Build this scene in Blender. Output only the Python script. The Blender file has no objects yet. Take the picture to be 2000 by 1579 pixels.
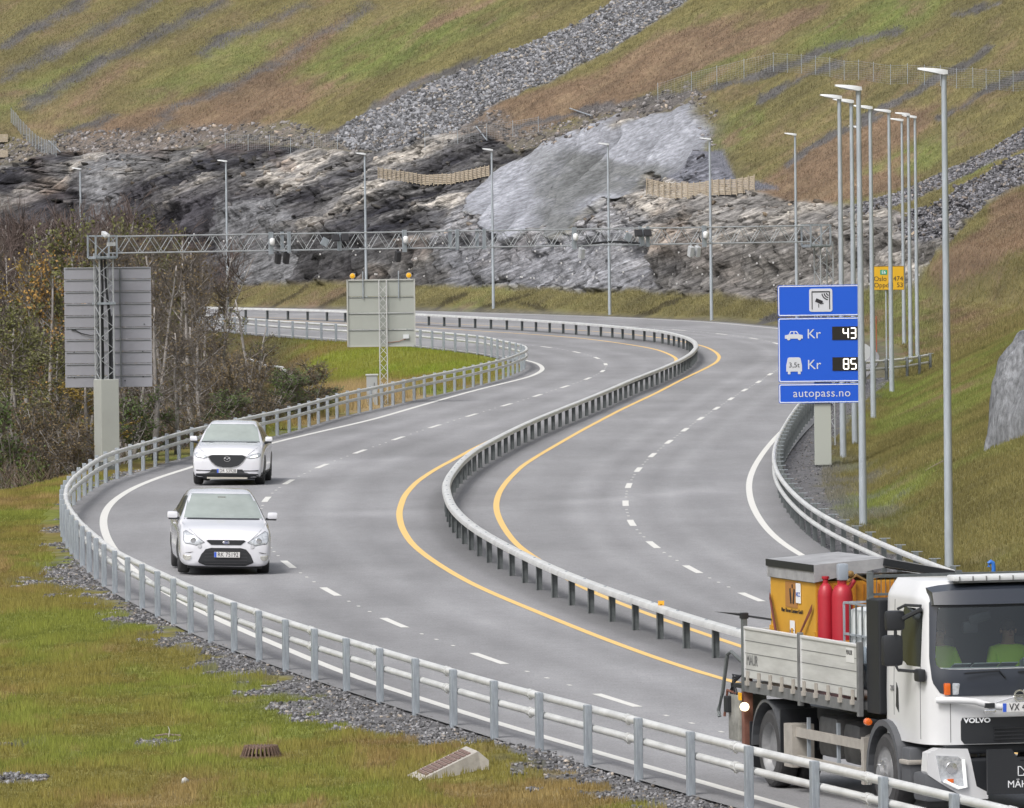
import bpy, math, random
import numpy as np
from mathutils import Vector, Matrix
from mathutils.bvhtree import BVHTree
from mathutils.geometry import tessellate_polygon

R_ = math.radians
random.seed(7)
rng = np.random.default_rng(11)
SC = bpy.context.scene
COL = SC.collection

# ------------------------------------------------------------------ camera
CAM_H = 8.18
FPX = 17000.0                       # focal length in photo pixels (2000 wide)
PITCH = math.atan(463.5 / FPX)
ROLL = 0.0122
_F = Vector((0, math.cos(PITCH), -math.sin(PITCH)))
_R0 = Vector((1, 0, 0)); _U0 = Vector((0, math.sin(PITCH), math.cos(PITCH)))
_R = _R0 * math.cos(ROLL) - _U0 * math.sin(ROLL)
_U = _U0 * math.cos(ROLL) + _R0 * math.sin(ROLL)
cd = bpy.data.cameras.new('camera'); cam = bpy.data.objects.new('camera', cd); COL.objects.link(cam)
cd.sensor_fit = 'HORIZONTAL'; cd.sensor_width = 36.0; cd.lens = FPX / 2000 * 36.0
cd.clip_start = 1.0; cd.clip_end = 9000.0
m = Matrix((( _R.x, _U.x, -_F.x, 0), (_R.y, _U.y, -_F.y, 0), (_R.z, _U.z, -_F.z, CAM_H), (0, 0, 0, 1)))
cam.matrix_world = m
SC.camera = cam

# ------------------------------------------------------------------ sky, sun, exposure
SUN_EL, SUN_AZ = 52.0, 215.0        # azimuth measured clockwise from +Y (view direction)
w = bpy.data.worlds.new('World'); SC.world = w; w.use_nodes = True
nt = w.node_tree; nt.nodes.clear()
sky = nt.nodes.new('ShaderNodeTexSky'); sky.sky_type = 'NISHITA'; sky.sun_disc = False
sky.sun_elevation = R_(SUN_EL); sky.sun_rotation = R_(SUN_AZ)
sky.air_density = 1.0; sky.dust_density = 6.0; sky.ozone_density = 1.0
hs = nt.nodes.new('ShaderNodeHueSaturation'); hs.inputs['Saturation'].default_value = 0.38
bg = nt.nodes.new('ShaderNodeBackground'); bg.inputs['Strength'].default_value = 0.15
wo = nt.nodes.new('ShaderNodeOutputWorld')
nt.links.new(sky.outputs[0], hs.inputs['Color']); nt.links.new(hs.outputs[0], bg.inputs[0]); nt.links.new(bg.outputs[0], wo.inputs[0])
sd = bpy.data.lights.new('sun', 'SUN'); sd.energy = 1.3; sd.angle = R_(14); sd.color = (1.0, 0.965, 0.91)
so = bpy.data.objects.new('sun', sd); COL.objects.link(so)
_az, _el = R_(SUN_AZ), R_(SUN_EL)
_sd = Vector((math.sin(_az) * math.cos(_el), math.cos(_az) * math.cos(_el), math.sin(_el)))
so.rotation_euler = _sd.to_track_quat('Z', 'Y').to_euler()
so.location = (0, 0, 60)
SC.view_settings.view_transform = 'Standard'; SC.view_settings.look = 'None'
SC.view_settings.gamma = 1.0; SC.view_settings.exposure = 0.27; SC.view_settings.use_curve_mapping = False
try:
    SC.cycles.max_bounces = 6; SC.cycles.transparent_max_bounces = 12
except Exception:
    pass

# ------------------------------------------------------------------ photo pixel <-> place
def proj(P):
    """world points (n,3) -> photo pixels"""
    P = np.asarray(P, float); v = P - np.array([0, 0, CAM_H])
    f = v @ np.array(_F); r = v @ np.array(_R); u = v @ np.array(_U)
    return np.stack([1000 + FPX * r / f, 789.5 - FPX * u / f], 1), f
def ray(px, py):
    return (_F + _R * ((px - 1000) / FPX) + _U * ((789.5 - py) / FPX)).normalized()
def G(px, py, z=0.0):
    d = ray(px, py); t = (z - CAM_H) / d.z
    return np.array([d.x * t, d.y * t])
def curve(pts, step=1.0, sigma=3.0, ext0=0, ext1=0):
    """ground curve through photo points: resampled, smoothed, extended straight"""
    g = np.array([G(*p) for p in pts])
    if ext0: 
        d = g[0] - g[2]; g = np.vstack([g[0] + d / np.linalg.norm(d) * ext0, g])
    if ext1:
        d = g[-1] - g[-3]; g = np.vstack([g, g[-1] + d / np.linalg.norm(d) * ext1])
    return resample(g, step, sigma)
def resample(g, step, sigma=0):
    s = np.r_[0, np.cumsum(np.linalg.norm(np.diff(g, axis=0), axis=1))]
    n = max(2, int(round(s[-1] / step)) + 1); q = np.linspace(0, s[-1], n)
    o = np.stack([np.interp(q, s, g[:, k]) for k in range(g.shape[1])], 1)
    if sigma:
        k = int(3 * sigma / step) + 1; ker = np.exp(-0.5 * (np.arange(-k, k + 1) * step / sigma) ** 2); ker /= ker.sum()
        a = 2 * o[0] - o[1:k + 1][::-1]; b = 2 * o[-1] - o[-k - 1:-1][::-1]
        e = np.vstack([a, o, b])
        o = np.stack([np.convolve(e[:, j], ker, 'valid') for j in range(o.shape[1])], 1)
        s = np.r_[0, np.cumsum(np.linalg.norm(np.diff(o, axis=0), axis=1))]
        n = max(2, int(round(s[-1] / step)) + 1); q = np.linspace(0, s[-1], n)
        o = np.stack([np.interp(q, s, o[:, k]) for k in range(o.shape[1])], 1)
    return o
def normals(c):
    t = np.gradient(c, axis=0); t /= np.linalg.norm(t, axis=1)[:, None]
    return np.stack([t[:, 1], -t[:, 0]], 1)      # to the right of travel
def offset(c, d): return c + normals(c) * d

# ------------------------------------------------------------------ numpy noise
_perm = rng.permutation(256); _perm = np.r_[_perm, _perm, _perm]
_val = rng.random(256) * 2 - 1
def vnoise(x, y, z=0.0):
    x = np.asarray(x, float); y = np.asarray(y, float) + 0 * x; z = np.asarray(z, float) + 0 * x
    xi = np.floor(x).astype(int); yi = np.floor(y).astype(int); zi = np.floor(z).astype(int)
    fx, fy, fz = x - xi, y - yi, z - zi
    fx = fx * fx * (3 - 2 * fx); fy = fy * fy * (3 - 2 * fy); fz = fz * fz * (3 - 2 * fz)
    xi &= 255; yi &= 255; zi &= 255
    def h(a, b, c): return _val[_perm[_perm[_perm[a & 255] + (b & 255)] + (c & 255)]]
    def l(a, b, t): return a + (b - a) * t
    return l(l(l(h(xi, yi, zi), h(xi + 1, yi, zi), fx), l(h(xi, yi + 1, zi), h(xi + 1, yi + 1, zi), fx), fy),
             l(l(h(xi, yi, zi + 1), h(xi + 1, yi, zi + 1), fx), l(h(xi, yi + 1, zi + 1), h(xi + 1, yi + 1, zi + 1), fx), fy), fz)
def fbm(x, y, z=0.0, o=4, g=0.5):
    a, s, t = 1.0, 0, 0
    for i in range(o):
        s = s + a * vnoise(np.asarray(x) * 2 ** i + 17.3 * i, np.asarray(y) * 2 ** i + 5.1 * i, np.asarray(z) * 2 ** i + 9.7 * i); t += a; a *= g
    return s / t
def sstep(a, b, x):
    t = np.clip((np.asarray(x, float) - a) / (b - a), 0, 1); return t * t * (3 - 2 * t)
def poly_sd(P, poly):
    """signed distance (inside negative) of points (n,2) to a polygon"""
    poly = np.array(poly, float); d = np.full(len(P), 1e9); ins = np.zeros(len(P), bool)
    for a, b in zip(poly, np.roll(poly, -1, 0)):
        e = b - a; w_ = P - a; t = np.clip((w_ @ e) / (e @ e), 0, 1)
        d = np.minimum(d, np.hypot(*(w_ - t[:, None] * e).T))
        c = ((a[1] > P[:, 1]) != (b[1] > P[:, 1])); 
        with np.errstate(all='ignore'):
            xx = (b[0] - a[0]) * (P[:, 1] - a[1]) / (b[1] - a[1] + 1e-12) + a[0]
        ins ^= c & (P[:, 0] < xx)
    return np.where(ins, -d, d)
def line_d(P, line):
    line = np.array(line, float); d = np.full(len(P), 1e9)
    for a, b in zip(line[:-1], line[1:]):
        e = b - a; w_ = P - a; t = np.clip((w_ @ e) / (e @ e), 0, 1)
        d = np.minimum(d, np.hypot(*(w_ - t[:, None] * e).T))
    return d

# ------------------------------------------------------------------ materials
def L(c): return tuple(((v / 12.92) if v <= 0.04045 else ((v + 0.055) / 1.055) ** 2.4) for v in c)
MAT = {}
def mat(name, col=(0.5, 0.5, 0.5), rough=0.6, metal=0.0, spec=0.5, noise=0.0, nscale=8.0, bump=0.0, bscale=40.0, emit=0.0,
        attr=None, coat=0.0, stretch=None, col2=None, detail=6.0):
    if name in MAT: return MAT[name]
    m_ = bpy.data.materials.new(name); m_.use_nodes = True; t = m_.node_tree; b = t.nodes['Principled BSDF']
    b.inputs['Roughness'].default_value = rough; b.inputs['Metallic'].default_value = metal
    b.inputs['Specular IOR Level'].default_value = spec
    if coat: b.inputs['Coat Weight'].default_value = coat; b.inputs['Coat Roughness'].default_value = 0.06
    src = None
    tc = t.nodes.new('ShaderNodeTexCoord'); mp = t.nodes.new('ShaderNodeMapping'); t.links.new(tc.outputs['Object'], mp.inputs[0])
    if stretch: mp.inputs['Scale'].default_value = stretch
    if attr:
        a = t.nodes.new('ShaderNodeAttribute'); a.attribute_name = attr; src = a.outputs['Color']
    if noise > 0:
        n = t.nodes.new('ShaderNodeTexNoise'); n.inputs['Scale'].default_value = nscale; n.inputs['Detail'].default_value = detail
        n.inputs['Roughness'].default_value = 0.65
        t.links.new(mp.outputs[0], n.inputs['Vector'])
        mr = t.nodes.new('ShaderNodeMapRange'); mr.inputs[1].default_value = 0.3; mr.inputs[2].default_value = 0.7
        t.links.new(n.outputs['Fac'], mr.inputs[0])
        if col2 is None:
            mr.inputs[3].default_value = 1 - noise; mr.inputs[4].default_value = 1 + noise
            mx = t.nodes.new('ShaderNodeMix'); mx.data_type = 'RGBA'; mx.blend_type = 'MULTIPLY'; mx.inputs[0].default_value = 1
            if src: t.links.new(src, mx.inputs[6])
            else: mx.inputs[6].default_value = (*col, 1)
            t.links.new(mr.outputs[0], mx.inputs[7]); src = mx.outputs[2]
        else:
            mx = t.nodes.new('ShaderNodeMix'); mx.data_type = 'RGBA'
            mx.inputs[6].default_value = (*col, 1); mx.inputs[7].default_value = (*col2, 1)
            t.links.new(mr.outputs[0], mx.inputs[0]); src = mx.outputs[2]
    if src: t.links.new(src, b.inputs['Base Color'])
    else: b.inputs['Base Color'].default_value = (*col, 1)
    if bump > 0:
        n2 = t.nodes.new('ShaderNodeTexNoise'); n2.inputs['Scale'].default_value = bscale; n2.inputs['Detail'].default_value = 5
        t.links.new(mp.outputs[0], n2.inputs['Vector'])
        bp = t.nodes.new('ShaderNodeBump'); bp.inputs['Distance'].default_value = bump
        t.links.new(n2.outputs['Fac'], bp.inputs['Height']); t.links.new(bp.outputs[0], b.inputs['Normal'])
    if emit > 0:
        b.inputs['Emission Color'].default_value = (*col, 1); b.inputs['Emission Strength'].default_value = emit
    MAT[name] = m_; return m_

galv = mat('galvanised_steel', (0.30, 0.335, 0.375), 0.55, 0.25, noise=0.28, nscale=3.0, stretch=(6, 6, 1))
galv_pole = mat('pole_galvanised', (0.36, 0.40, 0.44), 0.55, 0.2, noise=0.14, nscale=2.0, stretch=(4, 4, 1))
galv_light = mat('rail_zinc', (0.60, 0.61, 0.61), 0.42, 0.2, noise=0.16, nscale=1.6)
galv_dark = mat('weathered_post_steel', (0.13, 0.145, 0.15), 0.6, 0.2, noise=0.3, nscale=5.0)
white_paint = mat('white_car_paint', (0.66, 0.67, 0.72), 0.22, coat=1.0)
truck_white = mat('truck_white_paint', (0.62, 0.63, 0.65), 0.33, coat=0.5, noise=0.05, nscale=1.5)
black_plastic = mat('black_plastic', (0.022, 0.024, 0.028), 0.45)
dark_panel = mat('dark_blue_grey_panel', (0.03, 0.036, 0.05), 0.3, coat=0.4)
rubber = mat('tyre_rubber', (0.045, 0.045, 0.047), 0.8, noise=0.3, nscale=9)
chrome = mat('chrome', (0.75, 0.76, 0.78), 0.15, 0.9)
glass_dark = mat('tinted_glass', (0.02, 0.025, 0.028), 0.05, coat=1.0)
lens = mat('clear_lamp_lens', (0.55, 0.58, 0.62), 0.08, 0.35, coat=1.0, noise=0.35, nscale=18)
plate_white = mat('plate_white', (0.66, 0.66, 0.66), 0.5)
plate_blue = mat('plate_blue', (0.03, 0.10, 0.55), 0.5)
letter_black = mat('letter_black', (0.015, 0.015, 0.02), 0.6)
letter_white = mat('letter_white', (0.75, 0.77, 0.8), 0.5)
def screen_glass():
    m_ = bpy.data.materials.new('windscreen_glass'); m_.use_nodes = True; t = m_.node_tree; t.nodes.clear()
    tr = t.nodes.new('ShaderNodeBsdfTransparent'); tr.inputs[0].default_value = (0.78, 0.86, 0.84, 1)
    gl = t.nodes.new('ShaderNodeBsdfGlossy'); gl.inputs['Roughness'].default_value = 0.03; gl.inputs[0].default_value = (0.9, 0.95, 1, 1)
    fr = t.nodes.new('ShaderNodeFresnel'); fr.inputs[0].default_value = 1.5
    ma = t.nodes.new('ShaderNodeMath'); ma.operation = 'MULTIPLY_ADD'; ma.inputs[1].default_value = 1.2; ma.inputs[2].default_value = 0.03
    mx = t.nodes.new('ShaderNodeMixShader'); o = t.nodes.new('ShaderNodeOutputMaterial')
    t.links.new(fr.outputs[0], ma.inputs[0]); t.links.new(ma.outputs[0], mx.inputs[0]); t.links.new(tr.outputs[0], mx.inputs[1]); t.links.new(gl.outputs[0], mx.inputs[2]); t.links.new(mx.outputs[0], o.inputs[0])
    return m_
glass_clear = screen_glass()

# ------------------------------------------------------------------ mesh helpers
class MB:
    def __init__(s): s.v = []; s.f = []
    def add(s, v, f):
        o = len(s.v); s.v += [tuple(p) for p in v]; s.f += [tuple(i + o for i in q) for q in f]; return s
    def box(s, c, d, rz=0.0, rx=0.0, ry=0.0):
        x, y, z = d[0] / 2, d[1] / 2, d[2] / 2
        V = [Vector(p) for p in ((-x, -y, -z), (x, -y, -z), (x, y, -z), (-x, y, -z), (-x, -y, z), (x, -y, z), (x, y, z), (-x, y, z))]
        M = Matrix.Rotation(rz, 3, 'Z') @ Matrix.Rotation(ry, 3, 'Y') @ Matrix.Rotation(rx, 3, 'X')
        return s.add([M @ p + Vector(c) for p in V], [(3, 2, 1, 0), (4, 5, 6, 7), (0, 1, 5, 4), (1, 2, 6, 5), (2, 3, 7, 6), (3, 0, 4, 7)])
    def cbox(s, c, d, b=0.02, rz=0.0, rx=0.0, ry=0.0):
        """box with chamfered edges"""
        x, y, z = d[0] / 2, d[1] / 2, d[2] / 2; b = min(b, x * .9, y * .9, z * .9)
        import bmesh
        bm = bmesh.new(); bmesh.ops.create_cube(bm, size=1)
        for q in bm.verts: q.co = Vector((q.co.x * 2 * x, q.co.y * 2 * y, q.co.z * 2 * z))
        bmesh.ops.bevel(bm, geom=bm.edges[:], offset=b, segments=2, affect='EDGES', profile=0.6)
        M = Matrix.Rotation(rz, 3, 'Z') @ Matrix.Rotation(ry, 3, 'Y') @ Matrix.Rotation(rx, 3, 'X')
        bm.verts.index_update()
        r = s.add([M @ q.co + Vector(c) for q in bm.verts], [[q.index for q in f.verts] for f in bm.faces]); bm.free(); return r
    def tube(s, pts, r, n=8, cap=True, sx=1.0, sz=1.0, up=(0, 0, 1)):
        pts = [Vector(p) for p in pts]; k = len(pts); rr = r if hasattr(r, '__len__') else [r] * k
        V = []; F = []
        for i, p in enumerate(pts):
            t = (pts[min(i + 1, k - 1)] - pts[max(i - 1, 0)]).normalized()
            u = Vector(up)
            if abs(t.dot(u)) > 0.95: u = Vector((1, 0, 0)) if abs(t.x) < 0.9 else Vector((0, 1, 0))
            a = t.cross(u).normalized(); b = a.cross(t).normalized()
            for j in range(n):
                an = 2 * math.pi * (j + .5) / n; V.append(p + a * (math.cos(an) * rr[i] * sx) + b * (math.sin(an) * rr[i] * sz))
        for i in range(k - 1):
            for j in range(n):
                F.append((i * n + j, i * n + (j + 1) % n, (i + 1) * n + (j + 1) % n, (i + 1) * n + j))
        if cap: F.append(tuple(range(n))[::-1]); F.append(tuple((k - 1) * n + j for j in range(n)))
        return s.add(V, F)
    def lathe(s, prof, c=(0, 0, 0), axis='Z', n=20, cap=True):
        V = []; F = []; k = len(prof)
        for r, h in prof:
            for j in range(n):
                a = 2 * math.pi * j / n; x, y = r * math.cos(a), r * math.sin(a)
                p = (x, y, h) if axis == 'Z' else ((h, x, y) if axis == 'X' else (x, h, y))
                V.append((p[0] + c[0], p[1] + c[1], p[2] + c[2]))
        for i in range(k - 1):
            for j in range(n): F.append((i * n + j, i * n + (j + 1) % n, (i + 1) * n + (j + 1) % n, (i + 1) * n + j))
        if cap: F.append(tuple(range(n))); F.append(tuple((k - 1) * n + j for j in range(n)))
        return s.add(V, F)
    def prism(s, poly, y0, y1, plane='XZ'):
        """extruded polygon: plane XZ (extruded in y), YZ (in x) or XY (in z)"""
        n = len(poly)
        def P(a, b, c): return (a, c, b) if plane == 'XZ' else ((c, a, b) if plane == 'YZ' else (a, b, c))
        V = [P(a, b, y0) for a, b in poly] + [P(a, b, y1) for a, b in poly]
        return s.add(V, [tuple(range(n)), tuple(range(2 * n - 1, n - 1, -1))] + [(i, i + n, (i + 1) % n + n, (i + 1) % n) for i in range(n)])
    def build(s, name, material, parent=None, smooth=False, fix=True):
        me = bpy.data.meshes.new(name); me.from_pydata(s.v, [], s.f); 
        if fix:
            import bmesh
            bm = bmesh.new(); bm.from_mesh(me); bmesh.ops.recalc_face_normals(bm, faces=bm.faces); bm.to_mesh(me); bm.free()
        me.materials.append(material)
        if smooth: shade(me, smooth)
        return link(name, me, parent)
def shade(me, ang=True):
    for p in me.polygons: p.use_smooth = True
    if ang is not True:
        try: me.set_sharp_from_angle(angle=R_(ang))
        except Exception: pass
def link(name, me, parent=None):
    o = bpy.data.objects.new(name, me); COL.objects.link(o)
    if parent is not None: o.parent = parent
    return o
def tag(o, label=None, cat=None, group=None, kind=None):
    if label: o['label'] = label
    if cat: o['category'] = cat
    if group: o['group'] = group
    if kind: o['kind'] = kind
    return o
def thing(name, loc, rz, label, cat, group=None):
    o = bpy.data.objects.new(name, None); COL.objects.link(o); o.location = loc; o.rotation_euler = (0, 0, rz)
    o.empty_display_size = 0.2
    return tag(o, label, cat, group)
def kids(o): return [c for c in bpy.data.objects if c.parent == o]
def copy_tree(o, parent=None):
    c = o.copy(); COL.objects.link(c)
    if parent is not None: c.parent = parent
    for ch in kids(o): copy_tree(ch, c)
    return c
def npmesh(name, V, F, material, cols=None, smooth=True, parent=None):
    """big mesh from numpy arrays (F is (n,3) or (n,4))"""
    V = np.asarray(V, np.float32); F = np.asarray(F, np.int32); k = F.shape[1]
    me = bpy.data.meshes.new(name); me.vertices.add(len(V)); me.vertices.foreach_set('co', V.ravel())
    me.loops.add(F.size); me.loops.foreach_set('vertex_index', F.ravel())
    me.polygons.add(len(F)); me.polygons.foreach_set('loop_start', np.arange(0, F.size, k, dtype=np.int32))
    me.update(calc_edges=True)
    if smooth: me.polygons.foreach_set('use_smooth', np.ones(len(F), bool))
    if cols is not None:
        a = me.color_attributes.new('ground_colour', 'FLOAT_COLOR', 'POINT')
        a.data.foreach_set('color', (cols if cols.shape[1] == 4 else np.c_[cols, np.ones(len(cols))]).astype(np.float32).ravel())
    me.materials.append(material); me.validate(); return link(name, me, parent)
def text_mesh(s, size, depth=0.004, align='CENTER', spacing=1.0, bold=0.0, xs=1.0):
    """lettering as real flat geometry: returns verts, faces in the XY plane"""
    c = bpy.data.curves.new('lettering', 'FONT'); c.body = s; c.size = size; c.align_x = align; c.align_y = 'CENTER'
    c.extrude = depth / 2; c.space_character = spacing; c.resolution_u = 3; c.offset = bold
    o = bpy.data.objects.new('lettering', c); COL.objects.link(o)
    bpy.context.view_layer.update()
    me = bpy.data.meshes.new_from_object(o.evaluated_get(bpy.context.evaluated_depsgraph_get()))
    V = [(v.co.x * xs, v.co.y, v.co.z) for v in me.vertices]; F = [tuple(p.vertices) for p in me.polygons]
    bpy.data.objects.remove(o); bpy.data.curves.remove(c); bpy.data.meshes.remove(me)
    return V, F
def text_on(name, s, size, M, material, parent, **kw):
    """M maps the text plane (x right, y up, z out of the face) into the parent"""
    V, F = text_mesh(s, size, **kw); b = MB(); b.add([M @ Vector(v) for v in V], F)
    return b.build(name, material, parent, fix=False)
def face_matrix(o, right, up):
    r = Vector(right).normalized(); u = Vector(up).normalized(); n = r.cross(u)
    return Matrix(((r.x, u.x, n.x, o[0]), (r.y, u.y, n.y, o[1]), (r.z, u.z, n.z, o[2]), (0, 0, 0, 1)))
# =================================================================== ROAD
EDGE_L = [(1900,1680),(1700,1622),(1500,1565),(1390,1534),(1304,1510),(1180,1474),(1000,1422),(925,1400),(850,1373),(750,1343),(650,1307),(500,1243),(419,1208),(366,1181),(326,1159),(286,1134),(259,1114),(238,1094),(217,1067),(206,1046),(200.5,1022),(203.7,1001),(219.7,979),(259.6,953),(313,931.7),(375,913),(470,882),(560,858.7),(728,820),(824,792),(920,765),(984,749),(1032,737.6),(1054,728),(1062,721.6),(1054,712),(1038,706),(980,696),(900,685.5),(800,674.5),(660,662),(540,654),(480,650)]
RAIL_L = [(2060,1740),(1860,1686),(1690,1641),(1541,1603),(1401,1570),(1271,1528),(1151,1495),(1046,1465),(946,1437),(857,1407),(772,1381),(697,1355),(627,1333),(565,1311),(508,1290),(457,1270),(411,1253),(370,1236),(333,1215),(298,1198),(267,1182),(240,1167),(213,1153),(197,1140),(180,1122),(163,1107),(150,1094),(140,1080),(126,1060),(120,1040),(121,1018),(130,1000),(146,985),(164,969),(180,958),(193,948),(209,941),(249,929),(285,918),(337,901),(374,890),(560,847),(664,815),(744,797),(840,775),(920,757),(984,740),(1026,722),(1022,712),(984,703),(939,692),(814,678.5),(677,668),(533,658),(460,651)]
YEL_L = [(1900,1450),(1700,1397),(1560,1366),(1432,1333),(1356,1311),(1273,1283),(1189,1252),(1105,1219),(1055,1198),(979,1167),(915,1138),(865,1108.5),(827,1083),(801,1060),(783.6,1030),(778.5,1002),(789,969),(814,941),(852,916),(890,896),(928,875),(953,863),(1050,820),(1150,777),(1230,745),(1290,722),(1319,708),(1323,702),(1311,694),(1286,684),(1252,677),(1196,668.6),(1140,661.6),(1056,654.6),(1000,651),(814,639),(678,632),(560,626),(470,623)]
DASH_L = [(1700,1505),(1480,1452),(1262,1387),(975,1295),(772,1220),(640,1155),(557,1100),(524,1068),(508,1030),(507,1003),(515,979),(546,951),(594,925),(655,900),(718,877),(777,857),(833,838),(939,806),(987,792),(1029,780),(1067,767),(1103,756),(1133,746),(1158,736),(1176,727),(1184,719),(1184,711.4),(1175,703),(1155,695.5),(1126,688),(1088,681),(1042,675),(930,663),(700,646),(470,636)]
MEDIAN = [(1900,1424),(1700,1373),(1560,1334),(1406.7,1288.7),(1346.8,1269.4),(1292.5,1250),(1243.7,1232),(1197.7,1215.7),(1157,1199.8),(1119.7,1184),(1086,1169.5),(1057,1155),(1029,1141),(1004,1127.5),(981,1115),(960,1102),(942,1091),(925,1079),(912,1068),(901,1058),(889,1044),(881,1032),(875,1015),(871,995),(876,978),(887,962),(896,949),(905,940),(913,932.5),(921.6,925),(932,917),(951,906),(973.5,893),(996,880.5),(1020,868),(1056,851),(1112,827),(1143,814),(1193,792),(1227,776),(1260,762),(1294,748),(1328,732),(1350,718),(1361,704),(1357,693),(1343,684),(1319,677),(1294,671),(1263,667),(1231,664),(1192,659.5),(1151,656),(1102,652),(1052,648.5),(1017,646),(816,635),(658,628),(538,624),(460,622)]
YEL_R = [(1900,1399),(1700,1346),(1560,1300),(1443,1262),(1354,1231.5),(1251,1195),(1161,1159),(1125,1142),(1080,1113),(1037,1084),(1017,1072),(999,1053),(981,1027),(970,1002),(968.5,982),(975,961.6),(991,939),(1019,911),(1055,888),(1105,859),(1140,839),(1210,802),(1280,769),(1336,740),(1378,720),(1400,708),(1406,698),(1400,689.6),(1384,680),(1364,674),(1325,666),(1280,659),(1230,653),(1160,647.5),(1084,642.5),(1000,638.5),(814,630),(678,625),(500,620),(460,619)]
DASH_R = [(2000,1335),(1800,1280),(1600,1217),(1465,1167.5),(1351,1113),(1275.7,1067),(1232.5,1025),(1220,985.5),(1225.5,951.5),(1244,919.5),(1272,891),(1303,866),(1335,842),(1365,820),(1395,801),(1423,782.6),(1449,765),(1475,751),(1497,736),(1517,723),(1548,704),(1556,692),(1545,680),(1515,670.6),(1487,664),(1449,658),(1402,652),(1348,647),(1286,642),(1217,637),(1143,632),(1067,629),(800,619),(460,611)]
EDGE_R = [(2000,1262),(1800,1192),(1640,1125),(1569,1088),(1532,1065),(1504,1042),(1481,1012),(1466.5,982),(1462,955),(1464,934),(1474.5,909),(1493,881),(1516,853.6),(1543,828),(1582.6,787),(1620,763),(1655,737),(1676,715),(1684,698),(1676,682),(1640,665),(1580,650),(1519,642),(1392,630),(1280,624),(1140,618),(1000,613.5),(814,608),(600,604),(459,601.6)]
RAIL_R = [(2000,1242),(1900,1207),(1820,1174),(1735,1136),(1680,1108),(1639,1088),(1606,1067),(1591,1056),(1565,1033),(1547,1012),(1532,991),(1523,970),(1520,950),(1522,930),(1530,903),(1548,868),(1566.5,838),(1587,815),(1625,782),(1660,758),(1700,742)]

c_edge_l = curve(EDGE_L, 1.0, 3.0, 60, 70); c_rail_l = curve(RAIL_L, 1.0, 2.5, 50, 70)
c_yel_l = curve(YEL_L, 1.0, 2.5, 60, 70); c_dash_l = curve(DASH_L, 0.5, 3.0, 60, 70)
c_med = curve(MEDIAN, 1.0, 2.0, 60, 70); c_yel_r = curve(YEL_R, 1.0, 2.5, 60, 70)
c_dash_r = curve(DASH_R, 0.5, 3.0, 60, 70); c_edge_r = curve(EDGE_R, 1.0, 3.5, 60, 70)
c_rail_r = curve(RAIL_R, 1.0, 3.0, 60, 0)

asphalt = mat('asphalt', (0.26, 0.262, 0.27), 0.85)
def make_asphalt():
    t = asphalt.node_tree; b = t.nodes['Principled BSDF']
    tc = t.nodes.new('ShaderNodeTexCoord')
    def noise(scale, sx, sy, det=4, ro=0.6):
        mp = t.nodes.new('ShaderNodeMapping'); mp.inputs['Scale'].default_value = (sx, sy, 1)
        n = t.nodes.new('ShaderNodeTexNoise'); n.inputs['Scale'].default_value = scale; n.inputs['Detail'].default_value = det; n.inputs['Roughness'].default_value = ro
        t.links.new(tc.outputs['Object'], mp.inputs[0]); t.links.new(mp.outputs[0], n.inputs[0]); return n.outputs['Fac']
    def rng_(src, a, b_, c, d):
        r = t.nodes.new('ShaderNodeMapRange'); r.inputs[1].default_value = a; r.inputs[2].default_value = b_; r.inputs[3].default_value = c; r.inputs[4].default_value = d
        t.links.new(src, r.inputs[0]); return r.outputs[0]
    def mul(a, b_):
        m1 = t.nodes.new('ShaderNodeMath'); m1.operation = 'MULTIPLY'; t.links.new(a, m1.inputs[0]); t.links.new(b_, m1.inputs[1]); return m1.outputs[0]
    g = mul(rng_(noise(26.0, 1, 1, 3), .3, .7, .76, 1.24), rng_(noise(5.0, 1, .5, 4), .3, .7, .93, 1.07))            # aggregate
    p = rng_(noise(0.22, 1, 0.35), .35, .65, .86, 1.10)        # patches
    s_ = rng_(noise(1.2, 1, 0.05, 5), .35, .65, .95, 1.05)       # wheel-wear streaks
    at = t.nodes.new('ShaderNodeAttribute'); at.attribute_name = 'ground_colour'
    mx = t.nodes.new('ShaderNodeMix'); mx.data_type = 'RGBA'; mx.blend_type = 'MULTIPLY'; mx.inputs[0].default_value = 1
    t.links.new(at.outputs['Color'], mx.inputs[6]); t.links.new(mul(mul(g, p), s_), mx.inputs[7]); t.links.new(mx.outputs[2], b.inputs['Base Color'])
    bp = t.nodes.new('ShaderNodeBump'); bp.inputs['Distance'].default_value = 0.004; t.links.new(noise(60, 1, 1, 2), bp.inputs['Height']); t.links.new(bp.outputs[0], b.inputs['Normal'])
make_asphalt()
# outer limits of the paving
pave_l = offset(c_rail_l, -0.02)           # just on the road side of the posts
pave_r = offset(c_edge_r, 0.75)
def ribbon_between(a, b, nu, nv):
    """grid between two curves sampled by their closest correspondence"""
    A = resample(a, 1.0); A = A[np.linspace(0, len(A) - 1, nu).astype(int)]
    return A
# lane-by-lane paving strips sharing one plane: closed polygon, then a grid clipped by distance
def strip_faces(cur, w0, w1, z):
    l = offset(cur, w0); r = offset(cur, w1); n = len(l)
    V = np.r_[np.c_[l, np.full(n, z)], np.c_[r, np.full(n, z)]]
    i = np.arange(n - 1); F = np.c_[i, i + n, i + n + 1, i + 1]; return V, F
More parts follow.
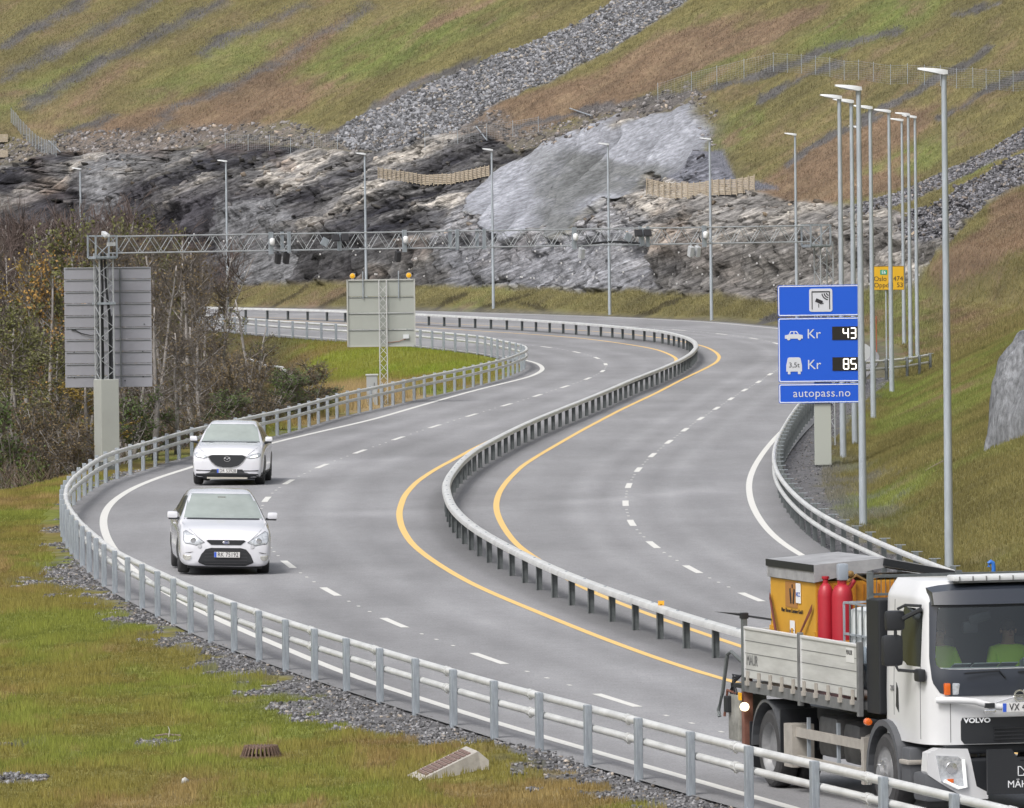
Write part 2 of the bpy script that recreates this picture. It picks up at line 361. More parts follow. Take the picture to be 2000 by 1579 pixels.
# the carriageways are paved from the left rail to the right-hand edge: triangulate between both limits
def zip_curves(a, b):
    """triangulated sheet between two long curves, advancing along whichever next diagonal is shorter"""
    V = np.r_[np.c_[a, np.zeros(len(a))], np.c_[b, np.zeros(len(b))]]; F = []; i = j = 0; na = len(a)
    while i < len(a) - 1 or j < len(b) - 1:
        if i == len(a) - 1: adv = 1
        elif j == len(b) - 1: adv = 0
        else: adv = 0 if np.linalg.norm(a[i + 1] - b[j]) < np.linalg.norm(a[i] - b[j + 1]) else 1
        if adv == 0: F.append((i, na + j, i + 1)); i += 1
        else: F.append((i, na + j, na + j + 1)); j += 1
    return V, np.array(F)
dl, dr = c_dash_l[::2], c_dash_r[::2]
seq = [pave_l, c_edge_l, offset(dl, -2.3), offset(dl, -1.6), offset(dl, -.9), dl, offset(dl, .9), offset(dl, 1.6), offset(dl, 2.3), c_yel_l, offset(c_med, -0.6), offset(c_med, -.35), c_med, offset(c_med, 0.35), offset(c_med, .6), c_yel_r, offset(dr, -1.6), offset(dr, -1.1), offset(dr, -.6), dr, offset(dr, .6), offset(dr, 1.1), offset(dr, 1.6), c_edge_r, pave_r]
shadek = [0.76, 0.93, .87, 1.04, .86, 1.03, .87, 1.03, .88, 0.98, 0.84, .62, 0.50, .64, .86, 0.96, .88, 1.04, .89, 1.04, .89, 1.04, .90, 0.98, 0.78]  # wheel tracks darker; dip at the median paints the shade beneath its beam
VV = []; FF = []; CC = []; off = 0
for k in range(len(seq) - 1):
    V, F = zip_curves(seq[k], seq[k + 1]); na = len(seq[k])
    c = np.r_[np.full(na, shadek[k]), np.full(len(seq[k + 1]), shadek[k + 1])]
    VV.append(V); FF.append(F + off); CC.append(c); off += len(V)
VV = np.vstack(VV); CC = np.concatenate(CC)
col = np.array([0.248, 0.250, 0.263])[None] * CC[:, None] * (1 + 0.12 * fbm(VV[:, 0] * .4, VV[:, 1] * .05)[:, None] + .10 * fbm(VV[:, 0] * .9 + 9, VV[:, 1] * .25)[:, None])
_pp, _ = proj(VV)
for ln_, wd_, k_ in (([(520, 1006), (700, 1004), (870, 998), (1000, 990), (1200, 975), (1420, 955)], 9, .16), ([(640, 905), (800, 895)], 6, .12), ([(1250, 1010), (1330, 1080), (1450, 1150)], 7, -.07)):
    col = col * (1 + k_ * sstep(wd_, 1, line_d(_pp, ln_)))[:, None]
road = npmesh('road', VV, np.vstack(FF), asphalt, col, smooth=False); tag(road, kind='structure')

line_white = mat('white_road_paint', (0.62, 0.62, 0.60), 0.7, noise=0.12, nscale=14)
line_yellow = mat('yellow_road_paint', (0.70, 0.47, 0.17), 0.7, noise=0.10, nscale=14)
def painted(name, cur, w_, material):
    V, F = strip_faces(cur, -w_ / 2, w_ / 2, 0.005)
    return npmesh(name, V, F, material, smooth=False, parent=road)
painted('edge_line', c_edge_l, 0.18, line_white); painted('edge_line', c_edge_r, 0.155, line_white)
painted('centre_line', c_yel_l, 0.15, line_yellow); painted('centre_line', c_yel_r, 0.145, line_yellow)
def dashes(cur, ref, period=12.0, ln=3.4, w_=0.15, per=11.9):
    s0 = np.argmin(np.hypot(*(cur - G(*ref)).T)) * 0.5
    n = len(cur); smax = (n - 1) * 0.5; k = math.floor(-s0 / per)
    fine = MB()
    while True:
        a = s0 + k * per - ln / 2; k += 1
        if a + ln > smax: break
        if a < 0: continue
        q = np.arange(a, a + ln + .01, ln / 6) * 2; seg = np.stack([np.interp(q, np.arange(n), cur[:, j]) for j in (0, 1)], 1)
        painted('lane_dash', seg, w_, line_white)
        for f_ in (.28, .52, .74):
            q = (a + ln + (per - ln) * f_ + np.array([-.13, .13])) * 2; sg = np.stack([np.interp(q, np.arange(n), cur[:, j]) for j in (0, 1)], 1)
            if q[-1] < n: painted('lane_stud', sg, 0.06, line_white)
dashes(c_dash_l, (640, 1156)); dashes(c_dash_r, (1351, 1113), per=11.6)

# =================================================================== GUARD RAILS
def at_arc(cur, s):
    d = np.r_[0, np.cumsum(np.linalg.norm(np.diff(cur, axis=0), axis=1))]
    return np.stack([np.interp(s, d, cur[:, j]) for j in (0, 1)], -1), d[-1]
def rail3(cur, z, off_, step=1.0):
    c = offset(cur, off_); return [(p[0], p[1], z) for p in c]
def place_posts(proto, parent, cur, s0, sp, smin=None, smax=None, name='post'):
    tot = at_arc(cur, 0)[1]; s = s0 % sp; first = True
    t_ = np.gradient(cur, axis=0)
    while s < tot:
        p, _ = at_arc(cur, s); q, _ = at_arc(cur, min(s + .5, tot)); r, _ = at_arc(cur, max(s - .5, 0)); a = math.atan2(q[1] - r[1], q[0] - r[0])
        if p[1] > 60:
            o = proto if first else proto.copy()
            if not first: COL.objects.link(o)
            o.parent = parent; o.location = (p[0], p[1], 0); o.rotation_euler = (0, 0, a); first = False
        s += sp
def arc_of(cur, px):
    i = np.argmin(np.hypot(*(cur - G(*px)).T)); return i * at_arc(cur, 0)[1] / (len(cur) - 1)

def clip(cur, ymin): return cur[cur[:, 1] > ymin] if cur[0, 1] < cur[-1, 1] else cur
# left, double pipe rail
gl_ = thing('guardrail', (0, 0, 0), 0, 'silver guardrail with two pipe rails along the left edge of the road', 'guardrail')
cl = c_rail_l
pm = MB(); pm.tube([(0, 0, -0.3), (0, 0, 0.82)], 0.0, 4)
pm = MB(); pm.cbox((0, 0, 0.31), (0.13, 0.10, 1.02), 0.012); P0 = pm.build('post', galv, gl_)
place_posts(P0, gl_, cl, arc_of(cl, (1046, 1465)), 3.0)
b = MB(); b.tube(rail3(cl, 0.745, 0.105), 0.058, 10); b.build('rail', galv_light, gl_, smooth=50)
b = MB(); b.tube(rail3(cl, 0.49, 0.105), 0.053, 10); b.build('rail', galv_light, gl_, smooth=50)
b = MB(); b.tube([(-.09, 0, 0), (.09, 0, 0)], 0.068, 10); b.box((0, 0, -.072), (.05, .03, .03)); b.box((.06, 0, -.072), (.03, .03, .03))
slv = b.build('sleeve', galv_light, gl_)
s = arc_of(cl, (1046, 1465)) + 1.0; first = True; s = s % 6.0
while s < at_arc(cl, 0)[1] - 2:
    p, _ = at_arc(offset(cl, 0.105), s); q, _ = at_arc(offset(cl, 0.105), s + .5); a = math.atan2(q[1] - p[1], q[0] - p[0])
    if 80 < p[1] < 260:
        for z in (0.745, 0.49):
            o = slv if first else slv.copy()
            if not first: COL.objects.link(o)
            o.parent = gl_; o.location = (p[0], p[1], z); o.rotation_euler = (0, 0, a); first = False
    s += 6.0
# median, one wide rounded beam
gm = thing('guardrail', (0, 0, 0), 0, 'median guardrail with one wide rounded beam on dark posts between the yellow lines', 'guardrail')
pm = MB(); pm.box((0, 0, 0.10), (0.012, 0.09, 0.84)); pm.box((0, .05, 0.10), (0.11, 0.012, 0.84)); pm.box((0, -.05, 0.10), (0.11, 0.012, 0.84))
P1 = pm.build('post', galv_dark, gm); place_posts(P1, gm, c_med, arc_of(c_med, (1086, 1169.5)), 3.0)
b = MB()
V = []; F = []; prof = [(-.10, .48), (-.105, .53), (-.085, .575), (-.04, .592), (.04, .592), (.085, .575), (.105, .53), (.10, .48), (.06, .475), (-.06, .475)]
nn = normals(c_med); n = len(c_med); k = len(prof)
for i in range(n):
    for a, z in prof: V.append((c_med[i, 0] + nn[i, 0] * a, c_med[i, 1] + nn[i, 1] * a, z))
for i in range(n - 1):
    for j in range(k): F.append((i * k + j, i * k + (j + 1) % k, (i + 1) * k + (j + 1) % k, (i + 1) * k + j))
b.add(V, F); b.build('rail', galv_light, gm, smooth=40)
bo = MB(); bo.box((0, 0, .5965), (.16, .035, .008)); bolt0 = bo.build('bolt_plate', galv, gm)
s = 2.0; first = True
while s < at_arc(c_med, 0)[1]:
    p, _ = at_arc(c_med, s); q, _ = at_arc(c_med, s + .5); a = math.atan2(q[1] - p[1], q[0] - p[0])
    if 100 < p[1] < 230:
        o = bolt0 if first else bolt0.copy()
        if not first: COL.objects.link(o)
        o.parent = gm; o.location = (p[0], p[1], 0); o.rotation_euler = (0, 0, a); first = False
    s += 3.0
rf = G(1292, 1250); rb = MB(); rb.box((rf[0], rf[1], .635), (.105, .03, .075)); rb.box((rf[0], rf[1], .602), (.03, .03, .03))
amber = mat('amber_reflector', (0.75, 0.38, 0.03), 0.3); rb.build('reflector', amber, gm)
# right, double pipe rail with its far end turned into the bank
end = np.array([G(1735, 744), G(1775, 739), G(1818, 731)])
cr = resample(np.vstack([c_rail_r[:-2], end]), 1.0, 1.5)
gr = thing('guardrail', (0, 0, 0), 0, 'silver double pipe guardrail on the right that ends in the grass bank', 'guardrail')
pm = MB(); pm.cbox((0, 0, 0.25), (0.10, 0.10, 1.1), 0.01); P2 = pm.build('post', galv_dark, gr)
place_posts(P2, gr, cr, arc_of(cr, (1622, 1079)), 3.0)
b = MB(); b.tube(rail3(cr, 0.72, -0.115), 0.055, 10); b.build('rail', galv_light, gr, smooth=50)
b = MB(); b.tube(rail3(cr, 0.44, -0.115), 0.05, 10); b.build('rail', galv_light, gr, smooth=50)
bk = MB(); bk.box((0, -.02, .80), (.03, .22, .015)); bk0 = bk.build('bracket', galv, gr)
place_posts(bk0, gr, cr, arc_of(cr, (1622, 1079)), 3.0)

# =================================================================== LEFT AND NEAR GROUND
soil = mat('grassy_ground', rough=0.95, attr='ground_colour', noise=0.45, nscale=2.2, bump=0.05, bscale=9.0, detail=9.0, spec=0.15)
def interp_curve_sd(P, cur):
    """signed distance from polyline (positive to the LEFT of travel)"""
    best = np.full(len(P), 1e9); sg = np.ones(len(P))
    for a, b_ in zip(cur[:-1], cur[1:]):
        e = b_ - a; w_ = P - a; t = np.clip((w_ @ e) / (e @ e), 0, 1); q = w_ - t[:, None] * e
        d = np.hypot(q[:, 0], q[:, 1]); m_ = d < best
        cr_ = e[0] * w_[:, 1] - e[1] * w_[:, 0]
        best[m_] = d[m_]; sg[m_] = np.where(cr_[m_] > 0, 1, -1)
    return best * sg
def lowland_z(X, Y, t):
    far = sstep(222, 252, Y)
    amt = 0.9 + 2.8 * sstep(-7.5, -14, X)
    z = -0.03 - far * sstep(0.8, 8, t) * amt - 0.02 * np.clip(t, 0, 30) * (1 - far)
    z -= 1.6 * sstep(9, 24, t) * (1 - far) * sstep(-16, -11, -0.0 * X + X * 0 - 12) * 0
    hump = 0.16 * fbm(X * .22, Y * .06) + 0.07 * fbm(X * .9, Y * .35 + 9) + .025 * fbm(X * 3.5, Y * 2.0)
    z += hump * sstep(0.4, 2.0, t) + .012 * fbm(X * 5, Y * 5) * sstep(0, .5, t)
    gx_, gy_ = G(925, 1488); z += .30 * np.exp(-((X - gx_ - .1) / .75) ** 2 - ((Y - gy_) / 2.2) ** 2)
    z = np.where(t < -.1, -0.03 - 0.25 * sstep(-.1, -0.6, t), z)
    return z
def grass_colour(X, Y, Z, brown, bright):
    n1 = fbm(X * .35, Y * .12, Z * .35, 5); n2 = fbm(X * 1.1 + 40, Y * .4, Z * 1.1, 4); n3 = fbm(X * .15 - 20, Y * .05, 3, 3)
    olive = np.array([0.158, 0.143, 0.040]); green = np.array([0.140, 0.160, 0.034]); rust = np.array([0.172, 0.126, 0.052]); straw = np.array([0.24, 0.19, 0.085])
    a = sstep(-.15, .4, 1.5 * n1 + .7 * n2 + bright)[:, None]; c = olive * (1 - a) + green * a
    r = sstep(-.05, .35, -n1 * .6 + n3 * 1.1 + n2 * .7 + brown)[:, None]; c = c * (1 - r) + rust * r
    s_ = sstep(.25, .6, n2 + .4 * n3 + brown * .4)[:, None] * .6; return c * (1 - s_) + straw * s_
xs = np.r_[np.arange(-60, -20, 1.0), np.arange(-20, 10.01, 0.22)]; ys = np.r_[np.arange(60, 104, 1.0), np.arange(104, 250, 0.45), np.arange(250, 440.1, 0.8)]
gx, gy = np.meshgrid(xs, ys); P = np.c_[gx.ravel(), gy.ravel()]
T = interp_curve_sd(P, c_rail_l[::2])
Z = lowland_z(P[:, 0], P[:, 1], T)
nx, ny = len(xs), len(ys); idx = np.arange(nx * ny).reshape(ny, nx)
F = np.stack([idx[:-1, :-1], idx[:-1, 1:], idx[1:, 1:], idx[1:, :-1]], -1).reshape(-1, 4)
keep = (T[F] > -1.6).any(1); F = F[keep]
V3 = np.c_[P, Z]; PP, _ = proj(V3)
c = grass_colour(P[:, 0], P[:, 1], 0 * Z, -.05, .12)
gn = fbm(P[:, 0] * .5, P[:, 1] * .25, 2, 4)
grav = np.array([0.135, 0.135, 0.142])[None] * (1 + .5 * fbm(P[:, 0] * 6, P[:, 1] * 6, 1, 2))[:, None]
g = sstep(1.1, .5, T + .9 * sstep(172, 192, P[:, 1]) + gn * 1.4 + 1.1 * fbm(P[:, 0] * 3, P[:, 1] * 1.6, 5, 3))[:, None]
c = c * (1 - g) + grav * g
for (cx, cy, rx, ry) in ((620, 1288, 130, 22), (230, 1195, 70, 12), (0, 1520, 60, 9), (300, 1452, 40, 5), (1000, 1545, 60, 14), (30, 1455, 70, 5)):
    q = ((PP[:, 0] - cx) / rx) ** 2 + ((PP[:, 1] - cy) / ry) ** 2
    k = (sstep(1.0, .2, q + gn * 3.5 + 2.0 * fbm(P[:, 0] * 3, P[:, 1] * 2, 4, 3)) * .6)[:, None]; c = c * (1 - k) + grav * k * .9
tan_ = sstep(1.2, .3, ((PP[:, 0] - 720) / 170) ** 2 + ((PP[:, 1] - 785) / 42) ** 2 + gn)[:, None]; c = c * (1 - tan_) + np.array([.26, .20, .11]) * tan_
br = sstep(1.2, .3, ((PP[:, 0] - 800) / 260) ** 2 + ((PP[:, 1] - 705) / 38) ** 2 + gn)[:, None] * .6; c = c * (1 - br) + np.array([.15, .20, .02]) * br
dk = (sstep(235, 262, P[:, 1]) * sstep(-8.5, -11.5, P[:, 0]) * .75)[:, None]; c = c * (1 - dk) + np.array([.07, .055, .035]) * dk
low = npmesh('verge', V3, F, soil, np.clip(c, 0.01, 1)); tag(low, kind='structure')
LOW_T, LOW_P, LOW_Z = T, P, Z
bvh_low = BVHTree.FromPolygons([tuple(v) for v in V3.tolist()], [tuple(f) for f in F.tolist()])
def low_at(px, py):
    h = bvh_low.ray_cast(Vector((0, 0, CAM_H)), ray(px, py)); return h[0]
gb = MB(); gb.add([(-3000, -200, -4.2), (3000, -200, -4.2), (3000, 6000, -4.2), (-3000, 6000, -4.2)], [(0, 1, 2, 3)])
gsheet = gb.build('ground', mat('valley_floor', (0.075, 0.07, 0.035), 0.95, noise=0.4, nscale=0.3)); tag(gsheet, kind='structure')
# =================================================================== HILLSIDE (cutting, rock face, talus, grass)
c_hill = curve(EDGE_R, 1.0, 3.5, 60, 200)
base = offset(c_hill, 0.72)
dist_near = 0
# non uniform arc sampling: coarse where the camera never looks, fine on the visible rock face
L_tot = at_arc(base, 0)[1]
dd = np.r_[0, np.cumsum(np.linalg.norm(np.diff(base, axis=0), axis=1))]
i390 = dd[np.argmin(abs(base[:, 1] - 385) + (base[:, 0] < 5) * 999)]
i140 = dd[np.argmin(abs(base[:, 1] - 150))]
iend = dd[np.argmin(abs(base[:, 0] + 33))]
us = np.r_[np.arange(0, i140, 2.0), np.arange(i140, i390, 0.42), np.arange(i390, iend, 0.17), np.arange(iend, L_tot, 1.5)]
ts = np.r_[np.arange(0, 2, .25), np.arange(2, 24, 0.14), np.arange(24, 60, 0.35), np.arange(60, 130, 3.0)]
bp_, _ = at_arc(base, us)
nb = normals(resample(base, 1.0, 8.0)); sb = np.linspace(0, L_tot, len(nb))
nbu = np.stack([np.interp(us, sb, nb[:, j]) for j in (0, 1)], 1); nbu /= np.linalg.norm(nbu, axis=1)[:, None]
nu, nt_ = len(us), len(ts)
UU, TT = np.meshgrid(us, ts, indexing='ij')
BX = bp_[:, 0][:, None] + nbu[:, 0][:, None] * TT; BY = bp_[:, 1][:, None] + nbu[:, 1][:, None] * TT
kfar = sstep(i390 - 45, i390 + 25, UU)           # 0 on the near right bank, 1 along the rock cutting
left = sstep(iend - 45, iend - 5, UU)            # the far left where the cut face is taller
def prof(t, pts): return np.interp(t, [p[0] for p in pts], [p[1] for p in pts])
wob = 1.1 * fbm(UU * .07, TT * 0 + 3, 0, 3)
zn = prof(TT, [(0, 0), (2.2, .05), (8, 2.7), (20, 9.2), (60, 36), (130, 75)])
zf = prof(TT + wob, [(0, -.02), (.5, 0), (5.6, 1.15), (6.3, 1.45), (7.5, 4.1), (10.5, 5.6), (14.5, 7.4), (60, 36.0), (130, 76)])
zl = prof(TT + wob, [(0, -.02), (.5, 0), (5.6, 1.2), (6.3, 1.7), (7.9, 6.0), (10.5, 7.9), (14.5, 9.2), (60, 37), (130, 76)])
Zh = zn * (1 - kfar) + (zf * (1 - left) + zl * left) * kfar
# rock body mask in slope coordinates, for relief
X0, Y0, Z0 = BX.ravel(), BY.ravel(), Zh.ravel()
PPh, _ = proj(np.c_[X0, Y0, Z0])
XN = X0; 
jx = 10 * fbm(XN * .5, Z0 * .5, Y0 * .1, 3)
PJ = PPh + np.c_[jx, 7 * fbm(XN * .7 + 9, Z0 * .7, Y0 * .1, 3)]
ROCK = [(-900, 330), (0, 318), (150, 300), (270, 298), (400, 288), (550, 283), (650, 296), (740, 300), (850, 268), (960, 262), (1010, 300), (1100, 282), (1230, 240), (1355, 203), (1380, 232), (1385, 300), (1430, 345), (1475, 380), (1560, 396), (1640, 398), (1710, 405), (1790, 428), (1880, 372), (2010, 305), (2010, 352), (1920, 402), (1870, 455), (1820, 500), (1790, 560), (1690, 566), (1640, 604), (1500, 592), (1400, 578), (1250, 570), (1100, 566), (900, 560), (700, 556), (480, 556), (300, 590), (-900, 620)]
NETG = [(925, 372), (985, 322), (1060, 288), (1230, 238), (1355, 205), (1378, 235), (1372, 300), (1330, 330), (1262, 352), (1235, 385), (1180, 410), (1080, 452), (985, 470), (930, 430)]
TALUS = [(655, 272), (690, 240), (760, 208), (930, 128), (1080, 72), (1225, -5), (1345, -5), (1200, 92), (1050, 168), (960, 205), (870, 272), (800, 292), (690, 290)]
CH2 = [(1780, 436), (1880, 372), (1960, 330), (2010, 305), (2010, 352), (1920, 402), (1850, 455), (1790, 478)]
CH1 = [(1655, 408), (1760, 376), (1850, 338), (1940, 290), (2010, 246), (2010, 292), (1930, 322), (1850, 362), (1760, 398), (1680, 425)]
sd_rock = poly_sd(PJ, ROCK); sd_net = poly_sd(PJ, NETG); sd_tal = poly_sd(PJ, TALUS); sd_c2 = poly_sd(PJ, CH2); sd_c1 = poly_sd(PJ, CH1)
farm = kfar.ravel() > 0.02
rock = np.where(X0 > 20.5, 0, sstep(6, -6, sd_rock)); rock = np.where(Y0 > 330, sstep(6, -6, sd_rock), 0)
fa_, fc_ = X0 * .68 + Z0 * .73, Z0 * .68 - X0 * .73
fl_ = 1 - 2.2 * np.abs(fbm(fa_ * .22 + 5, fc_ * .95, 3 + 0 * X0, 5, .6)); fl2_ = fbm(fa_ * .5 + 15, fc_ * 2.6, 6 + 0 * X0, 4, .6)
net = sstep(3, -3, sd_net + 34 * fbm(fa_ * .25, fc_ * 1.1, 2 + 0 * X0, 4)) * (Y0 > 330); tal = sstep(6, -5, sd_tal) * (Y0 > 330)
chu = np.maximum(sstep(5, -5, sd_c2), sstep(5, -5, sd_c1)) * (Y0 > 250)
NX = np.repeat(nbu[:, 0], nt_); NY = np.repeat(nbu[:, 1], nt_)
# strata: beds dip to the left in view
s_al = X0 * .93 + Z0 * .36; s_ac = Z0 * .93 - X0 * .33 + .25 * fbm(X0 * .12, Z0 * .2, Y0 * .1, 3) * 4
bedL = fbm(s_al * .11 + 3, s_ac * 1.0, Y0 * .06, 4, .5)
bed = fbm(s_al * .22, s_ac * 1.7, Y0 * .12, 5, .6); bed2 = fbm(s_al * .9 + 30, s_ac * 4.5, Y0 * .4, 3, .6)
step_ = np.round(s_ac * 1.6 + 1.2 * bed) / 1.6
big = fbm(X0 * .16, Z0 * .22, Y0 * .05 + 4, 4)
def blocks(a_, b_, sa, sb, seed, j=.8):
    ia = np.floor(a_ * sa + j * fbm(a_ * sa * .6, b_ * sb * .6, seed, 3)).astype(int); ib = np.floor(b_ * sb + .6 * ia % 1 + j * fbm(a_ * sa * .4 + 9, b_ * sb * .5, seed + 3, 3)).astype(int)
    return _val[_perm[_perm[(ia + seed) & 255] + (ib & 255)]]
blk = .6 * blocks(s_al, s_ac, .35, 1.1, 1) + .4 * blocks(s_al, s_ac, .8, 2.3, 5)
crk = sstep(.07, .0, np.abs(fbm(s_al * .28, s_ac * 1.9, 3 + 0 * s_al, 4, .6))) ; crk = np.maximum(crk, .8 * sstep(.06, 0, np.abs(fbm(s_al * .5 + 40, s_ac * 2.6, 5 + 0 * s_al, 4, .6))))
ridged = 1 - 2 * np.abs(fbm(s_al * .5 + 7, s_ac * 1.1, Y0 * .2, 4, .55))
face = rock * (1 - net)
vert = sstep(4.6, 3.2, Z0) * face
cols_ = fbm(X0 * .9, Z0 * .25, Y0 * .4, 4, .6)
disp = face * (1.0 * big + .42 * blk - .30 * crk + .45 * bed + .26 * ridged + .12 * bed2 + .42 * (step_ - s_ac)) * (1 - .45 * vert) + vert * (.40 * blocks(X0, Z0, .9, .7, 9) - .3 * crk + .8 * cols_ + .5 * fbm(X0 * 2.6, Z0 * 2.2, Y0, 3))
disp += net * (.7 * fbm(s_al * .30, s_ac * .5, 8, 4) + .55 * fl_ + .22 * fl2_) + .15 * net
dz = face * (.26 * bed + .2 * ridged + .10 * blk - .10 * crk) + tal * (.20 * fbm(X0 * 1.4, Z0 * 1.4, Y0, 3) + .10 * fbm(X0 * 5, Z0 * 5, Y0, 2)) + chu * .28 * fbm(X0 * 3, Z0 * 3, Y0 * 2, 3)
gr_m = (1 - np.maximum(rock, np.maximum(tal, chu)))
streak = fbm((X0 * .86 + Z0 * .5) * .25, (Z0 * .86 - X0 * .5) * 1.3, Y0 * .02, 4)
edge_t = sstep(.6, 3.0, TT.ravel())
dz += gr_m * edge_t * (.22 * streak + .06 * fbm(X0 * 1.8, Y0 * 1.8, Z0, 3) + .02 * fbm(X0 * 6, Y0 * 4, Z0, 2))
lim = sstep(.8, 4.5, TT.ravel())
Xh = X0 - NX * disp * lim; Yh = Y0 - NY * disp * lim; Zz = Z0 + dz * lim - 0.035 * (TT.ravel() < .3)
# netted boulder bulging out of the near right bank is built on its own
# ---------------- colours
q = PPh
gstr = fbm((X0 * .88 + Z0 * .47) * .16, (Z0 * .88 - X0 * .47) * .75, Y0 * .03, 5)
gfin = fbm((X0 * .88 + Z0 * .47) * .7 + 11, (Z0 * .88 - X0 * .47) * 2.6, Y0 * .2, 4)
gbig = fbm(X0 * .07 + 3, Z0 * .16, Y0 * .01, 3)
def blob(cx, cy, rx, ry, ang=0.0):
    dx, dy = q[:, 0] - cx, -(q[:, 1] - cy); a = R_(ang); u_, v_ = dx * math.cos(a) + dy * math.sin(a), -dx * math.sin(a) + dy * math.cos(a)
    return sstep(1.6, .1, (u_ / rx) ** 2 + (v_ / ry) ** 2 + .8 * gstr)
brown = .25 * gbig - .03
for bl in ((380, 235, 290, 48, 14), (1020, 225, 180, 38, 20), (1280, 130, 220, 42, 26), (1660, 300, 190, 40, 26), (560, 120, 150, 20, 34), (1600, 380, 190, 26, 10), (1900, 500, 90, 40, 30), (1990, 430, 60, 60, 40), (1500, 60, 120, 20, 25)): brown = brown + .75 * blob(*bl)
brown = brown - .12 * (Y0 < 330); bright = .05 + .12 * (Y0 < 330) + 0 * brown
for bl in ((80, 170, 160, 32, 28), (420, 130, 180, 36, 22), (700, 110, 200, 48, 26), (900, 60, 180, 30, 25), (1700, 50, 190, 40, 20), (1400, 110, 200, 28, 25), (1760, 330, 130, 36, 30), (1430, 255, 110, 40, 30), (1200, 40, 70, 20, 30), (1750, 640, 90, 150, 0), (1900, 330, 70, 22, 35)): bright = bright + .55 * blob(*bl)
A = lambda *v: np.array(v)
olive, green, rust, straw = A(.135, .120, .044), A(.120, .147, .036), A(.150, .102, .064), A(.21, .155, .095)
a = sstep(-.1, .55, gstr * 1.1 + gfin * .7 + bright - .15)[:, None]; c = olive * (1 - a) + green * a
r = sstep(-.02, .60, brown + .5 * gfin + .65 * gstr + .10 * (Y0 > 330))[:, None]; c = c * (1 - r) + rust * r
s_ = sstep(.2, .7, gfin + .3 * brown)[:, None] * .45; c = c * (1 - s_) + straw * s_; st2_ = fbm((X0 * .88 + Z0 * .47) * .45 + 31, (Z0 * .88 - X0 * .47) * 3.4, Y0 * .15, 5, .6); c = c * (1 + .55 * st2_ + .30 * gstr)[:, None]; hz_ = .12 * sstep(300, 460, Y0)[:, None]; c = c * (1 - hz_) + A(.17, .16, .15) * hz_  # ends with distance haze mixed into the far grass colour
GRV = A(.092, .090, .094)
gn = fbm(X0 * 1.3, Z0 * 1.3, Y0 * .4, 3)
BANDS = [([(-5, 95), (60, 62), (154, 10), (175, -5)], 11), ([(-5, 156), (70, 122), (147, 87), (230, 40), (310, -5)], 10), ([(52, 212), (140, 154), (200, 118), (262, 91), (350, 49), (440, 0)], 12),
         ([(395, 105), (450, 72), (525, 45), (600, 10)], 8), ([(270, 272), (350, 210), (455, 165), (560, 115), (665, 50), (720, 10)], 8), ([(130, 262), (227, 227)], 7), ([(640, 272), (740, 210), (830, 158), (930, 118)], 10),
         ([(1010, 246), (1200, 205), (1420, 170), (1560, 120), (1640, 92), (1760, 60)], 8), ([(1480, 199), (1575, 152), (1640, 128)], 9), ([(1683, 226), (1781, 183), (1828, 152), (1892, 120), (1930, 95)], 9),
         ([(1540, 318), (1590, 285), (1648, 259), (1720, 225)], 9), ([(1830, 232), (1880, 212), (1939, 174), (2005, 148)], 8), ([(1120, 265), (1250, 215), (1330, 190)], 8), ([(1860, 30), (1960, 0)], 6), ([(1640, 640), (1600, 620), (1545, 612), (1490, 630)], 8)]
for ln, wd in BANDS:
    d = line_d(PJ, ln); g = (sstep(wd * 1.15, wd * .35, d + 8 * gn + 4 * gfin) * (Y0 > 330) * .92)[:, None]; c = c * (1 - g) + (GRV * (1 + .55 * gfin[:, None])) * g
# small dark diagonal streaks in the grass bank beside the far road
for ln in ([(530, 600), (575, 575), (600, 562)], [(620, 600), (680, 575)], [(850, 603), (905, 576)], [(930, 607), (1030, 575)], [(1060, 606), (1010, 590)], [(1240, 618), (1350, 575)]):
    d = line_d(PJ, ln); g = (sstep(6, 1, d + 5 * gn) * (Y0 > 330) * .75)[:, None]; c = c * (1 - g) + A(.035, .03, .02) * g
# rubbly border above the rock
bord = (sstep(42, 4, np.abs(sd_rock - 12) + 20 * gn) * (1 - rock) * (Y0 > 330) * sstep(1500, 1250, q[:, 0]) * sstep(520, 440, q[:, 1]) * .8)[:, None]
c = c * (1 - bord) + A(.125, .115, .11) * (1 + .4 * gfin[:, None]) * bord
# rock
tone = 1.3 * bedL + bed * .6 + .25 * bed2 + .4 * big + .2 * ridged
rk = A(.026, .026, .032) + (A(.125, .123, .124) - A(.026, .026, .032)) * sstep(-.45, .45, tone)[:, None]
lt = sstep(.18, .60, 1.2 * bedL + .7 * bed + .4 * bed2 + .1 * ridged)[:, None]; rk = rk * (1 - lt) + A(.32, .30, .275) * lt
wr = sstep(.15, .5, fbm(X0 * .2 + 5, Z0 * .3, 7, 3) + .3 * bed)[:, None] * .55; rk = rk * (1 - wr) + rk * A(1.35, .95, .72) * wr
rk = rk * (1 + .30 * blk[:, None]); rk = rk * (1 - .72 * crk[:, None])
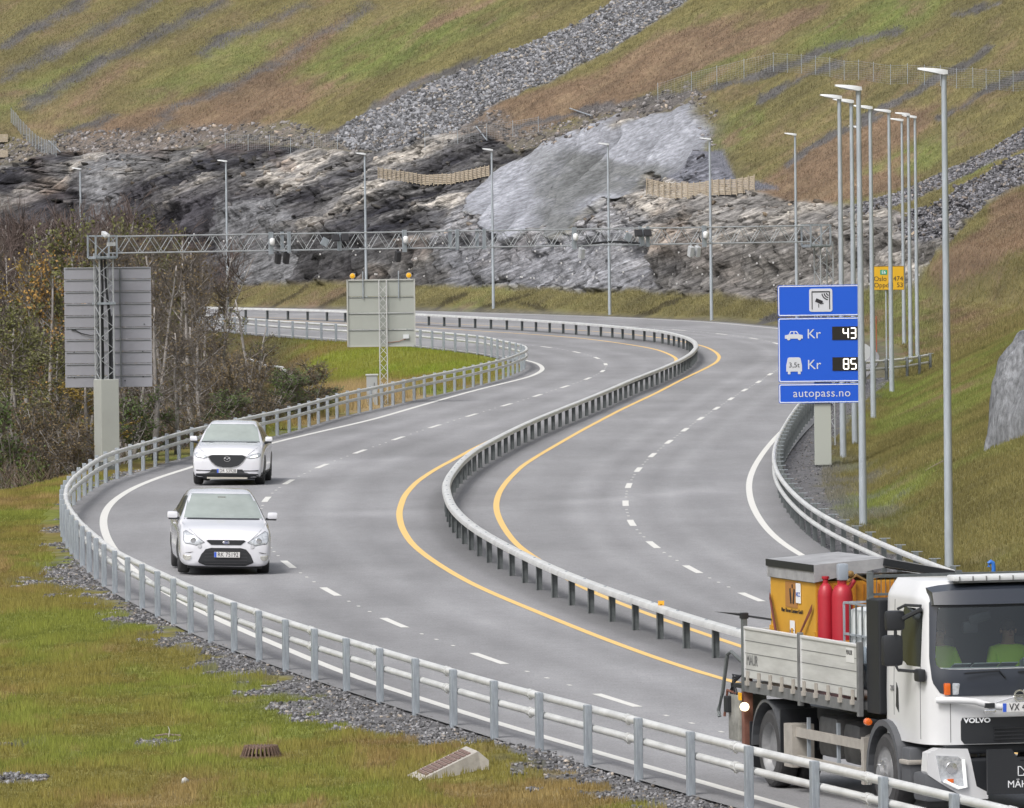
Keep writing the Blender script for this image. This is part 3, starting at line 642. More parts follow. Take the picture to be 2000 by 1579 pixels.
# lower wall darker bedrock, the right half paler and browner
dark = (vert * sstep(1500, 1000, q[:, 0] + 200 * gbig) * .45 + vert * .25)[:, None]
rk = rk * (1 - dark) + A(.060, .060, .062) * (1 + 1.3 * cols_[:, None]) * dark
lef = (sstep(700, 420, q[:, 0] + 60 * gn) * sstep(330, 400, q[:, 1]) * .65)[:, None]; rk = rk * (1 - lef) + A(.045, .043, .05) * (1 + .9 * fbm(X0 * 1.2, Z0 * .7, 2, 4)[:, None]) * lef
pal = (sstep(1150, 1500, q[:, 0] + 120 * gn) * .35)[:, None]; rk = rk * (1 - pal) + A(.26, .245, .225) * (1 + .5 * bed[:, None]) * pal
sl_ = (sstep(14, -22, poly_sd(PJ, [(840, 440), (940, 385), (1060, 380), (1200, 400), (1280, 420), (1270, 575), (880, 575)]) + 30 * gn) * .75)[:, None]
rk = rk * (1 - sl_) + A(.150, .155, .172) * (1 + .45 * fl_[:, None] + .6 * fl2_[:, None] + .4 * cols_[:, None]) * sl_
sl2_ = (sstep(10, -14, poly_sd(PJ, [(165, 420), (185, 330), (270, 295), (300, 310), (235, 350), (210, 480), (150, 480)]) + 14 * gn) + sstep(10, -14, poly_sd(PJ, [(400, 470), (430, 390), (560, 395), (590, 480), (560, 560), (440, 560)]) + 20 * gn)).clip(0, 1)[:, None] * .6
rk = rk * (1 - sl2_) + A(.165, .170, .180) * (1 + .5 * fl2_[:, None]) * sl2_
m_ = face[:, None]; c = c * (1 - m_) + rk * m_
ns = fbm(X0 * .55 - Z0 * .5, Z0 * .35 + X0 * .1, 3, 4); fold = fl_; nk = A(.19, .198, .222) * (1 + .25 * ns[:, None] + .40 * fold[:, None] + .40 * fl2_[:, None] + .12 * gfin[:, None])
dkp = sstep(.0, .35, fbm(X0 * .26 + 3, Z0 * .40, 8, 4))[:, None] * .75; nk = nk * (1 - dkp) + A(.075, .078, .074) * (1 + .5 * fold[:, None]) * dkp
m_ = net[:, None]; c = c * (1 - m_) + nk * m_
m_ = tal[:, None]; c = c * (1 - m_) + A(.21, .215, .235) * (1 + .5 * fbm(X0 * 3.5, Z0 * 3.5, Y0, 3)[:, None]) * m_
m_ = chu[:, None]; c = c * (1 - m_) + A(.15, .15, .165) * (1 + .8 * fbm(X0 * 3.5, Z0 * 3.5, Y0, 3)[:, None]) * m_
# gravel shelf above the timber cribs
shf = sstep(5, -4, poly_sd(PJ, [(1372, 300), (1415, 300), (1440, 345), (1480, 352), (1520, 372), (1475, 375), (1300, 360), (1340, 335)])) * (Y0 > 330); m_ = shf[:, None]; c = c * (1 - m_) + A(.13, .135, .16) * m_
# near-right: gravel behind the rail
tr_ = TT.ravel()
gz = (sstep(1.35, .9, tr_ + .4 * gn) * (Y0 < 330) + sstep(1.2, .3, tr_) * (Y0 >= 330) * .5)[:, None]; c = c * (1 - gz) + A(.11, .11, .118) * (1 + .3 * gn[:, None]) * gz
gz = (sstep(2.6, 1.6, tr_ + 1.8 * gn) * sstep(250, 225, Y0) * sstep(190, 205, Y0) * .6)[:, None]; c = c * (1 - gz) + A(.13, .13, .135) * gz
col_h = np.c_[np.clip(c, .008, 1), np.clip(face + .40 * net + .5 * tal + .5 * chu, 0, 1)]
idx = np.arange(nu * nt_).reshape(nu, nt_)
F = np.stack([idx[:-1, :-1], idx[1:, :-1], idx[1:, 1:], idx[:-1, 1:]], -1).reshape(-1, 4)
hill_mat = mat('hillside_surface', rough=0.95, attr='ground_colour', noise=0.38, nscale=3.0, bump=0.06, bscale=7.0, detail=9.0, spec=0.15)
def rock_detail():
    t = hill_mat.node_tree; b = t.nodes['Principled BSDF']; src = b.inputs['Base Color'].links[0].from_socket
    at = [n for n in t.nodes if n.type == 'ATTRIBUTE'][0]; tc = [n for n in t.nodes if n.type == 'TEX_COORD'][0]
    r = t.nodes.new('ShaderNodeVectorRotate'); r.rotation_type = 'Y_AXIS'; r.inputs['Angle'].default_value = R_(20); t.links.new(tc.outputs['Object'], r.inputs[0])
    mp = t.nodes.new('ShaderNodeMapping'); mp.inputs['Scale'].default_value = (.55, .4, 4.5); t.links.new(r.outputs[0], mp.inputs[0])
    n = t.nodes.new('ShaderNodeTexNoise'); n.inputs['Scale'].default_value = 1.6; n.inputs['Detail'].default_value = 8; n.inputs['Roughness'].default_value = .72; t.links.new(mp.outputs[0], n.inputs[0])
    mr = t.nodes.new('ShaderNodeMapRange'); mr.inputs[1].default_value = .36; mr.inputs[2].default_value = .64; mr.inputs[3].default_value = .35; mr.inputs[4].default_value = 1.7; t.links.new(n.outputs['Fac'], mr.inputs[0])
    vo = t.nodes.new('ShaderNodeTexVoronoi'); vo.inputs['Scale'].default_value = 4.5; vo.inputs['Randomness'].default_value = 1; t.links.new(tc.outputs['Object'], vo.inputs[0])
    sp = t.nodes.new('ShaderNodeSeparateColor'); t.links.new(vo.outputs['Color'], sp.inputs[0])
    m2 = t.nodes.new('ShaderNodeMapRange'); m2.inputs[3].default_value = .85; m2.inputs[4].default_value = 1.15; t.links.new(sp.outputs[0], m2.inputs[0])
    ml = t.nodes.new('ShaderNodeMath'); ml.operation = 'MULTIPLY'; t.links.new(mr.outputs[0], ml.inputs[0]); t.links.new(m2.outputs[0], ml.inputs[1])
    mx = t.nodes.new('ShaderNodeMix'); mx.data_type = 'RGBA'; mx.blend_type = 'MULTIPLY'; t.links.new(at.outputs['Alpha'], mx.inputs[0]); t.links.new(src, mx.inputs[6]); t.links.new(ml.outputs[0], mx.inputs[7]); t.links.new(mx.outputs[2], b.inputs['Base Color'])
rock_detail()
V3 = np.c_[Xh, Yh, Zz]
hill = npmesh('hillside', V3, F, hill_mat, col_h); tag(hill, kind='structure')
bvh_hill = BVHTree.FromPolygons([tuple(v) for v in V3.tolist()], [tuple(f) for f in F.tolist()])
HV, HPX = V3, PPh
def hill_at(px, py):
    h = bvh_hill.ray_cast(Vector((0, 0, CAM_H)), ray(px, py)); return h[0]
def drop(x, y):
    h = bvh_hill.ray_cast(Vector((x, y, 200)), Vector((0, 0, -1))); return h[0].z if h[0] else 0.0
# =================================================================== LOOSE STONES, GRASS
def scatter_rocks(name, pts, sizes, cols, label_kind='stuff', material=None, flat=.55):
    """thousands of small angular stones joined into one mesh"""
    cube = np.array([(-1, -1, -1), (1, -1, -1), (1, 1, -1), (-1, 1, -1), (-1, -1, 1), (1, -1, 1), (1, 1, 1), (-1, 1, 1)], float) * .5
    fc = np.array([(3, 2, 1, 0), (4, 5, 6, 7), (0, 1, 5, 4), (1, 2, 6, 5), (2, 3, 7, 6), (3, 0, 4, 7)])
    n = len(pts); V = cube[None] * (1 + .45 * (rng.random((n, 8, 3)) - .5) * 2)
    V = V * (sizes[:, None, None] * np.stack([1 + .5 * rng.random(n), .7 + .4 * rng.random(n), flat + .3 * rng.random(n)], 1)[:, None])
    a = rng.random(n) * 6.28; b = (rng.random(n) - .5) * 1.6
    ca, sa, cb, sb = np.cos(a)[:, None], np.sin(a)[:, None], np.cos(b)[:, None], np.sin(b)[:, None]
    x, y, z = V[..., 0], V[..., 1], V[..., 2]; x, z = x * cb + z * sb, -x * sb + z * cb; x, y = x * ca - y * sa, x * sa + y * ca
    V = np.stack([x, y, z], -1) + pts[:, None]
    F = (fc[None] + (np.arange(n) * 8)[:, None, None]).reshape(-1, 4)
    o = npmesh(name, V.reshape(-1, 3), F, material or stone_mat, np.repeat(cols, 8, 0), smooth=False)
    return o
stone_mat = mat('rubble_stone', rough=0.9, attr='ground_colour', noise=0.25, nscale=6.0, spec=0.2)
def pick(mask, n, w_=None):
    i = np.flatnonzero(mask)
    if w_ is None: return i[rng.integers(0, len(i), n)] if len(i) else i
    c_ = np.cumsum(w_[i]); return i[np.searchsorted(c_, rng.random(n) * c_[-1])]
WAREA = (np.gradient(us)[:, None] * np.gradient(ts)[None]).ravel()
def between(i):
    i = np.minimum(i, len(HV) - nt_ - 3); a, b_ = rng.random((len(i), 1)), rng.random((len(i), 1))
    return HV[i] + (HV[i + 1] - HV[i]) * (a * 1.8 - .4) + (HV[i + nt_] - HV[i]) * (b_ * 1.8 - .4)
def jit(V, s): return V + (rng.random(V.shape) - .5) * s
vis = (HPX[:, 0] > -60) & (HPX[:, 0] < 2060) & (HPX[:, 1] > -60) & (Y0 > 140)
def stone_cols(n, base_=(.20, .205, .23), var=.75):
    k = (.35 + 1.3 * rng.random(n) ** 1.7)[:, None]; c = np.array(base_)[None] * k; w_ = (rng.random(n) < .12)[:, None]; return np.clip(np.where(w_, c * np.array([1.3, 1.15, .95]), c), .02, .6)
i = pick(vis & (tal > .35), 24000, WAREA); sz = .06 + .17 * rng.random(len(i)) ** 2.5
big_ = (HPX[i, 0] < 860); sz = sz * np.where(big_, 1.25, .9)
o = scatter_rocks('talus_stones', between(i), sz, stone_cols(len(i), (.20, .205, .222))); tag(o, 'pale grey fan of broken stones running down the grass hillside', 'rubble', kind='stuff')
i = pick(vis & (chu > .35), 14000, WAREA); o = scatter_rocks('rubble_chute', between(i), .045 + .13 * rng.random(len(i)) ** 2.2, stone_cols(len(i), (.165, .165, .18))); tag(o, 'two dark stony gullies cut into the slope at the right', 'rubble', kind='stuff')
bm_ = bord[:, 0] > .3
i = pick(vis & bm_, 3400, WAREA); o = scatter_rocks('rim_stones', between(i), .05 + .2 * rng.random(len(i)) ** 3, stone_cols(len(i), (.2, .19, .19))); tag(o, 'scattered stones along the upper rim of the rock face', 'rubble', kind='stuff')
i = pick(vis & (face > .6) & (vert < .3), 700, WAREA); k_ = stone_cols(len(i), (.20, .19, .18))
o = scatter_rocks('rock_fragments', between(i), .10 + .34 * rng.random(len(i)) ** 2.5, k_ * np.clip(col_h[i, :3] / .16, .35, 1.6), flat=.3); tag(o, 'angular slabs and fragments on the blasted rock face', 'rock', kind='stuff')
# pale rock-bolt plates dotting the cut face
i = pick(vis & (vert > .3) & (Zz > 1.6), 260); bp = HV[i] + np.array([0, -.28, 0]) 
b = MB()
for p in bp: b.box(tuple(p), (.09, .05, .09), rx=.2)
bpl = b.build('rock_bolt_plates', mat('bolt_plate_white', (.6, .6, .6), .5)); tag(bpl, 'small pale bolt plates dotted over the dark cut rock face', 'bolts', kind='stuff')

def blades(name, base_, cols, h, w_, label, cat, lean=.5, mt=None):
    n = len(base_); a = rng.random(n) * 6.28; hh = h * (.5 + .9 * rng.random(n))
    d = np.stack([np.cos(a), np.sin(a)], 1); ww = w_ * (.6 + .8 * rng.random(n))
    # blades stand roughly across the view so that each one is seen
    t = np.stack([np.ones(n), .35 * (rng.random(n) - .5)], 1)
    p0 = base_.copy(); p0[:, :2] -= t * ww[:, None] / 2; p1 = base_.copy(); p1[:, :2] += t * ww[:, None] / 2
    p2 = base_.copy(); p2[:, :2] += d * (hh * lean * rng.random(n))[:, None]; p2[:, 2] += hh
    p0[:, 2] -= .01; p1[:, 2] -= .01
    V = np.stack([p0, p1, p2], 1).reshape(-1, 3); F = np.arange(3 * n).reshape(-1, 3)
    cc = np.repeat(cols * (.72 + .6 * rng.random(n))[:, None], 3, 0)
    o = npmesh(name, V, F, mt or grass_mat, np.clip(cc, .01, .6), smooth=False); tag(o, label, cat, kind='stuff'); return o
grass_mat = mat('grass_blades', rough=0.8, attr='ground_colour', spec=0.2)
# foreground verge, sampled evenly over the ground the camera sees
c = grass_colour(LOW_P[:, 0], LOW_P[:, 1], 0, -.05, .12)
LC = np.array([0.0]); me = low.data; buf = np.empty(len(me.vertices) * 4, np.float32); me.color_attributes['ground_colour'].data.foreach_get('color', buf); LC = buf.reshape(-1, 4)[:, :3]
LV = np.c_[LOW_P, LOW_Z]; LPX, _ = proj(LV)
lv = (LPX[:, 0] > -80) & (LPX[:, 0] < 1900) & (LPX[:, 1] < 1680)
isg = (LC[:, 1] > LC[:, 2] * 1.6)
i = pick(lv & isg & (LOW_T > .5) & (LOW_P[:, 1] < 240), 190000)
q_ = LV[i]; q_[:, :2] += (rng.random((len(i), 2)) - .5) * np.array([.24, .5])
tuft = fbm(q_[:, 0] * 1.6, q_[:, 1] * .8, 0, 3)
blades('verge_grass', q_, LC[i] * np.array([1.1, 1.08, 1.0]) * (1 + .45 * tuft[:, None]), (.045 + .13 * np.clip(tuft + .15, 0, 1)), .014, 'short olive and yellowish grass covering the near verge', 'grass')
i = pick(lv & (LOW_T > .6) & (LOW_P[:, 1] > 245) & (LPX[:, 0] > 380), 60000); q_ = LV[i]; q_[:, :2] += (rng.random((len(i), 2)) - .5) * np.array([.24, .8])
blades('meadow_grass', q_, LC[i] * np.array([1.12, 1.1, 1]), .16 + .30 * np.exp(-(((LPX[i, 0] - 700) / 150) ** 2 + ((LPX[i, 1] - 780) / 30) ** 2)), .02, 'yellow-green and straw coloured grass inside the bend', 'grass')
gm_ = gr_m > .7
i = pick(vis & gm_ & (TT.ravel() > 1.0) & (Y0 < 330) & (TT.ravel() < 26), 170000, WAREA); q_ = between(i)
blades('bank_grass', q_, col_h[i, :3] * 1.12, .09 + 0 * q_[:, 0], .016, 'mown-looking olive grass on the near right bank', 'grass')
i = pick(vis & gm_ & (TT.ravel() > 1.0) & (Y0 >= 330) & (bord[:, 0] < .4), 260000, WAREA); q_ = between(i)
blades('hillside_grass', q_, col_h[i, :3] * 1.1, .03 + .17 * rng.random(len(i)) ** 2 + 0 * q_[:, 0], .035, 'patchy green and rust-brown grass on the far hillside', 'grass')
# gravel along the near rail
i = pick(lv & (LOW_T > -.05) & (LOW_T < 1.3) & (~isg) & (LOW_P[:, 1] < 240), 9000); q_ = LV[i]; q_[:, :2] += (rng.random((len(i), 2)) - .5) * np.array([.2, .4]); q_[:, 2] += .008
o = scatter_rocks('roadside_gravel', q_, .012 + .035 * rng.random(len(i)) ** 2.2, stone_cols(len(i), (.20, .20, .21))); tag(o, 'grey gravel strip along the near guardrail', 'gravel', kind='stuff')
mk = lv & (~isg) & (LOW_T > 1.3) & (LOW_P[:, 1] < 240)
i = pick(mk, 2500); q_ = LV[i]; q_[:, :2] += (rng.random((len(i), 2)) - .5) * np.array([.2, .4]); q_[:, 2] += .008
o = scatter_rocks('scattered_gravel', q_, .015 + .04 * rng.random(len(i)) ** 2, stone_cols(len(i), (.2, .2, .21))); tag(o, 'stray gravel lying in bare patches of the near verge', 'gravel', kind='stuff')
i = pick(vis & (TT.ravel() < 2.6) & (Y0 < 330) & (gz[:, 0] + (tr_ < 1.2) > .4), 5000, WAREA); q_ = between(i)
o = scatter_rocks('shoulder_gravel', q_, .012 + .03 * rng.random(len(i)) ** 2, stone_cols(len(i), (.15, .15, .16))); tag(o, 'dark gravel shoulder under the right guardrail', 'gravel', kind='stuff')
p = low_at(362, 1531); o = scatter_rocks('stone', np.array([[p.x, p.y, p.z + .03]]), np.array([.09]), np.array([[.42, .42, .4]])); tag(o, 'single pale stone lying in the grass left of the round drain grate', 'stone')

# =================================================================== TREES
bark = mat('birch_bark', (.24, .225, .215), .85, noise=.45, nscale=6, stretch=(1, 1, .4))
twig_m = mat('bare_twigs', (.105, .09, .078), .9)
twig_r = mat('reddish_twigs', (.10, .075, .068), .9)
def leafmat(n_, c_): return mat(n_, c_, .7, noise=.35, nscale=2.0)
LEAF = {'none': None, 'brown': leafmat('leaves_brown', (.15, .11, .05)), 'olive': leafmat('leaves_olive', (.115, .12, .035)), 'yellow': leafmat('leaves_yellow', (.30, .21, .03)), 'orange': leafmat('leaves_orange', (.34, .20, .05)), 'green': leafmat('leaves_green', (.07, .11, .025))}
def tree_mesh(seed, H=8.0, spread=2.2, nlimb=16, ntw=26, bushy=False, nleaf=900):
    r = random.Random(seed); tr = MB(); tw = MB(); lf = MB()
    stems = 1 if not bushy else 5
    for s_ in range(stems):
        a0 = r.random() * 6.28; lean = r.uniform(.02, .10) if not bushy else r.uniform(.2, .5)
        pts = []; x = y = 0
        for k in range(9):
            t = k / 8; x += math.cos(a0) * lean * H / 8 + r.uniform(-.05, .05) * H / 8; y += math.sin(a0) * lean * H / 8 + r.uniform(-.05, .05) * H / 8
            pts.append((x, y, H * t))
        r0 = (.10 if not bushy else .04) * H / 8 * r.uniform(.8, 1.2)
        tr.tube(pts, [r0 * (1 - .85 * k / 8) + .008 for k in range(9)], 6)
        for l_ in range(nlimb // stems + 1):
            t = r.uniform(.22 if not bushy else .05, .97); k = min(7, int(t * 8)); f = t * 8 - k
            b0 = Vector(pts[k]).lerp(Vector(pts[k + 1]), f); a = r.random() * 6.28; ln = spread * (1.15 - .75 * t) * r.uniform(.6, 1.2); up = r.uniform(.35, 1.1)
            d = Vector((math.cos(a), math.sin(a), up)).normalized(); lp = [b0]
            for q in range(4):
                d = (d + Vector((r.uniform(-.25, .25), r.uniform(-.25, .25), r.uniform(-.05, .3)))).normalized(); lp.append(lp[-1] + d * ln / 4)
            tr.tube(lp, [.028 * (1 - .8 * q / 4) * (1.2 - t * .7) + .005 for q in range(5)], 4, cap=False)
            for q in range(ntw):
                u = r.uniform(.15, 1) * 4; k2 = min(3, int(u)); p = lp[k2].lerp(lp[k2 + 1], u - k2)
                d2 = (d + Vector((r.uniform(-1, 1), r.uniform(-1, 1), r.uniform(-.5, .9)))).normalized(); l2 = r.uniform(.25, .8)
                e = p + d2 * l2; m2 = p.lerp(e, .5) + Vector((r.uniform(-.06, .06), r.uniform(-.06, .06), r.uniform(-.03, .06)))
                tw.tube([p, m2, e], [.010, .007, .004], 3, cap=False)
                for z in range(2):
                    d3 = (d2 + Vector((r.uniform(-1, 1), r.uniform(-1, 1), r.uniform(-.6, .8)))).normalized(); tw.tube([m2, m2 + d3 * r.uniform(.15, .4)], [.006, .003], 3, cap=False)
                if nleaf:
                    for z in range(max(1, int(nleaf / (nlimb * ntw) + r.random()))):
                        c_ = p + d2 * l2 * r.uniform(.2, 1.1) + Vector((r.uniform(-.1, .1), r.uniform(-.1, .1), r.uniform(-.1, .1))); s2 = r.uniform(.03, .065)
                        A_ = Vector((r.uniform(-1, 1), r.uniform(-1, 1), r.uniform(-1, 1))).normalized(); B_ = A_.cross(Vector((r.uniform(-1, 1), r.uniform(-1, 1), r.uniform(-1, 1)))).normalized()
                        lf.add([c_ - A_ * s2, c_ - B_ * s2 * .7, c_ + A_ * s2, c_ + B_ * s2 * .7], [(0, 1, 2, 3)])
    return tr, tw, lf
def make_tree(seed, name, leaf, nleaf, label, twm=twig_m, **kw):
    tr, tw, lf = tree_mesh(seed, nleaf=nleaf, **kw)
    t = thing(name, (0, 0, 0), 0, label, 'tree' if 'tree' in name else 'bush')
    tr.build('trunk' if 'tree' in name else 'stem', bark, t, smooth=True, fix=False); cr_ = tw.build('crown', twm, t, fix=False)
    if LEAF[leaf] and nleaf: lf.build('foliage', LEAF[leaf], cr_, fix=False)
    return t
# (photo x of the trunk, distance, photo y of the top, kind)
protos = {
 'bare': [make_tree(s, 'birch_tree', 'brown', 260, 'x', H=8, nlimb=20, ntw=15, spread=1.7) for s in (1, 2, 3)],
 'olive': [make_tree(s, 'birch_tree', 'olive', 3000, 'x', H=8, nlimb=22, ntw=15) for s in (4, 5)],
 'yellow': [make_tree(6, 'birch_tree', 'yellow', 2400, 'x', H=8, nlimb=18, ntw=20)],
 'orange': [make_tree(7, 'birch_tree', 'orange', 1800, 'x', H=8, nlimb=18, ntw=20)],
 'thin': [make_tree(8, 'young_tree', 'olive', 260, 'x', H=8, nlimb=10, ntw=9, spread=1.5)],
 'bush': [make_tree(9, 'bush', 'green', 2200, 'x', H=3, spread=1.3, nlimb=24, ntw=16, bushy=True), make_tree(10, 'bush', 'brown', 1200, 'x', H=3, spread=1.3, nlimb=26, ntw=18, bushy=True)],
 'red': [make_tree(12, 'bush', 'none', 0, 'x', twm=twig_r, H=4, spread=1.6, nlimb=30, ntw=14, bushy=True)]}
used = set()
def low_z(x, y):
    h = bvh_low.ray_cast(Vector((x, y, 50)), Vector((0, 0, -1))); return h[0].z if h[0] else -4.2
def plant(kind, px, d, ytop, label, group=None, k=0):
    p = protos[kind][k % len(protos[kind])]
    if p.name in used: o = copy_tree(p)
    else: o = p; used.add(p.name)
    x = (px - 1000) * d / FPX; z0 = low_z(x, d) - .1; yh = 326 - .0122 * (px - 1000); zt = CAM_H - (ytop - yh) * d / FPX
    H0 = {'bush': 3.0, 'red': 4.0}.get(kind, 8.0); s = max(.25, (zt - z0) / H0)
    o.location = (x, d, z0); wd = (.75 + .25 * s) if kind not in ('bush', 'red') else max(s, .8)
    o.scale = (wd, wd, s); o.rotation_euler = (0, 0, random.random() * 6.28)
    o['label'] = label
    if group: o['group'] = group
    elif 'group' in o.keys(): del o['group']
    return o
TREES = [('olive', 95, 300, 520), ('olive', 140, 268, 470), ('orange', 85, 262, 545), ('olive', 60, 255, 620), ('bare', 20, 262, 560), ('bare', 5, 290, 500), ('olive', 115, 245, 690), ('yellow', 172, 243, 735),
         ('bare', 235, 262, 480), ('bare', 262, 275, 470), ('bare', 290, 258, 520), ('bare', 312, 285, 478), ('bare', 335, 266, 500), ('bare', 352, 300, 470), ('bare', 378, 272, 515), ('bare', 398, 290, 490),
         ('bare', 412, 305, 500), ('bare', 432, 290, 560), ('olive', 300, 330, 480), ('olive', 215, 340, 455), ('bare', 180, 330, 480), ('bare', 40, 330, 500), ('olive', 330, 345, 500), ('bare', 270, 300, 490),
         ('bare', 400, 340, 520), ('yellow', 30, 345, 505), ('orange', 120, 350, 505), ('bare', 160, 250, 640), ('bare', 255, 250, 640), ('bare', 15, 250, 700), ('bare', 345, 252, 650), ('bare', 395, 262, 640), ('bare', 300, 247, 600), ('olive', 370, 345, 560), ('olive', 30, 248, 640)]
DESC = {'bare': 'bare grey-brown birch', 'olive': 'birch with sparse olive leaves', 'yellow': 'small birch with yellow autumn leaves', 'orange': 'birch with pale orange autumn leaves'}
ORD = ['first', 'second', 'third', 'fourth', 'fifth', 'sixth', 'seventh', 'eighth', 'ninth', 'tenth', 'eleventh', 'twelfth', 'thirteenth', 'fourteenth', 'fifteenth', 'sixteenth', 'seventeenth', 'eighteenth', 'nineteenth', 'twentieth', 'twenty-first', 'twenty-second', 'twenty-third', 'twenty-fourth', 'twenty-fifth']
DESC = {'bare': 'bare grey-brown birch', 'olive': 'birch with sparse olive leaves', 'yellow': 'birch with yellow autumn leaves', 'orange': 'birch with pale orange leaves'}
for n_, (kd, px, d, yt) in enumerate(TREES):
    same = sorted(t_[1] for t_ in TREES if t_[0] == kd); r_ = same.index(px)
    plant(kd, px, d, yt, f'{DESC[kd]}, {ORD[r_]} of its kind from the left in the roadside grove', 'autumn birches of the roadside grove', k=n_)
plant('thin', 505, 285, 585, 'thin lone young tree with a dark stem in front of the far bend')
plant('thin', 484, 300, 640, 'slender sapling with a few green leaves just left of the lone young tree', k=1)
BUSH = [(560, 292, 735), (600, 288, 720), (520, 286, 740), (475, 281, 712), (545, 288, 778), (500, 274, 775), (590, 290, 768), (440, 270, 730), (400, 266, 780), (460, 300, 690), (622, 296, 768), (340, 257, 800), (280, 252, 810), (90, 243, 800), (30, 240, 800), (150, 241, 840), (230, 246, 790)]
for n_, (px, d, yt) in enumerate(BUSH):
    same = sorted(b_[0] for k2, b_ in enumerate(BUSH) if k2 % 2 == n_ % 2)
    plant('bush', px, d, yt, ('leafy dark green bush' if n_ % 2 == 0 else 'brown twiggy bush') + f' behind the left guardrail, {ORD[same.index(px)]} of its kind from the left', 'bushes behind the left guardrail', k=n_)
REDS = [(20, 400, 440), (70, 405, 452), (120, 400, 445), (165, 395, 440), (210, 402, 455), (0, 380, 470), (95, 380, 480), (250, 400, 480), (300, 395, 492), (350, 400, 505), (45, 360, 500), (150, 365, 500), (230, 368, 500), (-20, 400, 430)]
for n_, (px, d, yt) in enumerate(REDS):
    plant('red', px, d, yt, f'reddish leafless thicket below the dark rock face, {ORD[sorted(b_[0] for b_ in REDS).index(px)]} from the left', 'reddish bushes behind the grove', k=0)
# undergrowth: sticks and dead leaves nobody could count
n = 46000; px = rng.random(n) * 640 - 20; d = 236 + rng.random(n) ** 1.3 * 125; x = (px - 1000) * d / FPX
T_ = interp_curve_sd(np.c_[x, d], c_rail_l[::3]); ok = (T_ > 2.6) & ((px < 470) | (d < 300)); x, d, T_ = x[ok], d[ok], T_[ok]; n = len(x)
zg = -0.03 - sstep(222, 252, d) * sstep(.8, 8, T_) * (0.9 + 2.8 * sstep(-7.5, -14, x))
h = (.4 + 1.9 * rng.random(n) ** 1.5) * sstep(2, 5, T_) + .1
z = zg + rng.random(n) * h; a = rng.random(n) * 6.28; ln = .15 + .5 * rng.random(n); up = rng.random(n) * .9 + .1
p0 = np.c_[x, d, z]; p1 = p0 + np.c_[np.cos(a) * ln * .6, np.sin(a) * ln * .4, up * ln]; wv = np.c_[np.full(n, .011), np.zeros(n), np.full(n, .004)]
V = np.stack([p0 - wv, p0 + wv, p1], 1).reshape(-1, 3)
cc = np.array([[.085, .065, .05]]) * (.5 + 1.1 * rng.random((n, 1))); g_ = rng.random(n) < .22; cc[g_] = np.array([.08, .10, .03]) * (.6 + .8 * rng.random((g_.sum(), 1)))
o = npmesh('undergrowth', V, np.arange(3 * n).reshape(-1, 3), grass_mat, np.repeat(cc, 3, 0), smooth=False); tag(o, 'brown twiggy undergrowth on the ground below the bare grove', 'undergrowth', kind='stuff')
# =================================================================== LAMP POSTS
pole_white = mat('lamp_head_white', (.62, .64, .66), .4)
def lamp_proto():
    t = thing('street_lamp', (0, 0, 0), 0, 'x', 'street lamp', 'tall galvanised lamp posts along the right side of the road')
    b = MB(); b.tube([(0, 0, -.4), (0, 0, 3.3), (0, 0, 6.6), (0, 0, 10)], [.092, .078, .065, .052], 12); b.build('pole', galv_pole, t, smooth=50)
    h = MB()
    # slim tapered LED head on a short spigot, pointing over the road
    top = [(.06, .02), (-.12, .075), (-.50, .045)]
    sec = [(.07, .055, -.02, .055), (-.02, .095, -.035, .075), (-.18, .125, .0, .095), (-.40, .115, .045, .108), (-.53, .06, .075, .112)]
    V = []; F = []
    for x, wd, z0, z1 in sec: V += [(x, -wd, z0), (x, wd, z0), (x, wd * .7, z1), (x, -wd * .7, z1)]
    for i in range(4):
        for j in range(4): F.append((i * 4 + j, i * 4 + (j + 1) % 4, i * 4 + 4 + (j + 1) % 4, i * 4 + 4 + j))
    F += [(0, 1, 2, 3), (16, 17, 18, 19)]; h.add(V, F); h.build('lamp_head', pole_white, t)
    g = MB(); g.add([(-.12, -.09, -.022), (-.12, .09, -.022), (-.42, .08, .030), (-.42, -.08, .030)], [(0, 1, 2, 3)]); g.tube([(0, 0, -.12), (0, 0, .02)], .062, 10); g.build('lamp_window', mat('lamp_glass', (.3, .32, .33), .2), t)
    return t
LAMPS = [(1854, 1113, 143, 0, 'nearest and tallest lamp post, beside the truck roof'), (1686, 1027, 175, 0, 'thick lamp post standing in front of the right edge of the blue toll sign'), (1646, 930, 192, 0, 'lamp post rising behind the blue toll sign, foot right of the sign column'),
         (1670, 868, 200, 0, 'lamp post directly left of and behind the thick post at the blue sign edge'), (1706, 818, 212, 0, 'first lamp post right of the blue toll sign'), (1742, 768, 219, 0, 'lamp post crossing the yellow distance sign'),
         (1766, 672, 236, 0, 'lamp post at the right edge of the yellow distance sign'), (1779, 710, 225, 0, 'lamp post just right of the yellow distance sign'), (1792, 697, 230, 0, 'rightmost of the far cluster of lamp posts, at the guardrail end'),
         (1684, 655, 250, 1, 'far lamp post mostly hidden behind the thick post at the blue sign edge'), (1557, 640, 264, 1, 'far lamp post rising behind the left part of the blue toll sign'), (1390, 627, 273, 1, 'lamp post in front of the right timber crib wall'),
         (1191, 617, 283, 1, 'lamp post in front of the grey netted rock slab'), (964, 610, 294, 1, 'lamp post at the right end of the left timber crib wall'), (716, 605, 302, 1, 'lamp post behind the small grey sign with yellow beacons'),
         (445, 600, 316, 1, 'lamp post rising from the right edge of the bare grove'), (160, 594, 331, 1, 'leftmost lamp post, behind the bare grove')]
lp = lamp_proto(); first = True
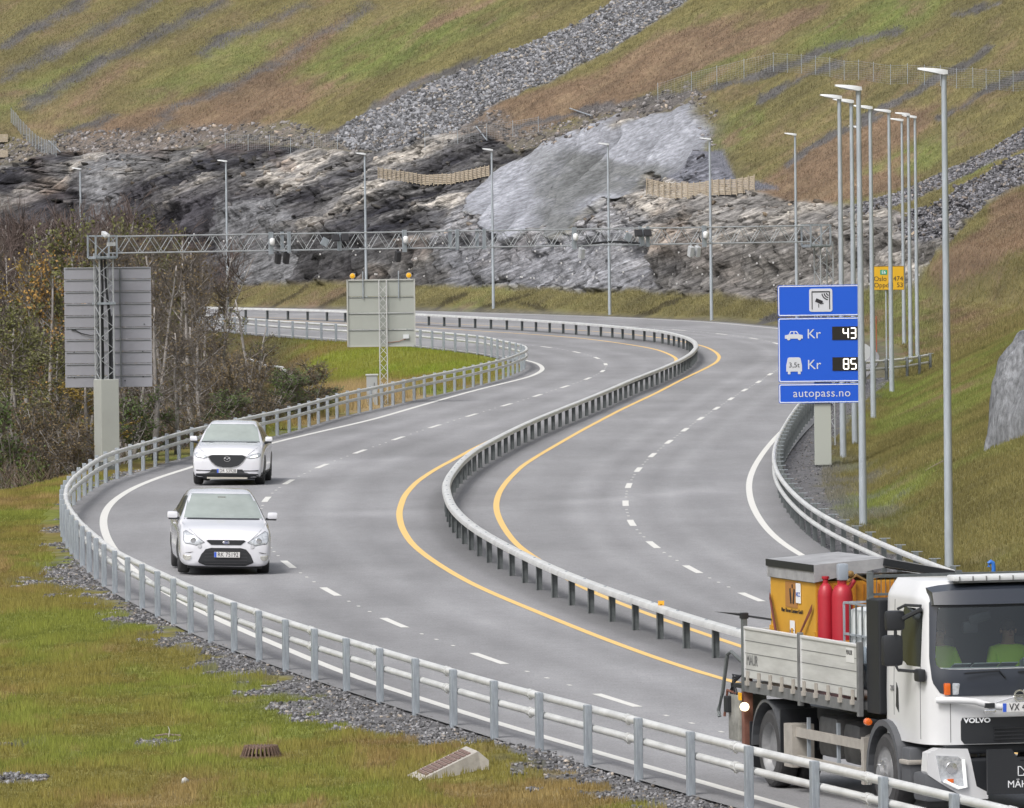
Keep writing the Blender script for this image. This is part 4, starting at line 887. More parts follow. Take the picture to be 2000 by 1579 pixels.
for px, py, pt, far_, lab in LAMPS:
    if far_: g = G(px, py); x, y, z = g[0], g[1], -.02
    else:
        h = hill_at(px, py); x, y, z = h.x, h.y, h.z
        if y > 420: g = G(px, py); x, y, z = g[0], g[1], 0
    if px == 1646: y = 240.0; x = (px - 1000) * y / FPX; z = drop(x, y)
    yh = 326 - .0122 * (px - 1000); s = FPX / y; zt = CAM_H - (pt - yh) / s; H = zt - z
    o = lp if first else copy_tree(lp); first = False
    o.location = (x, y, z); o['label'] = lab
    for ch in kids(o):
        if ch.name.startswith('pole'): ch.scale = (1, 1, H / 10)
        else: ch.location = (0, 0, H + .0)
    o.rotation_euler = (0, 0, R_(10 if px > 1450 else 16))

# =================================================================== TOLL GANTRY
dL = 240.0; xL = (207 - 1000) * dL / FPX; dR = 249.0; xR = (1617 - 1000) * dR / FPX
bz = 5.93; bh = .46
gt = thing('toll_gantry', (xL, dL, 0), math.atan2(dR - dL, xR - xL), 'steel lattice toll gantry with cameras spanning both carriageways', 'gantry')
GLn = math.hypot(xR - xL, dR - dL)
gsteel = mat('gantry_steel', (.34, .36, .38), .5, .2, noise=.15, nscale=4)
def gx(px):   # local x along the beam for a photo column
    a = (px - 207) / (1617 - 207); return a * GLn
b = MB()
for y in (-.22, .22):
    for z in (bz, bz + bh): b.tube([(.25, y, z), (gx(1577), y, z)], .018, 6)
b.build('chord', gsteel, gt)
n = 68; x0_, x1_ = .28, gx(1575); st = (x1_ - x0_) / n
br = MB(); br.tube([(0, 0, 0), (st, 0, bh)], .0105, 5, cap=False); bru = br.build('brace', gsteel, gt); br = MB(); br.tube([(0, 0, bh), (st, 0, 0)], .0105, 5, cap=False); brd = br.build('brace', gsteel, gt)
f1 = f2 = True
for i in range(n):
    for y, ph in ((-.22, 0), (.22, 1)):
        up = (i + ph) % 2 == 0; src = bru if up else brd
        if up: o = src if f1 else src.copy(); nw = not f1; f1 = False
        else: o = src if f2 else src.copy(); nw = not f2; f2 = False
        if nw: COL.objects.link(o)
        o.parent = gt; o.location = (x0_ + i * st, y, bz)
for px in (552, 877, 930, 1252):
    b = MB(); x = gx(px); 
    for y in (-.25,): b.box((x, y, bz + bh / 2), (.10, .03, bh + .12))
    b.box((x, .25, bz + bh / 2), (.10, .03, bh + .12)); b.box((x, 0, bz - .03), (.1, .5, .02)); b.build('joint_plate', galv, gt)
for px in (517, 774, 1106, 1364):      # dome cameras
    x = gx(px); b = MB(); b.box((x, -.27, bz + bh / 2 - .02), (.13, .04, bh + .16)); c_ = b.build('camera_bracket', galv, gt)
    b = MB(); b.lathe([(.03, .12), (.068, .09), (.076, .02), (.065, -.05), (.03, -.085)], (x, -.36, bz + bh / 2), n=14); b.build('camera_dome', mat('camera_white', (.7, .71, .72), .35), c_, smooth=50)
for px in (648, 1240):                 # flat readers
    x = gx(px)
    for s_ in (-.14, .14):
        b = MB(); b.cbox((x + s_, -.34, bz + .33), (.22, .09, .20), .015, rx=-.3); b.build('reader_panel', mat('reader_black', (.03, .03, .035), .5), gt)
    b = MB(); b.box((x, -.28, bz + .22), (.12, .03, .5)); b.box((x - .45, -.3, bz + .22), (.2, .04, .22), ry=.5); b.build('reader_bracket', galv, gt)
for px in (537, 553, 768, 1128, 1345, 1358):     # detectors hung under the beam
    x = gx(px); b = MB(); b.cbox((x, 0, bz - .22), (.13, .2, .30), .02, rx=.3); b.box((x, 0, bz - .05), (.04, .04, .1))
    dk_ = px in (537, 553, 768); b.build('detector', mat('detector_dark', (.035, .035, .04), .5) if dk_ else mat('detector_grey', (.5, .52, .54), .5), gt)
b = MB(); b.tube([(gx(1130) + .2 * i, -.05, bz + .02 + .07 * math.sin(i / 9 * 3.14)) for i in range(10)], .03, 6); b.build('cable_loop', black_plastic, gt); b = MB(); b.tube([(gx(1358), -.25, bz + .05), (gx(1352), -.3, bz + .2), (gx(1356), -.25, bz + .35)], .02, 5); b.build('cable_loop', black_plastic, gt)
# end cages
for x0c, x1c in ((-.36, .26), (gx(1577), gx(1617))):
    b = MB()
    for x in (x0c, x1c):
        for y in (-.3, .3): b.box((x, y, bz + .19), (.04, .04, .62))
    for z in (bz - .1, bz + .48):
        b.box(((x0c + x1c) / 2, -.3, z), (x1c - x0c, .04, .04)); b.box(((x0c + x1c) / 2, .3, z), (x1c - x0c, .04, .04))
    b.box(((x0c + x1c) / 2, 0, bz - .13), (x1c - x0c, .6, .05)); b.tube([(x0c, -.3, bz - .1), (x1c, -.3, bz + .45)], .012, 5); b.tube([(x0c, .3, bz + .45), (x1c, .3, bz - .1)], .012, 5); b.build('end_cage', galv, gt)
b = MB(); b.cbox((-.08, -.3, bz + .52), (.12, .3, .12), .02, rx=.25); b.lathe([(.05, -.12), (.05, .02)], (-.08, -.42, bz + .50), axis='Y', n=10); b.box((.1, -.28, bz + .25), (.22, .1, .1)); b.build('surveillance_camera', mat('detector_grey', (.5, .52, .54)), gt)
def tower(x, zt, fill, box=True):
    b = MB(); w2 = .20
    for sx in (-w2, w2):
        for sy in (-w2, w2): b.tube([(x + sx, sy, .1), (x + sx, sy, zt)], .022, 6)
    b.build('tower_leg', gsteel, gt); z = .3; k = 0; b = MB()
    while z < zt - .3:
        s_ = 1 if k % 2 else -1
        b.tube([(x - w2 * s_, -w2, z), (x + w2 * s_, -w2, z + .3)], .012, 4, cap=False); b.tube([(x + w2 * s_, w2, z), (x - w2 * s_, w2, z + .3)], .012, 4, cap=False)
        b.tube([(x - w2, -w2 * s_, z), (x - w2, w2 * s_, z + .3)], .012, 4, cap=False); b.tube([(x + w2, -w2 * s_, z), (x + w2, w2 * s_, z + .3)], .012, 4, cap=False); z += .3; k += 1
    b.build('tower_lattice', gsteel, gt)
    if fill:
        b = MB()
        for q in (-.13, -.08, .10, .14):
            b.tube([(x + q, -.10, 2.4), (x + q, -.10, 4.2), (x + q * .5 - .02, -.08, 5.0), (x + q * .4 - .04, -.05, bz)], .024, 6)
        b.box((x - .14, -.13, 3.3), (.05, .05, 1.8)); b.box((x + .15, -.13, 3.3), (.05, .05, 1.8)); b.build('cable', black_plastic, gt)
        b = MB(); b.box((x, -.22, 4.55), (.5, .05, .06)); b.box((x, .22, 4.55), (.5, .05, .06)); b.build('flange', galv, gt)
    if box:
        b = MB(); b.cbox((x + .03, 0, 1.32), (.54, .56, 2.28), .02); b.build('tower_casing', mat('casing_grey', (.35, .365, .345), .6, noise=.06, nscale=1), gt)
        b = MB(); b.box((x + .03, 0, .06), (.5, .5, .3)); b.build('tower_foot', galv_dark, gt)
tower(-.02, bz, True); tower(gx(1612), bz, False, False)

# =================================================================== SIGNS
board_grey = mat('sign_back_grey', (.27, .275, .31), .55, .3, noise=.07, nscale=1.2)
board_pale = mat('sign_back_pale', (.34, .36, .335), .55, .2, noise=.05, nscale=1.2)
def back_sign(name, px0, px1, py0, py1, d, nrow, material, label, rz=0.0, mast=None):
    s = FPX / d; cx = (px0 + px1) / 2; yh = 326 - .0122 * (cx - 1000); X = (cx - 1000) / s; W = (px1 - px0) / s; z1 = CAM_H - (py0 - yh) / s; z0 = CAM_H - (py1 - yh) / s
    t = thing(name, (X, d, 0), rz, label, 'road sign'); H = (z1 - z0) / nrow
    pm = MB(); pm.cbox((0, 0, 0), (W, .028, H - .012), .006); p0 = pm.build('panel', material, t)
    fl = MB(); fl.box((0, -.022, 0), (W - .08, .03, .014)); f0 = fl.build('flange', galv_dark, t)
    for i in range(nrow):
        o = p0 if i == 0 else p0.copy()
        if i: COL.objects.link(o)
        o.parent = t; o.location = (0, 0, z0 + H * (i + .5))
        if i < nrow:
            g = f0 if i == 0 else f0.copy()
            if i: COL.objects.link(g)
            g.parent = t; g.location = (0, 0, z0 + H * (i + 1) - .03)
    return t, W, z0, z1, s, X
t, W, z0, z1, s, X = back_sign('sign_board', 128, 298, 522, 757, 240.75, 10, board_grey, 'large blank grey back of a road sign on the gantry tower at the left')
b = MB()
for q in ((-.95, 3.2), (.95, 3.2), (-.95, 2.5), (.95, 2.5), (1.0, 3.95), (-.3, 2.4), (.45, 2.4)): b.box((q[0], -.03, q[1]), (.03, .02, .03))
b.build('bolt', black_plastic, t); b = MB(); b.tube([(-.28, -.1, 3.68), (-.5, -.06, 3.66), (-.75, -.05, 3.72), (-.9, -.04, 3.8)], .014, 5); b.box((-.95, -.04, 3.82), (.12, .03, .04)); b.build('cable', black_plastic, t)
b = MB()
for x in (-.3, .34): b.box((x, -.06, (z0 + z1) / 2), (.03, .06, z1 - z0 - .1))
b.build('bracket', galv_dark, t)
# small sign back with beacons on a lattice mast
t, W, z0, z1, s, X = back_sign('sign_board', 681, 812, 547, 676, 303.0, 4, board_pale, 'small pale grey sign back with two yellow beacons on a lattice mast')
b = MB(); h_ = z1 - z0
for q in ((-W / 2, 0, h_), (W / 2, 0, h_)): b.box((q[0], -.01, (z0 + z1) / 2), (.05, .10, h_ + .04))
for z in (z0, z1): b.box((0, -.01, z), (W, .10, .05))
b.build('frame', mat('frame_pale', (.38, .39, .37), .5), t)
for x in (-.62, .62): b = MB(); b.box((x, -.07, z1 - .17), (.035, .03, .95)); b.build('bracket', galv, t)
for x in (-.98, .98):
    b = MB(); b.lathe([(.0, -.09), (.085, -.07), (.09, .0), (.085, .04), (.05, .08), (0, .09)], (x + (.0), 0, z1 + .15), axis='Y', n=18); bc = b.build('beacon', mat('beacon_yellow', (.80, .42, .02), .35), t, smooth=50)
    b = MB(); b.box((x, 0, z1 + .05), (.10, .1, .16)); b.lathe([(.10, .10), (.10, .12)], (x, 0, z1 + .15), 'Y', 16); b.build('beacon_housing', mat('housing_grey', (.4, .4, .38)), bc)
b = MB()
zb = -1.3
for x in (-.06, .20):
    for y in (-.36, -.12): b.tube([(x, y, zb), (x, y, z1)], .019, 6)
k = 0; z = zb
while z < z1 - .28:
    s_ = 1 if k % 2 else -1
    for y in (-.36, -.12): b.tube([(.07 - .13 * s_, y, z), (.07 + .13 * s_, y, z + .3)], .012, 4, cap=False); s_ = -s_
    z += .3; k += 1
b.build('mast', mat('mast_zinc', (.55, .56, .57), .45, .2), t)
b = MB(); b.box((.86, -.05, z0 + .32), (.2, .08, .14)); b.build('junction_box', mat('box_white', (.55, .58, .6)), t)
b = MB(); b.tube([(.85, -.06, z0 + .24), (.6, -.04, z0 + .15), (.2, -.04, z0 + .11)], .012, 5); b.build('cable', mat('cable_brown', (.25, .12, .08)), t)
ct = thing('electric_cabinet', ((727 - 1000) / 56.3, 302.0, -.9), 0, 'grey roadside electric cabinet at the foot of the lattice mast', 'cabinet')
b = MB(); b.cbox((0, 0, .85), (.38, .26, 2.1), .015); b.build('body', mat('cabinet_grey', (.33, .35, .36), .5), ct); b = MB(); b.cbox((0, 0, 1.92), (.44, .32, .05), .01); b.build('lid', mat('cabinet_lid', (.45, .47, .47), .5), ct); b = MB(); b.box((.08, -.135, 1.6), (.02, .02, .1)); b.build('handle', black_plastic, ct)

# blue toll price sign -------------------------------------------------------
sblue = mat('sign_blue', (.004, .085, .56), .5); sborder = mat('sign_border', (.72, .76, .82), .4); spic = mat('pictogram_grey', (.55, .57, .62), .5)
d = FPX / 72.9; s = 72.9; X = (1605.5 - 1000) / s
def sz_(py): return CAM_H - (py - 318.6) / s
def sx_(px): return (px - 1605.5) / s
bs = thing('toll_sign', (X, d, 0), 0.0, 'tall blue toll price sign showing a camera symbol, 43 and 85 kroner', 'road sign')
def rrect(w_, h_, r, n=5):
    P = []
    for cx, cy, a0 in ((w_ / 2 - r, h_ / 2 - r, 0), (-w_ / 2 + r, h_ / 2 - r, 90), (-w_ / 2 + r, -h_ / 2 + r, 180), (w_ / 2 - r, -h_ / 2 + r, 270)):
        for k in range(n): a = R_(a0 + 90 * k / (n - 1)); P.append((cx + r * math.cos(a), cy + r * math.sin(a)))
    return P
def shift(P, x, z): return [(a + x, b_ + z) for a, b_ in P]
def ring(b, P, Q, y0, y1):
    n = len(P); b.add([(a, y0, z) for a, z in P] + [(a, y0, z) for a, z in Q] + [(a, y1, z) for a, z in P] + [(a, y1, z) for a, z in Q], [(i, (i + 1) % n, n + (i + 1) % n, n + i) for i in range(n)] + [(i, 2 * n + i, 2 * n + (i + 1) % n, (i + 1) % n) for i in range(n)] + [(n + i, n + (i + 1) % n, 3 * n + (i + 1) % n, 3 * n + i) for i in range(n)])
SIGN_W = (1689 - 1521) / s
for y0p, y1p in ((557, 617.5), (620.5, 746.5), (749.5, 787.5)):
    cz = sz_((y0p + y1p) / 2); h_ = (y1p - y0p) / s
    b = MB(); b.prism(shift(rrect(SIGN_W, h_, .05), 0, cz), -.02, .02); pn = b.build('panel', sblue, bs)
    b = MB(); ring(b, shift(rrect(SIGN_W - .03, h_ - .03, .045), 0, cz), shift(rrect(SIGN_W - .075, h_ - .075, .03), 0, cz), -.026, -.018); b.build('border', sborder, pn)
    if y0p == 557:
        b = MB(); b.prism(shift(rrect(.62, .62, .06), 0.0, sz_(586.5)), -.030, -.022); pc = b.build('pictogram', spic, pn)
        b = MB(); cx, cz2 = 0.0, sz_(586.5)
        for x in (-.235, .235): b.box((x, -.034, cz2 - .01), (.024, .006, .47))
        b.box((0, -.0345, cz2 + .225), (.49, .006, .03))
        b.box((-.05, -.036, cz2 - .03), (.19, .006, .10), ry=.42); b.box((.055, -.036, cz2 - .085), (.03, .006, .03), ry=.42); b.box((-.06, -.036, cz2 - .15), (.015, .006, .1))
        for r_ in (.09, .15, .21):
            P = [(.225 - r_ * math.cos(R_(a)), cz2 + .20 - r_ * math.sin(R_(a))) for a in range(8, 85, 12)]; Q = [(.225 - (r_ - .03) * math.cos(R_(a)), cz2 + .20 - (r_ - .03) * math.sin(R_(a))) for a in range(8, 85, 12)]
            k = len(P); b.add([(a, -.036, z) for a, z in P] + [(a, -.036, z) for a, z in Q], [(i, i + 1, k + i + 1, k + i) for i in range(k - 1)])
        b.build('camera_symbol', letter_black, pc)
    elif y0p == 620.5:
        led = mat('led_digits', (1.0, .97, .85), .5, emit=1.1); ledp = mat('led_window', (.02, .018, .015), .3)
        for py, t_, sym in ((653, '43', 'car'), (713, '85', 'truck')):
            z = sz_(py)
            text_on('lettering', 'Kr', .36, face_matrix((sx_(1591), -.026, z), (1, 0, 0), (0, 0, 1)), spic, pn)
            b = MB(); b.box((sx_(1656), -.024, z + .02), (.80, .02, .36)); lw = b.build('display', ledp, pn)
            # seven-segment digits
            SEG = {'4': 'bcfg', '3': 'abcdg', '8': 'abcdefg', '5': 'acdfg'}
            b = MB()
            for k, ch in enumerate(t_):
                cx = sx_(1653.5 + 14.5 * k); w2, h2 = .065, .135; zc = z + .02
                G_ = {'a': ((cx, zc + h2), (.12, .03)), 'd': ((cx, zc - h2), (.12, .03)), 'g': ((cx, zc), (.12, .03)), 'f': ((cx - w2, zc + h2 / 2), (.03, .12)), 'b': ((cx + w2, zc + h2 / 2), (.03, .12)), 'e': ((cx - w2, zc - h2 / 2), (.03, .12)), 'c': ((cx + w2, zc - h2 / 2), (.03, .12))}
                for q in SEG[ch]:
                    (a, c_), (w_, h_) = G_[q]; b.box((a, -.038, c_), (w_, .006, h_))
            b.build('digits', led, lw)
            b = MB(); cx = sx_(1552)
            if sym == 'car':
                b.prism([(cx + a, z - .02 + c_) for a, c_ in ((-.24, -.09), (-.24, .0), (-.14, .02), (-.09, .11), (.08, .11), (.14, .02), (.24, .0), (.24, -.09))], -.030, -.022)
                sm = b.build('vehicle_symbol', spic, pn); b = MB(); b.add([(cx - .10, -.032, z + .01), (cx - .07, -.032, z + .07), (cx - .01, -.032, z + .07), (cx - .01, -.032, z + .01)], [(0, 1, 2, 3)]); b.add([(cx + .02, -.032, z + .01), (cx + .02, -.032, z + .07), (cx + .06, -.032, z + .07), (cx + .10, -.032, z + .01)], [(0, 1, 2, 3)]); b.build('symbol_window', sblue, sm)
                b = MB()
                for x in (-.14, .15): b.lathe([(.045, -.036), (.045, -.02)], (cx + x, 0, z - .11), axis='Y', n=14)
                b.build('symbol_wheel', spic, sm)
            else:
                b.prism([(cx + a, z + c_) for a, c_ in ((-.21, -.17), (-.21, .0), (-.17, .19), (-.13, .21), (.13, .21), (.17, .19), (.21, 0), (.21, -.17), (.17, -.17), (.17, -.24), (.10, -.24), (.10, -.17), (-.10, -.17), (-.10, -.24), (-.17, -.24), (-.17, -.17))], -.030, -.022)
                sm = b.build('vehicle_symbol', spic, pn); text_on('lettering', '3,5t', .19, face_matrix((cx, -.034, z), (1, 0, 0), (0, 0, 1)), letter_black, sm)
    else:
        text_on('lettering', 'autopass.no', .305, face_matrix((0, -.026, sz_(768.5)), (1, 0, 0), (0, 0, 1)), spic, pn, spacing=1.06)
b = MB(); b.cbox((.02, .16, (sz_(790) + sz_(909)) / 2 + .6), (.45, .24, sz_(790) - sz_(909) + 1.2), .015); b.build('column', mat('column_grey', (.36, .38, .35), .55), bs)
b = MB(); zf = sz_(909)
for x in (-.17, .21): b.box((x, .16, zf - .08), (.03, .03, .2))
b.tube([(-.17, .1, zf), (.21, .1, zf - .15)], .012, 5); b.tube([(.21, .1, zf), (-.17, .1, zf - .15)], .012, 5); b.box((.02, .16, zf - .17), (.55, .4, .04)); b.build('base_frame', galv_dark, bs)
# yellow distance sign ------------------------------------------------------
d = 342.0; s = FPX / d; X = (1738 - 1000) / s
zg = drop(X, d); zt_, zb_ = CAM_H - (520 - 317) / s, CAM_H - (567 - 317) / s
ys = thing('distance_sign', (X, d, zg), 0, 'yellow distance sign reading Oslo 474 and Oppdal 53 behind the lamp posts', 'road sign')
syel = mat('sign_yellow', (.62, .36, .015), .45); Wd = 62 / s; zc = (zt_ + zb_) / 2 - zg; h_ = zt_ - zb_
b = MB(); b.prism(shift(rrect(Wd, h_, .03), 0, zc), -.015, .015); pn = b.build('panel', syel, ys)
b = MB(); ring(b, shift(rrect(Wd - .01, h_ - .01, .03), 0, zc), shift(rrect(Wd - .035, h_ - .035, .02), 0, zc), -.02, -.014); b.build('border', letter_black, pn)
b = MB(); b.box((-.18, -.019, zc + .23), (.28, .008, .19)); g_ = b.build('route_badge', mat('badge_green', (.02, .28, .16), .5), pn)
text_on('lettering', 'E6', .17, face_matrix((-.18, -.026, zc + .23), (1, 0, 0), (0, 0, 1)), letter_white, g_)
for tx, x, z, al in (('Oslo', -.58, -.03, 'LEFT'), ('Oppdal', -.58, -.28, 'LEFT'), ('474', .58, -.03, 'RIGHT'), ('53', .58, -.28, 'RIGHT')):
    text_on('lettering', tx, .26, face_matrix((x, -.02, zc + z), (1, 0, 0), (0, 0, 1)), letter_black, pn, align=al)
b = MB(); b.tube([(-.1, .05, -.2), (-.1, .05, zc + .3)], .03, 8); b.build('post', galv_pole, ys)
d = 300.0; s = FPX / d; X = (1686 - 1000) / s; zg = drop(X, d); zc = CAM_H - (688 - 317.6) / s - zg
rs = thing('round_sign', (X, d, zg), 0, 'round grey sign back half hidden behind the thick lamp post', 'road sign')
b = MB(); b.lathe([(0, -.01), (.30, -.01), (.30, .01), (0, .01)], (0, 0, zc), axis='Y', n=28); b.build('disc', mat('disc_grey', (.42, .44, .46), .5), rs); b = MB(); b.tube([(0, -.03, -.3), (0, -.03, zc + .2)], .03, 8); b.build('post', galv_pole, rs)
# slim red and white snow pole behind the blue sign
h = hill_at(1712, 690); sp = thing('snow_pole', tuple(h), 0, 'thin reddish snow marker pole right of the blue toll sign', 'marker'); b = MB(); b.tube([(0, 0, -.2), (0, 0, 1.6)], .02, 6); b.build('pole', mat('pole_red', (.35, .08, .05), .5), sp)

# =================================================================== HILLSIDE FENCES, TIMBER CRIBS
wire = mat('fence_wire', (.36, .38, .40), .5, .3)
def hill_line(pts, step):
    W_ = [hill_at(*p) for p in pts]; W_ = np.array([tuple(w_) for w_ in W_ if w_ is not None]); s_ = np.r_[0, np.cumsum(np.hypot(*np.diff(W_[:, :2], axis=0).T))]
    q_ = np.arange(0, s_[-1], step); o = np.stack([np.interp(q_, s_, W_[:, j]) for j in range(3)], 1); o[:, 2] = [drop(a, b_) for a, b_ in o[:, :2]]; return o
def mesh_fence(pts, H, label, step=2.4, r=.018, wr=.004):
    P = hill_line(pts, step); t = thing('mesh_fence', tuple(P[0]), 0, label, 'fence'); P = P - P[0]
    pm = MB(); pm.tube([(0, 0, -.2), (0, 0, H)], r, 6); p0 = pm.build('post', galv_pole, t)
    for i, p in enumerate(P):
        o = p0 if i == 0 else p0.copy()
        if i: COL.objects.link(o)
        o.parent = t; o.location = tuple(p)
    b = MB()
    for a, c_ in zip(P[:-1], P[1:]):
        a, c_ = Vector(a), Vector(c_)
        for k in range(9): z = Vector((0, 0, H * (k + .3) / 9)); b.tube([a + z, c_ + z], wr if k < 8 else wr * 1.8, 3, cap=False)
        for k in range(10): q_ = a.lerp(c_, k / 10); b.tube([q_, q_ + Vector((0, 0, H * .95))], wr, 3, cap=False)
    tag(b.build('wire_mesh', wire, t, fix=False), kind='stuff'); return t
mesh_fence([(1285, 200), (1350, 178), (1430, 158), (1510, 140), (1600, 148), (1700, 160), (1800, 166), (1900, 172), (2020, 182)], 1.15, 'long wire mesh fence crossing the upper right hillside')
mesh_fence([(440, 290), (500, 293), (560, 293), (640, 291), (690, 291)], 1.0, 'short wire mesh fence on the rock rim left of the stone fan')
mesh_fence([(830, 292), (880, 286), (930, 278), (1000, 268), (1060, 258), (1095, 248)], 1.0, 'wire mesh fence on the rim below the stone fan')
mesh_fence([(22, 240), (40, 262), (62, 284), (85, 300), (112, 308)], 1.0, 'wire mesh fence running down the hill at the far left', step=1.0)
for (a, c_, lab) in (((1113, 220), (1157, 231), 'bent pale fence pipe lying on the hill above the netted rock'), ((930, 255), (951, 278), 'pale fence brace leaning beside the rim fence'), ((95, 282), (118, 301), 'pale brace pole leaning at the lower end of the left fence')):
    A_, B_ = hill_at(*a), hill_at(*c_); t = thing('fence_brace', tuple(A_), 0, lab, 'pole'); b = MB(); b.tube([(0, 0, .25), B_ - A_ + Vector((0, 0, .12))], .035, 6); b.build('pipe', galv, t)
timber = mat('pale_timber', (.42, .36, .28), .8, noise=.3, nscale=5, stretch=(3, 3, 8)); timber2 = mat('timber_post', (.34, .29, .22), .8, noise=.25, nscale=4)
def crib(pts, H, npan, rows, label):
    W_ = np.array([tuple(hill_at(*p) + Vector((0, -.35, -.05))) for p in pts]); s_ = np.r_[0, np.cumsum(np.hypot(W_[:, 0], W_[:, 2])[0:0]), np.cumsum(np.hypot(*np.diff(W_[:, [0, 2]], axis=0).T))]; s_ = s_[-len(W_):] if len(s_) >= len(W_) else np.r_[0, s_]
    q_ = np.linspace(0, s_[-1], npan + 1); P = np.stack([np.interp(q_, s_, W_[:, j]) for j in range(3)], 1); P[:, 1] = np.convolve(np.r_[P[0, 1], P[:, 1], P[-1, 1]], [.25, .5, .25], 'valid'); P[:, 1] = np.minimum(P[:, 1], P[:, 1].mean() + .6)
    t = thing('timber_crib_wall', tuple(P[0]), 0, label, 'retaining wall'); P = P - P[0]
    pm = MB(); pm.box((0, -.09, H / 2), (.055, .06, H + .08)); p0 = pm.build('post', timber2, t)
    for i, p in enumerate(P):
        o = p0 if i == 0 else p0.copy()
        if i: COL.objects.link(o)
        o.parent = t; o.location = (p[0], p[1], p[2] + random.uniform(-.03, .03))
    b = MB()
    for a, c_ in zip(P[:-1], P[1:]):
        m_ = (a + c_) / 2; dx = c_ - a; sl = math.atan2(dx[2], dx[0]); L_ = math.hypot(dx[0], dx[1]); rz = math.atan2(dx[1], dx[0]); j0 = random.uniform(-.02, .02)
        for k in range(rows):
            b.box((m_[0], m_[1] + random.uniform(-.02, .02), m_[2] + j0 + H * (k + .5) / rows), (L_ * 1.02, .05, H / rows * .72), rz=rz, ry=-math.atan2(dx[2], L_) + random.uniform(-.015, .015))
    tag(b.build('planks', timber, t), kind='stuff')
crib([(741, 346), (780, 352), (830, 360), (880, 358), (920, 350), (955, 342)], .62, 26, 6, 'curved pale timber crib wall on the dark rock, left of the netted slab')
crib([(1258, 376), (1300, 385), (1350, 387), (1400, 379), (1440, 378), (1473, 371)], .86, 18, 9, 'pale timber crib wall below the gravel shelf, right of the netted slab')
for k, (px, py) in enumerate(((8, 278), (8, 308))):
    h = hill_at(px, py) + Vector((0, -.3, 0)); t = thing('timber_crib', tuple(h), 0, ('upper' if k == 0 else 'lower') + ' small wooden crib at the far left edge of the hill', 'crib'); b = MB()
    for q in range(7): b.box((-.1 + (q % 2) * .03, 0, .04 + .075 * q), (.75, .5, .055))
    b.build('slats', timber, t)

# =================================================================== SMALL GROUND OBJECTS
# netted boulder on the near right bank
def netted():
    cx, cy = 13.55, 207.0; nphi, nth = 90, 44; V = []
    ph = np.linspace(0, 2 * np.pi, nphi, endpoint=False); th = np.linspace(0, np.pi / 2, nth)
    PH, TH = np.meshgrid(ph, th, indexing='ij'); r = 1 + .26 * fbm(np.cos(PH) * 1.5 + 3, np.sin(PH) * 1.5, TH * 1.3, 4) + .09 * (1 - 2 * np.abs(fbm(np.cos(PH) * 4, np.sin(PH) * 4, TH * .5 + 4, 3))) + .012 * np.sin(PH * 46 + 3 * fbm(PH * 2, TH * 2, 1))
    x = 2.15 * r * np.sin(TH) ** .8 * np.cos(PH); y = 2.3 * r * np.sin(TH) ** .8 * np.sin(PH); z = 3.5 * r * np.cos(TH) ** .8
    x = x + .35 * (1 - z / 4.0) * 0
    V = np.stack([x + cx, y + cy, z + .6], -1).reshape(-1, 3); idx = np.arange(nphi * nth).reshape(nphi, nth); nx_ = np.roll(idx, -1, 0)
    F = np.stack([idx[:, :-1], nx_[:, :-1], nx_[:, 1:], idx[:, 1:]], -1).reshape(-1, 4)
    c = np.array([.17, .178, .192])[None] * (1 + .8 * fbm(np.cos(PH) * 5, np.sin(PH) * 5, TH * .8, 4)).reshape(-1, 1) * (1 - .25 * sstep(.2, -.2, np.sin(PH * 46)).reshape(-1, 1) * .4)
    o = npmesh('netted_boulder', V, F, mat('netting_grey', rough=.9, attr='ground_colour', noise=.5, nscale=5, stretch=(2, 2, .6), bump=.12, bscale=4), c); tag(o, 'large boulder wrapped in grey netting at the right edge of the bank', 'boulder')
netted()
h = hill_at(1941, 1150); z0_ = h.z; zt = CAM_H - (1096 - 315) * h.y / FPX - z0_
t = thing('bent_pipe', tuple(h), 0, 'blue vent pipe with a bent top rising from the bank behind the truck', 'pipe'); b = MB(); b.tube([(0, 0, -.2), (0, 0, zt - .10), (-.01, 0, zt - .05), (-.05, 0, zt - .02), (-.09, 0, zt - .05), (-.095, 0, zt - .12)], .04, 10); b.build('pipe', mat('pipe_blue', (.03, .16, .55), .35), t, smooth=60)
h = hill_at(1862, 900); t = thing('bank_stick', tuple(h), 0, 'grey plank lying on the right bank between two lamp posts', 'plank'); 
A_, B_ = hill_at(1808, 922), hill_at(1842, 905); b = MB(); b.tube([A_ - h + Vector((0, 0, .03)), B_ - h + Vector((0, 0, .05))], .022, 5); b.build('plank', mat('old_wood', (.2, .16, .13), .9), t)
# domed drain grate
h = low_at(510, 1480); t = thing('drain_grate', tuple(h), 0, 'round rusty domed drain grate sitting in the near grass', 'drain grate'); rust_ = mat('rusty_iron', (.13, .085, .065), .8, noise=.4, nscale=20)
b = MB(); b.lathe([(.30, 0), (.30, .03), (.275, .03), (.275, 0)], n=36); b.build('base_ring', rust_, t); b = MB(); b.lathe([(.235, .135), (.235, .165), (.20, .17), (.20, .14)], n=36); b.lathe([(.07, .14), (.07, .17), (.04, .17), (.04, .14)], n=16); b.build('top_ring', rust_, t)
rb = MB(); rb.box((.255, 0, .085), (.028, .022, .19), ry=-.36); rb.box((.14, 0, .156), (.16, .02, .022)); r0 = rb.build('rib', rust_, t)
for k in range(1, 28): o = r0.copy(); COL.objects.link(o); o.parent = t; o.rotation_euler = (0, 0, k * 2 * math.pi / 28)
